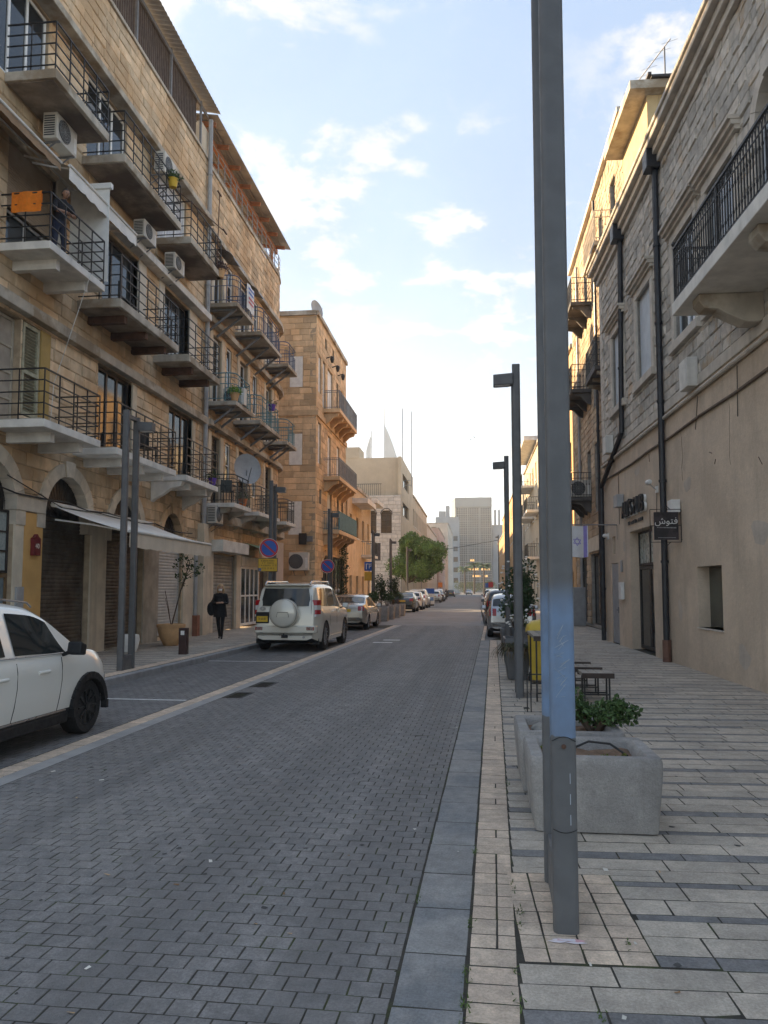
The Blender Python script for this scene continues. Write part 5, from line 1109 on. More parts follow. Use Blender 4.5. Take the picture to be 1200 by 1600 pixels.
# shrubs behind
planter(.62, 1.5, 17.3, 18.3, .6, 'grey planter under the flowering shrub', mat=m_lamp, th=.04); bush('flowering_shrub', (1.0, 17.9, 1.6), (.55, .6, .95), 1500, .085, 'tall dark shrub with small white flowers by the lamp posts', 6, m_leaf2, flowers=40, z0=.5, stems=10, lobes=12)
planter(.7, 1.7, 21.6, 22.6, .6, 'farther grey planter with a dense round shrub', mat=m_lamp, th=.04); bush('round_shrub', (1.15, 22.1, 1.0), (.6, .5, .5), 900, .07, 'dense bright green shrub low behind the yellow bin', 7, m_leaf, z0=.5, lobes=8)
# left bay: row of square planters with oleanders
for k, (x, y) in enumerate(((-4.95, 37.8), (-4.85, 40.6), (-4.8, 43.2), (-4.75, 46.0), (-4.7, 48.6))):
    o_ = ('first', 'second', 'third', 'fourth', 'last')[k]
    planter(x - .38, x + .38, y - .4, y + .4, .75, f'square concrete planter, {o_} of the row past the silver sedan', th=.06, mat=m_cplant, grp='row of planters in the bay')
    bush('oleander' if k % 2 else 'low_shrub', (x - .05, y, 1.25 if k not in (1, 3) else 1.75), (.5, .55, .45 if k not in (1, 3) else .95), 600 if k not in (1, 3) else 1000, .09, f'{"tall dark" if k in (1, 3) else "low"} shrub in the {o_} planter of the row past the silver sedan', 20 + k, m_leaf if k not in (1, 3) else m_leaf2, z0=.66, grp='shrubs in the bay planters', lobes=8)
# pots and bollard on the left pavement
m_terra = M('ochre_pot', (.56, .34, .17), .8, .1, 5, bump=.3, bscale=40, stain=.35)
g = G().lathe([(.24, 0), (.27, .03), (.40, .25), (.47, .45), (.48, .55), (.51, .56), (.52, .64), (.48, .66), (.44, .62), (.42, .5)], (0, 0, 0), 28); tp = empty('flower_pot', (-8.35, 20.9, .12), label='big ochre clay pot by the white shutter', cat='flower pot'); obj('pot', g, m_terra, tp, smooth=True, angle=60); g = G().lathe([(.43, .57), (.2, .59), (0, .58)], (0, 0, 0), 20); obj('soil', g, m_soil, tp); tp.scale = (.76, .76, .9)
g = G(); t = empty('bare_shrub', (-8.35, 20.9, .68), label='leaning nearly bare shrub growing in the ochre pot', cat='plant'); r = random.Random(17)
tips = []
for (dx, dy, h, rr_) in ((.15, .95, 1.75, .02), (.1, 1.05, 1.7, .016), (-.05, -.35, .95, .012), (0, -.45, .75, .01)):
    g.tube([(0, dy * .05, 0), (dx * .5, dy * .5, h * .55), (dx, dy, h)], [rr_, rr_ * .85, rr_ * .5], 6)
    if h > 1.2:
        for k in range(12): q = r.uniform(.55, 1.); p = Vector((dx * q, dy * q, h * q)); e = p + Vector((r.uniform(-.3, .3), r.uniform(-.4, .6), r.uniform(.05, .35))); g.tube([p, (p + e) / 2 + Vector((0, 0, .03)), e], [.006, .005, .003], 4); tips.append(e)
obj('branch', g, m_twig, t); g = G()
for e in tips: leaves(g, e, (.1, .1, .08), 9, .085, r)
obj('foliage', g, m_leaf, t)
g = G().lathe([(.18, 0), (.22, .1), (.26, .3), (.24, .42), (.2, .43), (.19, .38)], (0, 0, 0), 20); obj('white_pot', g, m_frame_w, loc=(-8.55, 18.7, .12), smooth=True, label='white round pot behind the lamp post by the brown shutters', cat='flower pot')
g = G().prism(rrect(.095, .095, .02), 2, 0, .62); t = obj('bollard', g, M('dark_brown_paint', (.045, .02, .018), .45, .15, 6), loc=(-6.95, 18.2, .12), label='short square dark brown bollard on the pavement', cat='bollard'); g = G().box(-.04, .05, -.1, -.096, .46, .56); obj('sticker', g, m_frame_w, t)

# ------------------------------------------------------------------ signs
m_red = M('sign_red', (.48, .035, .04), .45, .06, 5); m_blue = M('sign_blue', (.02, .10, .42), .45, .06, 5); m_yel_s = M('sign_yellow', (.62, .37, .03), .5, .06, 5); m_black = M('print_black', (.02, .02, .02), .6)
def no_stop(x, y, z, r_, lab, mirror=1):
    t = empty('no_stopping_sign', (x, y, z), RAD(4), label=lab, cat='road sign', group='round red and blue signs')
    g = G().lathe([(r_, 0), (r_, .012)], (0, 0, 0), 32, axis='Y'); obj('disc', g, m_red, t)
    for sg in (-1, 1):
        pts_ = [(r_ * .78 * math.cos(a), r_ * .78 * math.sin(a)) for a in np.linspace(math.asin(.13), math.pi - math.asin(.13), 20)]; th_ = RAD(-42 * mirror + (0 if sg > 0 else 180)); c_, s_ = math.cos(th_), math.sin(th_)
        obj('field', G().add([(a * c_ - b_ * s_, -.004, a * s_ + b_ * c_) for a, b_ in pts_], [tuple(range(20))]), m_blue, t)
    g = G(); n = 32
    for k in range(n): pass
    g.grid([[(rr_ * math.cos(2 * math.pi * k / n), -.003, rr_ * math.sin(2 * math.pi * k / n)) for k in range(n + 1)] for rr_ in (r_ * .965, r_)]); obj('rim', g, m_frame_w, t)
    g = G().box(-.03, .03, .012, .07, -.1, .1); obj('clamp', g, m_grey_metal, t); return t
X2 = kx(24.5, -7.08); X3 = kx(33.5, -7.08)
no_stop(X2 - .02, 24.37, 2.98, .31, 'large round red and blue no-stopping sign above the yellow plate')
t = empty('yellow_plate', (X2 - .06, 24.38, 2.44), RAD(4), label='yellow plate with lines of small dark Hebrew print below the large sign', cat='sign'); obj('plate', G().box(-.30, .30, 0, .012, -.20, .20), m_yel_s, t); obj('edge', G().box(-.315, .315, .004, .010, -.215, .215), m_black, t)
r = random.Random(6)
for k, z in enumerate((.13, .055, -.02, -.11)):
    g = G(); x = -.21 if k != 2 else -.27
    while x < (.2 if k != 2 else .26):
        w_ = r.uniform(.018, .03)
        if r.random() > .14:
            g.box(x, x + w_ * .8, -.003, -.001, z + .016, z + .024); q = r.random()
            if q > .2: g.box(x + w_ * .55, x + w_ * .8, -.003, -.001, z - .022, z + .016)
            if q < .6: g.box(x, x + w_ * .22, -.003, -.001, z - .022, z + .01)
            if q > .7: g.box(x, x + w_ * .55, -.003, -.001, z - .024, z - .017)
        x += w_ * 1.15
    obj('print_line', g, m_black, t)
obj('camera_symbol', G().box(-.295, -.21, -.003, -.001, -.19, -.10), M('symbol_blue', (.08, .12, .25), .5), t); obj('clamp', G().box(-.03, .03, .012, .06, -.1, .1), m_grey_metal, t)
no_stop(X3 - .04, 33.37, 2.66, .30, 'smaller-looking round no-stopping sign with a dark slash on the third lamp', mirror=1)
t = empty('parking_sign', (-6.7, 49.5, .1), label='blue parking sign above a yellow plate on a thin pole', cat='road sign'); obj('pole', G().lathe([(.035, 0), (.035, 3.3)], (0, 0, 0), 10), m_grey_metal, t); obj('panel', G().box(-.3, .3, -.05, -.036, 2.72, 3.3), m_blue, t); obj('plate', G().box(-.3, .3, -.05, -.036, 2.1, 2.66), m_yel_s, t)
lettering(t, 'P', .36, m_frame_w, frame4((.06, -.056, 2.98), (1, 0, 0), (0, 0, 1)), .002); obj('roof_symbol', G().box(-.2, .2, -.056, -.052, 3.14, 3.18).box(-.2, -.15, -.056, -.052, 2.82, 3.14), m_frame_w, t)
t = empty('road_sign', (-6.1, 90, .1), label='round grey back of a road sign on a pole in front of the tree', cat='road sign'); obj('pole', G().lathe([(.035, 0), (.035, 3.5)], (0, 0, 0), 10), m_grey_metal, t); obj('disc', G().lathe([(.42, -.06), (.42, -.045)], (0, 0, 3.05), 24, axis='Y'), m_pvc, t)
# house number and intercom on the ochre pillar
t = empty('house_number_lamp', (-9.32, 15.62, 2.4), label='dark red house-number plate reading 40 on the ochre pillar', cat='sign'); obj('box', G().prism([(-.13, -.02), (.0, .0), (.13, -.02), (.13, .35), (.06, .38), (0, .44), (-.06, .38), (-.13, .35)], 0, .01, .09), M('dark_red_enamel', (.15, .02, .025), .4, .1, 6), t); lettering(t, '40', .15, M('number_cream', (.7, .6, .5), .6), frame4((.094, 0, .18), (0, 1, 0), (0, 0, 1)), .002)
g = G().box(.03, .08, -.12, .12, -.22, .22); obj('intercom', g, m_pvc, loc=(-9.35, 15.12, 1.5), label='grey intercom box on the cream pillar beside the ochre one', cat='intercom')
# pub sign, hanging sign and boxes on the right-hand house
def onR1(o, w, u, v): o.matrix_world = R1.Mw @ Matrix.Translation((-w, u, v)); return o
t = empty('pub_sign', label='black raised letters spelling ALI\'S PUB over the glass door', cat='sign'); onR1(t, 0, 21.9, 3.9)
me = text_mesh("ALI'S PUB", .62, m_black, .03); xs = [v.co.x for v in me.vertices]; sc_ = 2.5 / (max(xs) - min(xs)); me.transform(Matrix.Diagonal((sc_, 1.05, 1, 1)))
mw_ = me.copy(); mw_.materials.clear(); mw_.materials.append(m_frame_w); F4 = frame4((-.10, 0, 0), (0, -1, 0), (0, 0, 1)); me.transform(F4); mw_.transform(frame4((-.04, -.03, -.02), (0, -1, 0), (0, 0, 1)))
for nm, m__ in (('lettering', me), ('letter_backing', mw_)): o_ = bpy.data.objects.new(nm, m__); C.objects.link(o_); o_.parent = t
g = G(); r = random.Random(2)
for k in range(17):
    if k in (5, 9, 14): continue
    g.box(-.03, -.01, -.8 + k * .1, -.8 + k * .1 + r.uniform(.05, .08), -.42, -.42 + r.uniform(.07, .1))
obj('small_print', g, m_black, t)
t = empty('hanging_sign', label='black square hanging sign with white script in an iron frame on the tan wall', cat='sign'); onR1(t, 0, 17.7, 2.7)
g = G().box(-.60, -.08, -.02, .02, .05, .66); obj('board', g, M('sign_black', (.018, .017, .02), .4, .3, 4, col2=(.05, .04, .045), mixscale=3), t)
g = G()
for a, b_ in (((-.68, 0, 0), (-.68, 0, .72)), ((-.68, 0, .72), (-.02, 0, .72)), ((-.02, 0, .72), (-.02, 0, 0)), ((-.02, 0, 0), (-.68, 0, 0)), ((-.45, 0, .72), (-.35, 0, .82)), ((-.35, 0, .82), (-.25, 0, .72)), ((-.45, 0, 0), (-.35, 0, -.1)), ((-.35, 0, -.1), (-.25, 0, 0)), ((-.68, 0, .36), (-.6, 0, .36)), ((-.02, 0, .36), (-.08, 0, .36)), ((-.40, 0, .72), (-.35, 0, .77)), ((-.35, 0, .77), (-.30, 0, .72)), ((-.02, 0, .68), (.0, 0, .68)), ((-.02, 0, .05), (.0, 0, .05))): g.bar(a, b_, .014)
obj('iron_frame', g, m_iron, t)
try: lettering(t, '\uFEB5\uFEEE\uFE98\uFED3', .2, m_frame_w, frame4((-.34, -.0215, .46), (1, 0, 0), (0, 0, 1)), .001)
except Exception: pass
g = G(); r = random.Random(9)
for k in range(14): g.box(-.54 + k * .03, -.54 + k * .03 + .02, -.0225, -.0205, .315 - k * .0012, .328); 
for k in range(16): g.box(-.52 + k * .024, -.52 + k * .024 + .016, -.0225, -.0205, .09, .103)
obj('small_print', g, m_pvc, t)
def wallbox(w, u, v, a, d, h, lab, nm='wall_box', mat=None, cat='box'):
    t = obj(nm, G().box(-d, 0, -a / 2, a / 2, -h / 2, h / 2), mat or m_slabw, bevel=.01, label=lab, cat=cat); onR1(t, w, u, v); return t
wallbox(.02, 16.5, 6.1, .55, .22, .6, 'cream electrical box at the stone edge below the third window', mat=m_slabw); wallbox(.02, 24.75, 6.15, .5, .22, .55, 'cream electrical box at the stone edge by the bent drainpipe'); wallbox(.02, 23.5, 4.25, .5, .2, .36, 'pale box beside the pub letters', mat=m_pvc); wallbox(.02, 17.85, 3.5, .3, .2, .28, 'small white box above the hanging sign', mat=m_frame_w); wallbox(.01, 23.65, 1.62, .34, .1, .5, 'white letter box beside the grey metal door', 'letter_box', m_frame_w, 'letter box'); wallbox(.01, 23.75, 2.35, .22, .03, .34, 'small framed notice by the grey metal door', 'notice', m_pvc, 'notice')
t = empty('security_camera', label='small white security camera on the tan wall by the letters', cat='camera'); onR1(t, 0, 19.6, 4.1); obj('mount', G().box(-.05, 0, -.06, .06, -.08, .08), m_frame_w, t); obj('arm', G().bar((-.05, 0, 0), (-.25, -.2, .12), .02), m_frame_w, t); obj('housing', G().lathe([(.0, -.08), (.06, -.06), (.07, .1), (.0, .11)], (-.27, -.25, .15), 12, axis='Y'), m_frame_w, t)
t = empty('security_camera', label='white security camera under the flagpole beside the black pipe', cat='camera'); onR1(t, 0, 25.6, 3.35); obj('mount', G().box(-.06, 0, -.06, .06, -.1, .1), m_frame_w, t); obj('housing', G().lathe([(.0, -.14), (.055, -.12), (.06, .06), (.0, .07)], (-.14, -.05, .02), 12, axis='Y'), m_frame_w, t)
# flag on a horizontal pole
t = empty('flag', label='white flag with blue stripes and six-pointed star hanging from a wall pole', cat='flag'); onR1(t, 0, 24.35, 3.62); obj('pole', G().tube([(0, 0, 0), (-2.1, 0, .02)], .018, 8).tube([(0, 0, 0), (.0, 0, -.45)], .012, 6), m_grey_metal, t)
Wf, Hf = .66, .96; fx0 = -1.53
def fl(u, v): return (fx0 + u * Wf, .035 * math.sin(u * 9) * (v ** .8) + .01, -v * Hf - .02 + .012 * math.sin(u * 7))
m_fw = M('flag_white', (.72, .72, .74), .85, .04, 6); m_fb = M('flag_blue', (.30, .26, .62), .85, .08, 6); rows = [[fl(i / 24, j / 12) for i in range(25)] for j in range(13)]
g = G(); o_ = 0
for q0, q1, mi in ((0, 1, 0), (1, 5, 1), (5, 19, 0), (19, 23, 1), (23, 24, 0)): g.grid([[rw[i] for i in range(q0, q1 + 1)] for rw in rows], mi)
obj('cloth', g, [m_fw, m_fb], t, smooth=True)
g = G()
for k in (0, 1):
    P_ = [(.5 + .19 * math.cos(RAD(90 + 180 * k + 120 * j)), .5 + .13 * math.sin(RAD(90 + 180 * k + 120 * j))) for j in range(3)]
    for j in range(3):
        a, b_ = P_[j], P_[(j + 1) % 3]; pts_ = []
        for q in np.linspace(0, 1, 7): p = fl(a[0] + (b_[0] - a[0]) * q, a[1] + (b_[1] - a[1]) * q); pts_.append((p[0], p[1] - .006, p[2]))
        for p, q in zip(pts_[:-1], pts_[1:]): g.bar(p, q, .018, .004, up=(0, 1, 0))
obj('star', g, m_fb, t)
# grey utility cabinet on the far right pavement
t = empty('utility_cabinet', (4.6, 36.3, 0), label='grey metal utility cabinet against the dark stone house', cat='cabinet'); obj('case', G().box(-.35, .35, -.25, .25, .05, 1.75), m_pvc, t, bevel=.02); obj('door', G().box(-.31, .31, -.27, -.252, .15, 1.65), m_pvc, t); obj('base', G().box(-.33, .33, -.23, .23, 0, .049), m_conc, t)
# blue and white board, traffic cones of colour far off
t = empty('advert_board', (-4.45, 78, 0), label='blue and white free-standing board past the white parked car', cat='board'); obj('panel', G().box(-.45, .45, -.04, .04, .15, 1.75), m_frame_w, t); obj('top_band', G().box(-.44, .44, -.05, -.042, 1.2, 1.72), m_blue, t); obj('lower_print', G().box(-.36, .36, -.05, -.042, .5, .85), M('pale_blue_print', (.15, .3, .6), .5), t); obj('feet', G().box(-.4, .4, -.2, .2, 0, .149), m_iron, t)
for x, y, m__, lab in ((2.4, 120, m_red, 'red shop banner far along the sunny side'), (2.2, 140, m_blue, 'blue shop banner far along the sunny side'), (-5.6, 128, M('orange_print', (.7, .22, .04), .6), 'orange banner stand far along the shaded side')):
    t = empty('banner', (x, y, 0), label=lab, cat='banner', group='far shop banners'); obj('post', G().lathe([(.04, 0), (.04, 3)], (0, 0, 0), 8), m_grey_metal, t); obj('cloth', G().box(-.35, .35, -.06, -.045, 1.9, 2.7), m__, t)
# ================================================================== CARS
m_tyre = M('tyre_rubber', (.016, .016, .017), .8, .2, 20, bump=.3, bscale=90); m_under = M('black_trim', (.014, .014, .015), .65, .2, 9)
m_rim_s = M('alloy', (.30, .30, .30), .35, .1, 8, metal=.8); m_rim_b = M('black_alloy', (.02, .02, .02), .35, .2, 8)
m_cglass = M('car_glass', (.022, .027, .028), .04, .2, 3, spec=.6); m_rlamp = M('tail_lamp_red', (.35, .012, .015), .2, .1, 9, spec=.6); m_wlamp = M('lamp_clear', (.55, .53, .52), .2, .06, 9); m_plate_y = M('plate_yellow', (.62, .40, .03), .5, .05, 9)
def paint(nm, c, metal=.1): return M(nm, c, .22, .03, .6, spec=.5, coat=.7, metal=metal)
p_white = paint('white_pearl', (.80, .79, .73)); p_dusty = paint('dusty_white', (.66, .64, .56)); p_silver = paint('champagne_silver', (.42, .39, .33), .45); p_grey = paint('grey_paint', (.07, .075, .07), .4); p_black = paint('black_paint', (.015, .014, .02), .3); p_sil2 = paint('cool_silver', (.40, .41, .42), .5); p_w2 = paint('plain_white', (.75, .75, .74))
def car(name, lab, x, y, rz, L_, W_, top, belt, paint_, wheels, wr, side_win, ws=None, rw=None, z_sill=.26, facing=1, boolean=True, rim=m_rim_s, trim=False, plate=True, tails='block', extra=None, nst=64, grp='parked cars', tumble=.2, bulge=.0, spokes=5):
    """top: polyline (y,z) of the centre line from tail to nose; belt: polyline of the window line; side_win: panes [(y0,y1 bottom, y0,y1 top)]"""
    t = empty(name, (x, y, 0), rz, label=lab, cat='car', group=grp); W2 = W_ / 2
    P = np.array(top, float); seg = np.hypot(np.diff(P[:, 0]), np.diff(P[:, 1])); cum = np.concatenate([[0], np.cumsum(seg)])
    tt = np.linspace(0, cum[-1], 400); ys = np.interp(tt, cum, P[:, 0]); zs = np.interp(tt, cum, P[:, 1])
    ker = np.ones(17) / 17; pad = 8
    for _ in range(2): zs = np.convolve(np.pad(zs, pad, mode='edge'), ker, 'valid'); ys = np.convolve(np.pad(ys, pad, mode='edge'), ker, 'valid')
    ys[0], ys[-1] = P[0, 0], P[-1, 0]
    def top_at(q): return np.interp(q, ys, zs)
    bl = np.array(belt, float)
    def sec(yy, zt=None):
        zt = float(top_at(yy)) if zt is None else zt; e = max(0, (abs(yy) - (L_ / 2 - .6)) / .6); fw = 1 - .17 * e ** 2.4; w_ = W2 * fw
        b_ = min(float(np.interp(yy, bl[:, 0], bl[:, 1])), zt - .012); zb = .2 + .12 * e ** 2; h = zt - b_; k = min(1, h / .5); lowz = lambda z: min(z, b_ - .005)
        return [(0, zb), (.78 * w_, zb), (.955 * w_, lowz(zb + .05)), (.985 * w_, lowz(zb + .16)), (1.0 * w_, lowz(zb + .38)), (.995 * w_, lowz(b_ - .16)), (.975 * w_, b_ - .05 if b_ - .05 > zb + .2 else lowz(b_ - .02)),
                (w_ * (.93 + .03 * (1 - k)), b_), (w_ * (.93 - tumble * .85 * k), b_ + h * .86), (w_ * (.86 - tumble * .95 * k), b_ + h * .965), (w_ * (.5 - tumble * .2 * k), zt + .012 * k), (0, zt + .018 * k)]
    idx = np.linspace(0, 399, nst).astype(int); rows = []
    for i in idx:
        s_ = sec(ys[i], zs[i]); rows.append([(a, ys[i], z) for a, z in s_] + [(-a, ys[i], z) for a, z in s_[-2:0:-1]])
    g = G().grid(rows, closed=True); m = len(rows[0])
    for i, f in enumerate(g.f):
        k = i % m; g.m[i] = 1 if (k in (0, 1, m - 1, m - 2) or (trim and k in (2, m - 3))) else 0
    for base in (0, (nst - 1) * m): g.f.append(tuple(range(base, base + m))); g.m.append(0)
    body = obj('body', g, [paint_, m_under], t, smooth=True, fix=True, angle=42)
    if boolean:
        for wy in wheels:
            for sg in (-1, 1):
                cg = G().lathe([(wr + .055, -.17), (wr + .055, .17)], (sg * (W2 - .12), wy, wr), 28, axis='X'); co = obj('arch_cutter', cg, m_under, t, fix=True)
                bm_ = body.modifiers.new('arch', 'BOOLEAN'); bm_.object = co; bm_.operation = 'DIFFERENCE'; bm_.solver = 'EXACT'
                try: bm_.material_mode = 'TRANSFER'
                except Exception: pass
        cut_ = [c for c in t.children if c.name.startswith('arch_cutter')]; realize(body)
        for c in cut_: bpy.data.objects.remove(c, do_unlink=True)
    for wy in wheels:
        for sg in (-1, 1):
            ox = sg * (W2 - .115); g = G().lathe([(wr * .66, -.1), (wr * .93, -.105), (wr, -.08), (wr, .08), (wr * .93, .105), (wr * .66, .1), (wr * .62, .06), (wr * .62, -.06)], (ox, wy, wr), 28, axis='X'); wh_ = obj('wheel', g, m_tyre, t, smooth=True, angle=50)
            g = G().lathe([(wr * .66, sg * .085), (wr * .64, sg * .06), (wr * .2, sg * .045), (.0, sg * .05)], (ox, wy, wr), 24, axis='X')
            for k in range(spokes * 2):
                a = 2 * math.pi * k / (spokes * 2) + (.18 if k % 2 else -.18) * 0; g.bar((ox + sg * .075, wy, wr), (ox + sg * .09, wy + wr * .62 * math.cos(a), wr + wr * .62 * math.sin(a)), .035, .02)
            g.lathe([(.05, 0), (.05, sg * .105), (0, sg * .11)], (ox, wy, wr), 12, axis='X'); obj('rim', g, rim, wh_)
    if not boolean:
        for wy in wheels:
            for sg in (-1, 1): obj('wheel_arch', G().lathe([(wr + .05, -.02), (wr + .05, .012)], (sg * (W2 - .012), wy, wr + .01), 20, axis='X'), m_under, t)
    def side_pt(yy, q, sg, off=.007):
        s_ = sec(yy); a, b_ = s_[7], s_[8]; return (sg * (a[0] + (b_[0] - a[0]) * q + off), yy, a[1] + (b_[1] - a[1]) * q + .002)
    for sg in (-1, 1):
        for (b0, b1, t0, t1) in side_win:
            rows = []
            for q in np.linspace(.07, .93, 6): rows.append([side_pt(b0 + (t0 - b0) * q + ((b1 + (t1 - b1) * q) - (b0 + (t0 - b0) * q)) * k / 8, q, sg) for k in range(9)])
            obj('side_window', G().grid(rows), m_cglass, t, smooth=True, angle=False)
    def top_pt(yy, q, off=.01):
        s_ = sec(yy); pts_ = s_[8:]; x0 = [p[0] for p in pts_][::-1]; z0 = [p[1] for p in pts_][::-1]; xx = abs(q) * s_[8][0] * .93; z = float(np.interp(xx, x0, z0)); dz = float(top_at(yy + .02) - top_at(yy - .02)) / .04; n_ = math.hypot(1, dz)
        return (math.copysign(xx, q), yy - dz / n_ * off, z + off / n_)
    for nm, rg in (('windscreen', ws), ('rear_window', rw)):
        if rg: obj(nm, G().grid([[top_pt(rg[0] + (rg[1] - rg[0]) * j / 10, q) for q in np.linspace(-1, 1, 11)] for j in range(11)]), m_cglass, t, smooth=True, angle=False)
    R_ = -L_ / 2
    def on_rear(zc, zh, x0, x1, nm, mt, off=.012):
        """panel wrapped on the tail between heights, following the tail's profile"""
        rows = []
        for z in np.linspace(zc, zh, 5):
            j = np.argmax(zs > z) if zs[:200].max() > z else 0; yy = float(np.interp(z, zs[:max(2, np.argmax(zs[:220]))], ys[:max(2, np.argmax(zs[:220]))])); rr = []
            for q in np.linspace(x0, x1, 5): e = abs(q) / W2; rr.append((q, yy - off + .10 * max(0, e - .72) * 2.2, z))
            rows.append(rr)
        return obj(nm, G().grid(rows), mt, t)
    if tails:
        zb_ = tails[0]; 
        for sg in (-1, 1): on_rear(zb_, tails[1], sg * W2 * .62, sg * W2 * .9, 'tail_lamp', m_rlamp)
    if plate: on_rear(plate, plate + .12, -.25, .25, 'number_plate', m_plate_y, .02)
    for sg in (-1, 1):
        my = side_win[-1][1] - .12 if side_win else L_ * .2; zb2 = float(np.interp(my, bl[:, 0], bl[:, 1])); g = G(); g.prism([(my - .05, zb2 + .02), (my + .08, zb2 + .0), (my + .1, zb2 + .12), (my - .02, zb2 + .16)], 0, sg * (W2 + .03), sg * (W2 + .2)); mo = obj('wing_mirror', g, paint_ if trim != 'dark' else m_under, t, bevel=.02); obj('mirror_stalk', G().bar((sg * (W2 - .08), my + .03, zb2 + .0), (sg * (W2 + .07), my + .03, zb2 + .05), .04), m_under, mo)
    if extra: extra(t, sec, top_at, W2, R_)
    return t
# white compact crossover, nose towards the far end
def ignis_x(t, sec, ta, W2, R_):
    for sg in (-1, 1):
        obj('roof_rail', G().tube([(sg * .5, -1.3, 1.5), (sg * .5, -1.15, 1.56), (sg * .5, -.2, 1.585), (sg * .5, .42, 1.53), (sg * .5, .5, 1.48)], .012, 8), m_rim_s, t, smooth=True)
        g = G(); g.tube([(sg * (W2 - .005), yy, .79) for yy in (-.55, -.35)], .018, 8); g.tube([(sg * (W2 - .005), yy, .80) for yy in (.18, .38)], .018, 8); obj('door_handle', g, p_white, t)
        for ya, yb in (((.62, .30), (.50, .94)), ((-.23, .30), (-.22, .94)), ((-1.05, .5), (-1.0, .94))): obj('door_seam', G().tube([(sg * (W2 + .0015 - .0), ya + (yb[0] - ya) * q if isinstance(ya, float) else ya[0], 0) for q in (0, 1)], .001, 3) if False else G().tube([(sg * (W2 * (1.0 if z < .8 else .985) + .001), ya + (yb - ya) * (z - .3) / .64, z) for z in (.33, .5, .7, .86)], .004, 4), m_under, t) if False else None
        for yq in (.60, -.22): obj('door_seam', G().tube([(sg * (W2 * f_ + .001), yq + dy, z) for f_, dy, z in ((.986, -.06, .36), (.998, -.02, .5), (.9985, .02, .68), (.99, .03, .84), (.97, .03, .93))], .004, 4), m_under, t)
        obj('window_trim', G().tube([(sg * (W2 * .94 + .006), yy, z) for yy, z in ((-1.3, 1.02), (-.4, .99), (.45, .975), (.72, .97))], .008, 5), m_rim_s, t)
        obj('sill_trim', G().tube([(sg * (W2 * .985), yy, .345) for yy in (-.85, 0, .72)], .012, 6), m_rim_s, t)
        obj('sill', G().box(sg * (W2 - .12), sg * (W2 - .004), -.85, .78, .2, .335), m_under, t, bevel=.03)
        for wy in (-1.225, 1.21):
            pts_ = [(sg * (W2 + .004), wy + .375 * math.cos(a), .3 + .375 * math.sin(a)) for a in np.linspace(-.15, math.pi + .15, 14)]; g = G()
            for p, q in zip(pts_[:-1], pts_[1:]): g.bar(p, q, .05, .075)
            obj('arch_cladding', g, m_under, t)
        obj('head_lamp', G().add([(sg * .80, 1.46, .80), (sg * .62, 1.75, .80), (sg * .60, 1.73, .66), (sg * .805, 1.44, .66)], [(0, 1, 2, 3)]), m_wlamp, t)
        obj('bonnet_vent', G().box(sg * .63, sg * .72, .9, 1.2, .965, .985), m_under, t)
car('white_crossover_car', 'white compact crossover with black wheels in the near parking bay', -5.36, 7.62, RAD(-1.3), 3.70, 1.66,
    [(-1.85, .45), (-1.84, .75), (-1.8, .98), (-1.62, 1.38), (-1.45, 1.5), (-.9, 1.55), (-.2, 1.55), (.3, 1.5), (.55, 1.40), (1.02, 1.04), (1.1, 1.0), (1.5, .95), (1.72, .85), (1.82, .7), (1.85, .45)],
    [(-1.85, .95), (-1.2, .985), (0, .965), (1.0, .93), (1.4, .88), (1.85, .75)], p_white, (-1.225, 1.21), .31,
    [(-1.28, -.32, -1.12, -.36), (-.16, .80, -.2, .50)], ws=(.60, .99), rw=(-1.72, -1.56), rim=m_rim_b, trim='dark', plate=.55, tails=(.72, .95), extra=ignis_x, nst=90)
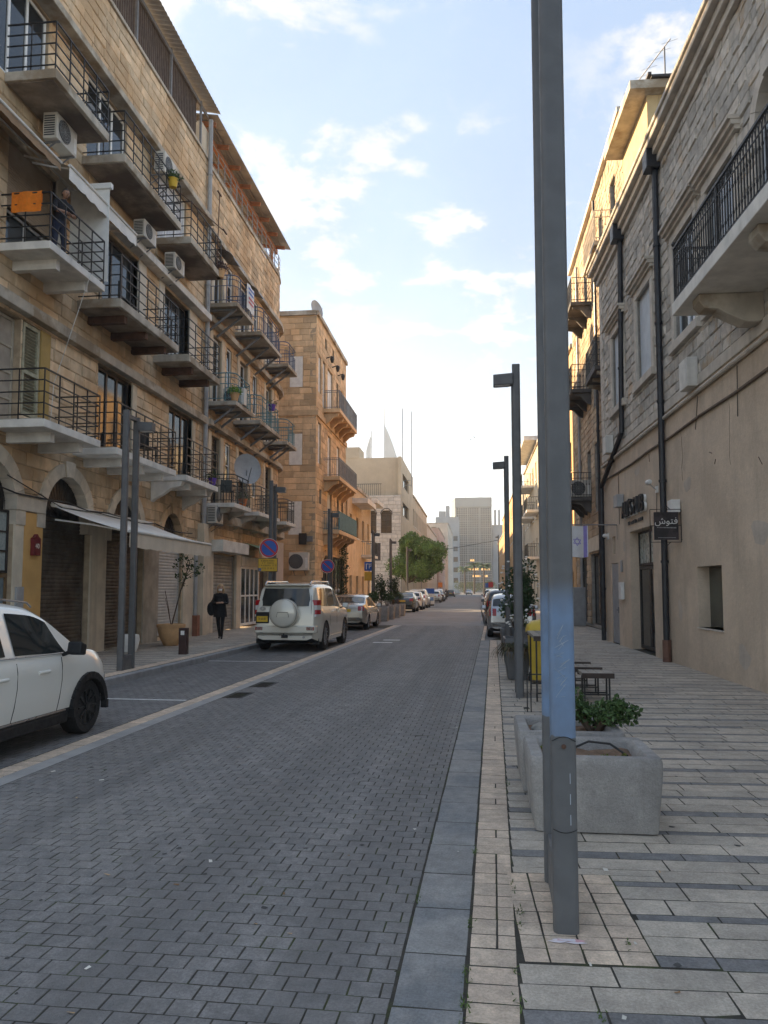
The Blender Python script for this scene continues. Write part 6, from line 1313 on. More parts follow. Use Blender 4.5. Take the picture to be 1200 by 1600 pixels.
# white off-roader seen from behind
def suv_x(t, sec, ta, W2, R_):
    zc = 1.03; g = G().lathe([(.0, -.27), (.30, -.265), (.36, -.235), (.385, -.17), (.385, -.02), (.2, .02)], (-.02 + .02, R_ + .03, zc), 40, axis='Y'); sp_ = obj('spare_wheel_cover', g, p_dusty, t, smooth=True, angle=70); obj('cover_seam', G().tube([(.372 * math.cos(a), R_ - .215, zc + .372 * math.sin(a)) for a in np.linspace(0, 6.2832, 41)], .004, 4), m_under, sp_); obj('grip_edge', G().tube([(-.17, R_ - .245, .93), (-.14, R_ - .245, 1.06), (.14, R_ - .245, 1.06), (.17, R_ - .245, .93)], .006, 4), m_under, sp_)
    obj('grip_recess', G().prism([(-.17, .93), (.17, .93), (.14, 1.06), (-.14, 1.06)], 1, R_ - .243, R_ - .238), paint('grip_shade', (.60, .58, .50)), sp_)  # shade of the grip recess put into darker paint and a dark outline
    obj('rear_window', G().grid([[(x, R_ + .02 + (z - 1.18) * .30 - .02 + .06 * (abs(x) / .7) ** 4, z) for x in np.linspace(-.70 + (z - 1.22) * .2, .70 - (z - 1.22) * .2, 9)] for z in np.linspace(1.22, 1.69, 6)]), m_cglass, t, smooth=True, angle=False)
    for sg in (-1, 1):
        for z0, z1, m_, nm in ((1.24, 1.38, m_rlamp, 'tail_lamp'), (1.12, 1.235, m_wlamp, 'reverse_lamp'), (1.0, 1.115, m_rlamp, 'tail_lamp'), (.94, .995, m_wlamp, 'indicator')):
            rows = [[(sg * (W2 * .80 - .02), R_ + .03 + (z - 1) * .2, z), (sg * (W2 * .905), R_ + .055 + (z - 1) * .22, z), (sg * (W2 * .955 + .012), R_ + .20 + (z - 1) * .1, z), (sg * (W2 * .97 + .012), R_ + .30, z)] for z in (z0, z1)]; obj(nm, G().grid(rows), m_, t)
        obj('reflector', G().box(sg * .60, sg * .80, R_ - .05, R_ - .02, .58, .67), m_rlamp, t)
        obj('roof_rail', G().tube([(sg * .62, -2.0, 1.80), (sg * .62, -1.85, 1.87), (sg * .62, .2, 1.885), (sg * .62, .4, 1.82)], .025, 8), p_sil2, t, smooth=True)
        obj('mud_flap', G().box(sg * (W2 - .34), sg * (W2 - .06), -1.99, -1.96, .2, .46), m_under, t)
        obj('side_step', G().box(sg * (W2 - .16), sg * (W2 + .0), -.85, .95, .33, .40), p_dusty, t, bevel=.03)
        g = G(); g.tube([(sg * (W2 + .003), -.6, 1.03), (sg * (W2 + .003), -.38, 1.035)], .02, 8); g.tube([(sg * (W2 + .003), .38, 1.02), (sg * (W2 + .003), .6, 1.02)], .02, 8); obj('door_handle', g, p_dusty, t)
        for yq in (-.82, .12): obj('door_seam', G().tube([(sg * (W2 * f_ + .001), yq + dy, z) for f_, dy, z in ((.985, .0, .46), (.999, -.0, .7), (.998, .0, .9), (.975, .0, 1.1))], .004, 4), m_under, t)
    obj('rear_bumper', G().prism([(-.86, R_ + .03), (-.80, R_ - .05), (.80, R_ - .05), (.86, R_ + .03), (.86, R_ + .3), (-.86, R_ + .3)], 2, .50, .70), p_dusty, t, bevel=.03)
    obj('number_plate_mount', G().box(-.80, -.44, R_ - .02, R_ + .03, .76, 1.06), m_under, t, bevel=.015); pl = obj('number_plate', G().box(-.77, -.47, R_ - .03, R_ - .021, .80, .95), m_plate_y, t); lettering(pl, '70 433 81', .085, m_black, frame4((-.62, R_ - .033, .876), (1, 0, 0), (0, 0, 1)), .001, .62)
    g = G(); n = 20                                # oval emblem
    for rx, rz_ in ((.075, .05), (.04, .045), (.06, .022)): g.tube([(-.62 + rx * math.cos(2 * math.pi * k / n), R_ + .012, 1.15 + (.0 if rz_ < .05 else 0) + rz_ * math.sin(2 * math.pi * k / n)) for k in range(n + 1)], .006, 5)
    obj('emblem', g, m_rim_s, t); obj('tow_bar', G().box(-.08, .08, R_ - .08, R_ + .1, .38, .46).tube([(0, R_ - .12, .42), (0, R_ - .12, .5)], .025, 8), m_under, t); obj('tailpipe', G().tube([(.52, R_ - .04, .40), (.52, R_ + .2, .40)], .035, 10), m_rim_s, t)
    obj('gate_seam', G().tube([(.71, R_ + .02, .76), (.71, R_ + .03, 1.2), (.69, R_ + .13, 1.5)], .005, 4), m_under, t); obj('rear_axle', G().tube([(-.7, -1.5, .36), (.7, -1.5, .36)], .06, 8), m_under, t); obj('spoiler', G().box(-.62, .62, R_ + .18, R_ + .42, 1.765, 1.80), p_dusty, t, bevel=.015)
car('white_offroad_car', 'dusty white off-road car with a spare wheel on its tailgate', -4.98, 22.75, RAD(-1.5), 4.50, 1.86,
    [(-2.25, .55), (-2.24, .8), (-2.22, 1.15), (-2.05, 1.66), (-1.95, 1.76), (-1.5, 1.82), (-.5, 1.84), (.2, 1.80), (.55, 1.70), (1.12, 1.22), (1.25, 1.16), (1.9, 1.10), (2.15, 1.02), (2.24, .85), (2.25, .55)],
    [(-2.25, 1.2), (-1, 1.16), (.5, 1.12), (1.2, 1.08), (1.8, 1.04), (2.25, .9)], p_dusty, (-1.33, 1.36), .385,
    [(-1.75, -.92, -1.6, -.95), (-.84, .05, -.86, .02), (.12, .95, .1, .52)], ws=(.62, 1.08), rim=m_rim_s, plate=None, tails=None, extra=suv_x, nst=90, tumble=.13, spokes=6)
SED = dict(top=[(-2.25, .5), (-2.24, .85), (-2.2, 1.0), (-2.1, 1.04), (-1.75, 1.07), (-1.05, 1.36), (-.75, 1.42), (-.1, 1.44), (.4, 1.38), (1.05, 1.0), (1.2, .95), (1.9, .82), (2.18, .68), (2.25, .45)], belt=[(-2.25, .95), (-1.5, .95), (0, .92), (1.2, .87), (2.25, .65)], wheels=(-1.33, 1.33), wr=.31, side_win=[(-1.35, -.7, -.95, -.7), (-.64, .12, -.64, .1), (.18, .92, .16, .5)], ws=(.45, 1.0), rw=(-1.68, -1.12), plate=.75, tails=(.80, .98))
HAT = dict(top=[(-1.95, .5), (-1.94, .85), (-1.88, 1.0), (-1.62, 1.36), (-1.45, 1.45), (-.8, 1.5), (0, 1.49), (.4, 1.42), (1.0, 1.02), (1.15, .97), (1.65, .85), (1.9, .7), (1.95, .45)], belt=[(-1.95, .97), (-1, .96), (0, .94), (1, .9), (1.95, .7)], wheels=(-1.22, 1.22), wr=.3, side_win=[(-1.35, -.4, -1.2, -.42), (-.34, .75, -.36, .5)], ws=(.48, .96), rw=(-1.82, -1.63), plate=.7, tails=(.75, 1.0))
SUVP = dict(top=[(-2.15, .5), (-2.14, .85), (-2.08, 1.08), (-1.85, 1.5), (-1.65, 1.6), (-.9, 1.66), (0, 1.65), (.4, 1.56), (1.05, 1.14), (1.2, 1.08), (1.85, .98), (2.1, .8), (2.15, .5)], belt=[(-2.15, 1.1), (-1, 1.08), (0, 1.05), (1, 1.0), (2.15, .8)], wheels=(-1.28, 1.3), wr=.34, side_win=[(-1.5, -.45, -1.35, -.47), (-.38, .85, -.4, .5)], ws=(.5, 1.02), rw=(-2.0, -1.84), plate=.78, tails=(.85, 1.1))
def mk(kind, nm, lab, x, y, pt, L_, W_, bo=False, rz=-.8, n=40, **k2): d = dict(kind); d.update(k2); return car(nm, lab, x, y, RAD(rz), L_, W_, d.pop('top'), d.pop('belt'), pt, d.pop('wheels'), d.pop('wr'), d.pop('side_win'), boolean=bo, nst=n, **d)
mk(SED, 'silver_sedan', 'champagne silver sedan parked ahead of the white off-roader', -5.2, 33.5, p_silver, 4.5, 1.75, True, n=60)
mk(SED, 'dark_sedan', 'dark grey sedan after the row of planters', -5.15, 58.0, p_grey, 4.5, 1.75); mk(HAT, 'white_hatchback', 'white hatchback between the dark sedan and the white van-like car', -5.0, 64.0, p_w2, 3.9, 1.7)
mk(SUVP, 'white_estate_car', 'tall white estate car before the blue and white board', -5.0, 70.2, p_w2, 4.3, 1.85); mk(HAT, 'white_small_car', 'white small car just past the blue and white board', -4.95, 97, p_w2, 3.9, 1.72); mk(SED, 'dark_car', 'dark car ahead of the white small car', -4.9, 105, p_black, 4.5, 1.75); mk(SUVP, 'pale_car', 'pale tall car far down the shaded side', -5.3, 114, p_w2, 4.3, 1.8)
mk(HAT, 'dark_small_car', 'small dark car by the far crossing, shaded side', -5.0, 165, p_grey, 3.9, 1.7); mk(SED, 'grey_sedan', 'grey sedan standing in the road near the palms', -1.6, 215, p_sil2, 4.5, 1.75)
mk(HAT, 'silver_hatchback', 'silver hatchback behind the shrubs on the sunny side', 1.28, 29.2, p_sil2, 3.95, 1.7, True, n=60); mk(SUVP, 'black_crossover', 'dark crossover with white roof edge behind the silver hatchback', 1.42, 39.6, p_black, 4.3, 1.84, True, n=50)
for k, (x, y, kd, pt, nm, lab) in enumerate(((1.5, 49, SUVP, p_w2, 'white_crossover', 'white crossover behind the dark crossover'), (1.55, 56, HAT, p_w2, 'white_city_car', 'white city car, next after the white crossover'), (1.6, 64, SED, p_sil2, 'silver_saloon', 'silver saloon far along the sunny side'), (1.65, 76, SUVP, p_grey, 'dark_tall_car', 'dark tall car far along the sunny side'), (1.8, 92, HAT, p_black, 'black_city_car', 'black city car, last in the sunny row'))): mk(kd, nm, lab, x, y, pt, 4.3 if kd is SUVP else 3.95 if kd is HAT else 4.5, 1.75)

# ================================================================== PEOPLE
m_skin = M('skin', (.50, .30, .21), .6, .06, 12); m_skin_t = M('tanned_skin', (.34, .19, .125), .6, .06, 12); m_coat = M('black_coat', (.012, .012, .014), .85, .2, 12, bump=.4, bscale=120); m_jean = M('dark_jeans', (.022, .03, .06), .85, .2, 12, bump=.3, bscale=150); m_shirt = M('navy_shirt', (.014, .015, .02), .85, .2, 10)
def skin_mesh(name, J, E, mats, parent, regions, lv=2):
    """one continuous surface grown along a skeleton: J name -> (x,y,z,r); regions(f_center) -> material index"""
    nm = list(J); me = bpy.data.meshes.new(name); me.from_pydata([J[k][:3] for k in nm], [(nm.index(a), nm.index(b)) for a, b in E], [])
    o = bpy.data.objects.new(name, me); C.objects.link(o); o.modifiers.new('skin', 'SKIN'); sv = me.skin_vertices[0].data
    for i, k in enumerate(nm):
        r_ = J[k][3]; sv[i].radius = (r_, r_) if not isinstance(r_, tuple) else r_; sv[i].use_root = (i == 0)
    ss = o.modifiers.new('sub', 'SUBSURF'); ss.levels = lv; ss.render_levels = lv; realize(o)
    for m in mats: o.data.materials.append(m)
    o.data.polygons.foreach_set('use_smooth', [True] * len(o.data.polygons)); o.data.polygons.foreach_set('material_index', [regions(p.center) for p in o.data.polygons]); o.parent = parent; return o
def hand(J, E, root, w_, dirv, side, nrm, s_=1.):
    """palm plus four unequal bent fingers and a thumb from the side of the palm"""
    w_, d, n_ = Vector(w_), Vector(dirv).normalized(), Vector(nrm).normalized(); e = d.cross(n_).normalized() * side; p = root + '_palm'; pc = w_ + d * .045 * s_; J[p] = (*pc, .024); E.append((root, p))
    k2 = w_ + d * .085 * s_; J[p + 'k'] = (*k2, .026); E.append((p, p + 'k'))
    for i, (off, ln) in enumerate(((-.027, .062), (-.009, .075), (.01, .07), (.028, .055))):
        a = k2 + e * off + d * .012; b_ = a + d * ln * .5 - n_ * .012; c = b_ + d * ln * .28 - n_ * ln * .5
        for q, (pt, r_) in enumerate(((a, .0095), (b_, .0088), (c, .0078))): J[f'{p}f{i}{q}'] = (*pt, r_)
        E += [(p + 'k', f'{p}f{i}0'), (f'{p}f{i}0', f'{p}f{i}1'), (f'{p}f{i}1', f'{p}f{i}2')]
    a = pc - e * .03 + d * .0; b_ = a - e * .022 + d * .035; c = b_ + d * .028
    J[p + 't0'], J[p + 't1'], J[p + 't2'] = (*a, .011), (*b_, .0098), (*c, .0085); E += [(p, p + 't0'), (p + 't0', p + 't1'), (p + 't1', p + 't2')]
def head_shape(t, c, yaw, nod, skin, hair_c, long=True, glasses=False):
    """face features on a head at c: nose, eyes, ears, mouth, hair as children"""
    R4 = Matrix.Translation(c) @ Matrix.Rotation(yaw, 4, 'Z') @ Matrix.Rotation(nod, 4, 'X')     # face looks along -y
    g = G(); n = 14; rows = []
    for i in range(n + 1):
        f_ = math.pi * i / n; z = .118 * math.cos(f_); rr = math.sin(f_); jaw = .82 if z < -.04 else 1.
        rows.append([(.075 * rr * jaw * math.cos(a), (.094 if math.sin(a) > 0 else .09 * (.95 if z < -.05 else 1)) * rr * math.sin(a), z) for a in np.linspace(0, 2 * math.pi, 17)[:-1]])
    g.grid(rows, closed=True); g.tube([(0, -.086, .02), (0, -.108, -.012), (0, -.098, -.022)], [.008, .014, .012], 6)
    for sg in (-1, 1): g.lathe([(.0, -.01), (.024, -.006), (.026, .006), (.0, .01)], (sg * .077, .005, -.005), 8, axis='X')
    obj('head', g.xf(R4), skin, t, smooth=True, angle=False); g = G()
    for sg in (-1, 1): g.lathe([(.0, -.008), (.011, 0), (.0, .004)], (sg * .031, -.083, .012), 8, axis='Y')
    g.box(-.022, .022, -.09, -.084, -.05, -.044); obj('eyes_and_mouth', g.xf(R4), M('dark_eye', (.03, .02, .018), .4), t)
    g = G(); rows = []
    for i in range(9):
        f_ = math.pi * .62 * i / 8; z = .128 * math.cos(f_); rr = math.sin(f_); rows.append([(.087 * rr * math.cos(a), .012 + .102 * rr * math.sin(a) if math.sin(a) > -.2 or z > .06 else .012 + .102 * rr * -.2, z) for a in np.linspace(0, 2 * math.pi, 17)[:-1]])
    g.grid(rows, closed=True)
    if long:
        for sg in (-1, 1): g.tube([(sg * .07, .0, .06), (sg * .085, .01, -.05), (sg * .08, -.01, -.16), (sg * .07, -.03, -.22)], [.03, .035, .035, .015], 7)
        g.tube([(0, .08, .08), (0, .1, -.05), (0, .085, -.2)], [.07, .085, .04], 8)
    obj('hair', g.xf(R4), hair_c, t, smooth=True, angle=False); return R4
# woman with a phone walking on the left pavement, facing the camera, head bowed
t = empty('person', (-7.95, 23.9, .12), RAD(14), label='person in a black coat and leggings looking at a phone on the pavement', cat='person')
J = {'pelvis': (0, 0, .92, (.15, .115)), 'waist': (0, .005, 1.08, (.135, .1)), 'chest': (0, .0, 1.25, (.155, .115)), 'upper': (0, -.005, 1.36, (.13, .095)), 'neck': (0, -.02, 1.44, .05), 'nk2': (0, -.045, 1.50, .045),
     'hipL': (.085, 0, .86, .095), 'kneeL': (.07, -.06, .48, .062), 'ankL': (.055, -.05, .09, .04), 'heelL': (.055, -.03, .045, .038), 'toeL': (.065, -.2, .03, .034),
     'hipR': (-.085, 0, .86, .095), 'kneeR': (-.06, .02, .49, .062), 'ankR': (-.03, .14, .12, .04), 'heelR': (-.03, .16, .06, .036), 'toeR': (-.035, .03, .03, .033),
     'shL': (.17, 0, 1.36, .062), 'elL': (.225, -.06, 1.1, .048), 'wrL': (.06, -.26, 1.13, .032), 'shR': (-.17, 0, 1.36, .062), 'elR': (-.23, -.05, 1.1, .048), 'wrR': (-.07, -.26, 1.12, .032)}
E_ = [('pelvis', 'waist'), ('waist', 'chest'), ('chest', 'upper'), ('upper', 'neck'), ('neck', 'nk2'), ('pelvis', 'hipL'), ('hipL', 'kneeL'), ('kneeL', 'ankL'), ('ankL', 'heelL'), ('heelL', 'toeL'), ('pelvis', 'hipR'), ('hipR', 'kneeR'), ('kneeR', 'ankR'), ('ankR', 'heelR'), ('heelR', 'toeR'), ('upper', 'shL'), ('shL', 'elL'), ('elL', 'wrL'), ('upper', 'shR'), ('shR', 'elR'), ('elR', 'wrR')]
hand(J, E_, 'wrL', J['wrL'][:3], (-.55, -.6, .15), 1, (0, -.3, 1)); hand(J, E_, 'wrR', J['wrR'][:3], (.55, -.6, .15), -1, (0, -.3, 1))
def reg(c):
    if c.z > 1.43 and abs(c.x) < .1: return 0
    if c.y < -.245 and 1.03 < c.z < 1.25: return 0
    return 2 if c.z < .075 else 1
skin_mesh('body', J, E_, [m_skin, m_coat, M('shoe_black', (.015, .015, .016), .5)], t, reg)
head_shape(t, (0, -.07, 1.585), RAD(-8), RAD(22), m_skin, M('fair_hair', (.46, .31, .17), .6, .2, 20))
g = G(); rows = []          # coat skirt over the hips
for z, a, b_ in ((1.3, .175, .125), (1.1, .165, .13), (.95, .185, .15), (.8, .205, .165), (.68, .21, .175)): rows.append([(a * math.cos(q), b_ * math.sin(q) + .0, z) for q in np.linspace(0, 2 * math.pi, 21)[:-1]])
obj('coat', g.grid(rows, closed=True), m_coat, t, smooth=True, angle=False)
g = G().grid([[(.062 * math.sin(a), -.07 - .098 * math.cos(a) - .03, z + .0) for a in np.linspace(-1.1, 1.1, 7)] for z in (1.50, 1.525, 1.56)]); obj('face_mask', g, m_frame_w, t, smooth=True, angle=False)
g = G().box(-.035, .035, -.34, -.328, 1.12, 1.26).xf(Matrix.Translation((-7.95, 23.9, .12)) @ Matrix.Rotation(RAD(14), 4, 'Z')); obj('phone', g, m_black, label='dark phone held in both hands of the walking person', cat='phone')
t2 = empty('shoulder_bag', (-8.25, 23.92, .85), label='black rounded bag at the hip of the walking person', cat='bag'); rows = [[(.11 * math.sin(math.pi * i / 8) * math.cos(a) * 1.3, .09 * math.sin(math.pi * i / 8) ** .6 * math.sin(a), .2 + .22 * math.cos(math.pi * i / 8)) for a in np.linspace(0, 2 * math.pi, 15)[:-1]] for i in range(9)]; obj('bag_body', G().grid(rows, closed=True), m_coat, t2, smooth=True, angle=False); obj('strap', G().tube([(-.02, -.02, .4), (.1, .0, .58), (.2, .02, .66), (.12, .06, .5), (.0, .05, .4)], .014, 6), m_coat, t2)
# man leaning on the second-floor balcony rail
t = empty('person', (-8.60, 15.0, 8.56), RAD(62), label='person in a dark shirt and jeans leaning on a balcony rail', cat='person')
J = {'pelvis': (0, .05, .88, (.15, .12)), 'waist': (0, .02, 1.02, (.14, .11)), 'chest': (0, -.05, 1.2, (.175, .13)), 'upper': (0, -.09, 1.31, (.15, .1)), 'neck': (0, -.13, 1.39, .055), 'nk2': (0, -.155, 1.44, .052),
     'hipL': (.09, .05, .83, .1), 'kneeL': (.11, .0, .46, .07), 'ankL': (.12, .04, .09, .045), 'heelL': (.12, .06, .045, .042), 'toeL': (.13, -.13, .035, .04), 'hipR': (-.09, .05, .83, .1), 'kneeR': (-.11, .02, .46, .07), 'ankR': (-.12, .06, .09, .045), 'heelR': (-.12, .08, .045, .042), 'toeR': (-.14, -.11, .035, .04),
     'shL': (.19, -.08, 1.31, .07), 'elL': (.27, -.2, 1.05, .052), 'wrL': (.05, -.27, 1.03, .036), 'shR': (-.19, -.08, 1.31, .07), 'elR': (-.27, -.2, 1.05, .052), 'wrR': (-.05, -.29, 1.045, .036)}
E_ = [e for e in E_ if 'palm' not in e[0] and 'palm' not in e[1]]; hand(J, E_, 'wrL', J['wrL'][:3], (-.9, -.1, -.1), 1, (0, -.2, 1)); hand(J, E_, 'wrR', J['wrR'][:3], (.9, -.1, -.1), -1, (0, -.2, 1))
def reg(c):
    if c.z > 1.40 and abs(c.x) < .1: return 0
    if c.z < 1.12 and c.y < -.17 and abs(c.x) < .25: return 0
    return 3 if c.z < .08 else 2 if c.z < .93 else 1
skin_mesh('body', J, E_, [m_skin_t, m_shirt, m_jean, M('shoe_black', (.015, .015, .016), .5)], t, reg); head_shape(t, (0, -.19, 1.53), RAD(-5), RAD(14), m_skin_t, M('dark_hair', (.03, .022, .018), .6, .2, 20), long=False); t.scale = (.9, .9, .9)
# far pedestrians are only dark specks
t = empty('person', (-4.3, 118, 0), label='tiny dark standing figure far down by the parked cars', cat='person'); J = {'pelvis': (0, 0, .95, .16), 'chest': (0, 0, 1.3, .17), 'neck': (0, 0, 1.5, .06), 'head': (0, 0, 1.65, .1), 'kL': (.1, 0, .5, .08), 'fL': (.1, -.02, .05, .06), 'kR': (-.1, 0, .5, .08), 'fR': (-.1, .02, .05, .06), 'eL': (.25, 0, 1.12, .06), 'hL': (.24, -.06, .88, .05), 'eR': (-.25, 0, 1.12, .06), 'hR': (-.24, -.06, .88, .05)}
skin_mesh('body', J, [('pelvis', 'chest'), ('chest', 'neck'), ('neck', 'head'), ('pelvis', 'kL'), ('kL', 'fL'), ('pelvis', 'kR'), ('kR', 'fR'), ('chest', 'eL'), ('eL', 'hL'), ('chest', 'eR'), ('eR', 'hR')], [m_coat], t, lambda c: 0, 1)
# ================================================================== THINGS ON THE FACADES
m_acw = M('ac_casing', (.58, .56, .51), .6, .08, 4, stain=.25); m_acd = M('ac_fins', (.06, .065, .07), .6, .2, 30)
def ac(x, y, z, rz, lab, w_=.85, d=.32, h=.58, grp='wall air conditioners', bracket=True, mat=None):
    """outdoor unit: fan side looks along local +x, back towards -x"""
    t = empty('air_conditioner', (x, y, z), rz, label=lab, cat='air conditioner', group=grp); g = G().box(-d / 2, d / 2, -w_ / 2, w_ / 2, 0, h); cs = obj('casing', g, mat or m_acw, t, bevel=.015)
    g = G().lathe([(.0, 0), (h * .40, 0), (h * .42, .01), (h * .40, .016)], (d / 2 + .001, -w_ * .14, h * .5), 24, axis='X'); fg = obj('fan_opening', g, m_acd, t); g = G()
    for q in (.12, .22, .32, .40): g.tube([(d / 2 + .022, -w_ * .14 + h * q * math.cos(a), h * .5 + h * q * math.sin(a)) for a in np.linspace(0, 2 * math.pi, 19)], .004, 4, caps=False)
    for k in range(6): a = math.pi * k / 6; g.bar((d / 2 + .02, -w_ * .14 - h * .4 * math.cos(a), h * .5 - h * .4 * math.sin(a)), (d / 2 + .02, -w_ * .14 + h * .4 * math.cos(a), h * .5 + h * .4 * math.sin(a)), .005)
    obj('fan_guard', g, m_pvc, fg); g = G()
    for k in range(9): g.box(-d / 2 + .03, d / 2 - .05, -w_ / 2 - .006, -w_ / 2 - .001, h * .1 + k * h * .09, h * .1 + k * h * .09 + h * .05)
    obj('side_louvres', g, m_acd, t); obj('label_sticker', G().box(d / 2 + .001, d / 2 + .003, w_ * .34, w_ * .46, h * .12, h * .7), m_frame_w, t)
    if bracket:
        for s_ in (-.3, .3): obj('bracket', G().bar((-d / 2 - .12, s_, -.03), (d / 2 + .02, s_, -.03), .035).bar((-d / 2 - .12, s_, -.28), (d / 2 - .08, s_, -.03), .025), m_grey_metal, t)
    return t
ac(-8.95, 15.5, 11.3, 0, 'beige air conditioner under the topmost near balcony', grp='wall air conditioners'); ac(-8.95, 19.95, 11.2, 0, 'small air conditioner just above the white upper ledge, first of two', h=.48, w_=.8); ac(-8.95, 22.1, 11.22, 0, 'small air conditioner just above the white upper ledge, second of two', h=.48, w_=.8)
ac(-8.98, 21.3, 13.75, 0, 'air conditioner on the top-floor wall above the yellow flower pot', h=.62); ac(-9.3, 40.9, 2.66, RAD(-90), 'large air conditioner on the lane wall beside the smaller round sign', w_=1.05, h=.95, d=.36)
ac(4.75, 35.55, 5.78, RAD(-90), 'air conditioner on the lowest dark balcony of the sunny-side house', h=.75, w_=.85, bracket=False); ac(-8.6, 27.1, 8.3, RAD(-90), 'dark-fronted air conditioner on the teal balcony', h=.62, w_=.8, bracket=False)
ac(-9.0, 26.35, 3.95, 0, 'caged air conditioner over the pillar between the two houses', h=.62, w_=.75)
# awnings
m_awn = M('cream_awning', (.64, .57, .46), .85, .08, 2, stain=.3); m_awnw = M('white_awning', (.76, .74, .69), .85, .06, 2, stain=.2); m_awnb = M('brown_awning', (.30, .20, .12), .85, .1, 2, stain=.3)
def awning(lab, u0, u1, w0, z0, w1, z1, val, mt, mv, X=-9.35, arms=True):
    t = empty('awning', (X, (u0 + u1) / 2, z1 - val), label=lab, cat='awning'); c = (u0 + u1) / 2; zz0 = z1 - val; n = 12
    obj('fabric', G().grid([[(w0 + (w1 - w0) * j / 8, u0 - c + (u1 - u0) * k / n, z0 + (z1 - z0) * j / 8 - .04 * math.sin(math.pi * j / 8) - zz0) for k in range(n + 1)] for j in range(9)]), mt, t, smooth=True, angle=False)
    obj('valance', G().grid([[(w1 + .012 * math.sin(k * 1.7) * j, u0 - c + (u1 - u0) * k / (n * 2), z1 - val * j - zz0 - (.015 * math.sin(k * 2.1) if j else 0)) for k in range(n * 2 + 1)] for j in (0, .5, 1)]), mv, t, smooth=True, angle=False)
    obj('front_bar', G().tube([(w1, u0 - c, z1 - zz0 + .02), (w1, u1 - c, z1 - zz0 + .02)], .035, 8), m_slabw, t); obj('roller', G().tube([(w0, u0 - c, z0 - zz0 + .03), (w0, u1 - c, z0 - zz0 + .03)], .06, 8), m_slabw, t)
    if arms:
        for u in (u0 - c + .12, u1 - c - .12): obj('arm', G().bar((w0, u, z0 - zz0 - .3), ((w0 + w1) / 2, u, z0 - zz0 - .42), .035).bar(((w0 + w1) / 2, u, z0 - zz0 - .42), (w1, u, z1 - zz0), .035), m_slabw, t)
    return t
awning('long dirty-white shop awning over the brown shutters and ochre pot', 16.3, 21.6, .05, 3.52, 1.85, 2.92, .33, m_awnw, m_awn); awning('cream-edged awning over the balcony with the leaning person', 14.85, 18.1, .1, 11.0, 1.0, 10.5, .28, m_awn, m_awnw); awning('brown awning at the very edge, above the towel', 11.0, 14.78, .1, 10.98, .85, 10.52, .16, m_awnb, m_awnb)
t = empty('drop_screen', (-8.8, 16.55, 8.6), label='white fabric side screen hanging by the balcony with the leaning person', cat='screen'); obj('cloth', G().grid([[(-.45 + .95 * k / 8, .03 * math.sin(k * .9) * (1 - j / 8), .1 + 2.2 * j / 8) for k in range(9)] for j in range(9)]), m_frame_w, t, smooth=True, angle=False); obj('cassette', G().box(-.5, .55, -.06, .06, 2.3, 2.42), m_frame_w, t)
# washing, pots, dish, furniture on balconies
g = G().grid([[(-.32 + .64 * k / 8, .02 * sg_ + .012 * math.sin(k * 1.3), z) for k in range(9)] for sg_, z in ((-1, -.42), (-1, -.2), (-1, -.02), (0, .012), (1, -.02), (1, -.3))]); obj('orange_towel', g, M('orange_terry', (.80, .22, .02), .95, .1, 12, bump=.5, bscale=120), loc=(-8.78, 14.07, 9.56), smooth=True, angle=False, label='bright orange towel hung over the balcony rail', cat='towel')
def pot(x, y, z, r_, lab, mt, nleaf=160, lm=None, sz=.08):
    t = empty('plant_pot', (x, y, z), label=lab, cat='plant pot', group='balcony plant pots'); obj('pot', G().lathe([(r_ * .7, 0), (r_, r_ * 1.5), (r_ * 1.08, r_ * 1.5), (r_ * 1.08, r_ * 1.7), (r_ * .9, r_ * 1.7)], (0, 0, 0), 14), mt, t, smooth=True); g = G(); leaves(g, (0, 0, r_ * 2.2), (r_ * 1.6, r_ * 1.6, r_ * 1.1), nleaf, sz, random.Random(int(y * 10)), shell=.2); obj('foliage', g, lm or m_leaf, t)
pot(-8.2, 20.0, 12.75, .14, 'yellow pot of greenery hooked on the top balcony rail', m_plate_y); pot(-8.35, 24.1, 5.0, .13, 'purple pot at the end of the first-floor black balcony', M('purple_pot', (.12, .06, .34), .5), 60); pot(-8.35, 26.3, 8.28, .16, 'bright green plant at the corner of the teal balcony', m_terra, 200, M('lime_leaf', (.16, .30, .04), .6, .2, 9)); pot(-8.4, 27.6, 4.68, .16, 'orange clay pot on the dish balcony', M('orange_clay', (.5, .16, .05), .7), 80)
pot(-8.25, 24.25, 11.9, .16, 'wilted trailing plant at the end of the top black balcony', m_terra, 260, M('wilted_leaf', (.14, .085, .075), .8, .3, 12)); pot(-8.3, 31.2, 9.05, .15, 'purple bucket hooked on the second teal balcony', M('purple_pot', (.12, .06, .34), .5), 40)
def dish(x, y, z, rz, tilt, r_, lab):
    t = empty('satellite_dish', (x, y, z), rz, label=lab, cat='satellite dish', group='satellite dishes'); rows = [[(r_ * q * math.cos(a), -.35 * r_ + .35 * r_ * q * q, r_ * q * math.sin(a) * 1.15) for a in np.linspace(0, 2 * math.pi, 25)[:-1]] for q in (.01, .3, .6, .85, 1.)]; rows2 = [[(x_, y_ * -1, z_) for x_, y_, z_ in rw] for rw in rows]
    M4 = Matrix.Translation((0, 0, r_ * 1.6)) @ Matrix.Rotation(tilt, 4, 'X'); obj('reflector', G().grid(rows2, closed=True).xf(M4), m_pvc, t, smooth=True, angle=False); obj('feed_arm', G().tube([(0, .05, -r_ * .9), (0, -r_ * .8, -.1)], .014, 6).xf(M4), m_grey_metal, t); obj('mast', G().tube([(0, .12, 0), (0, .12, r_ * 1.5)], .025, 6), m_grey_metal, t)
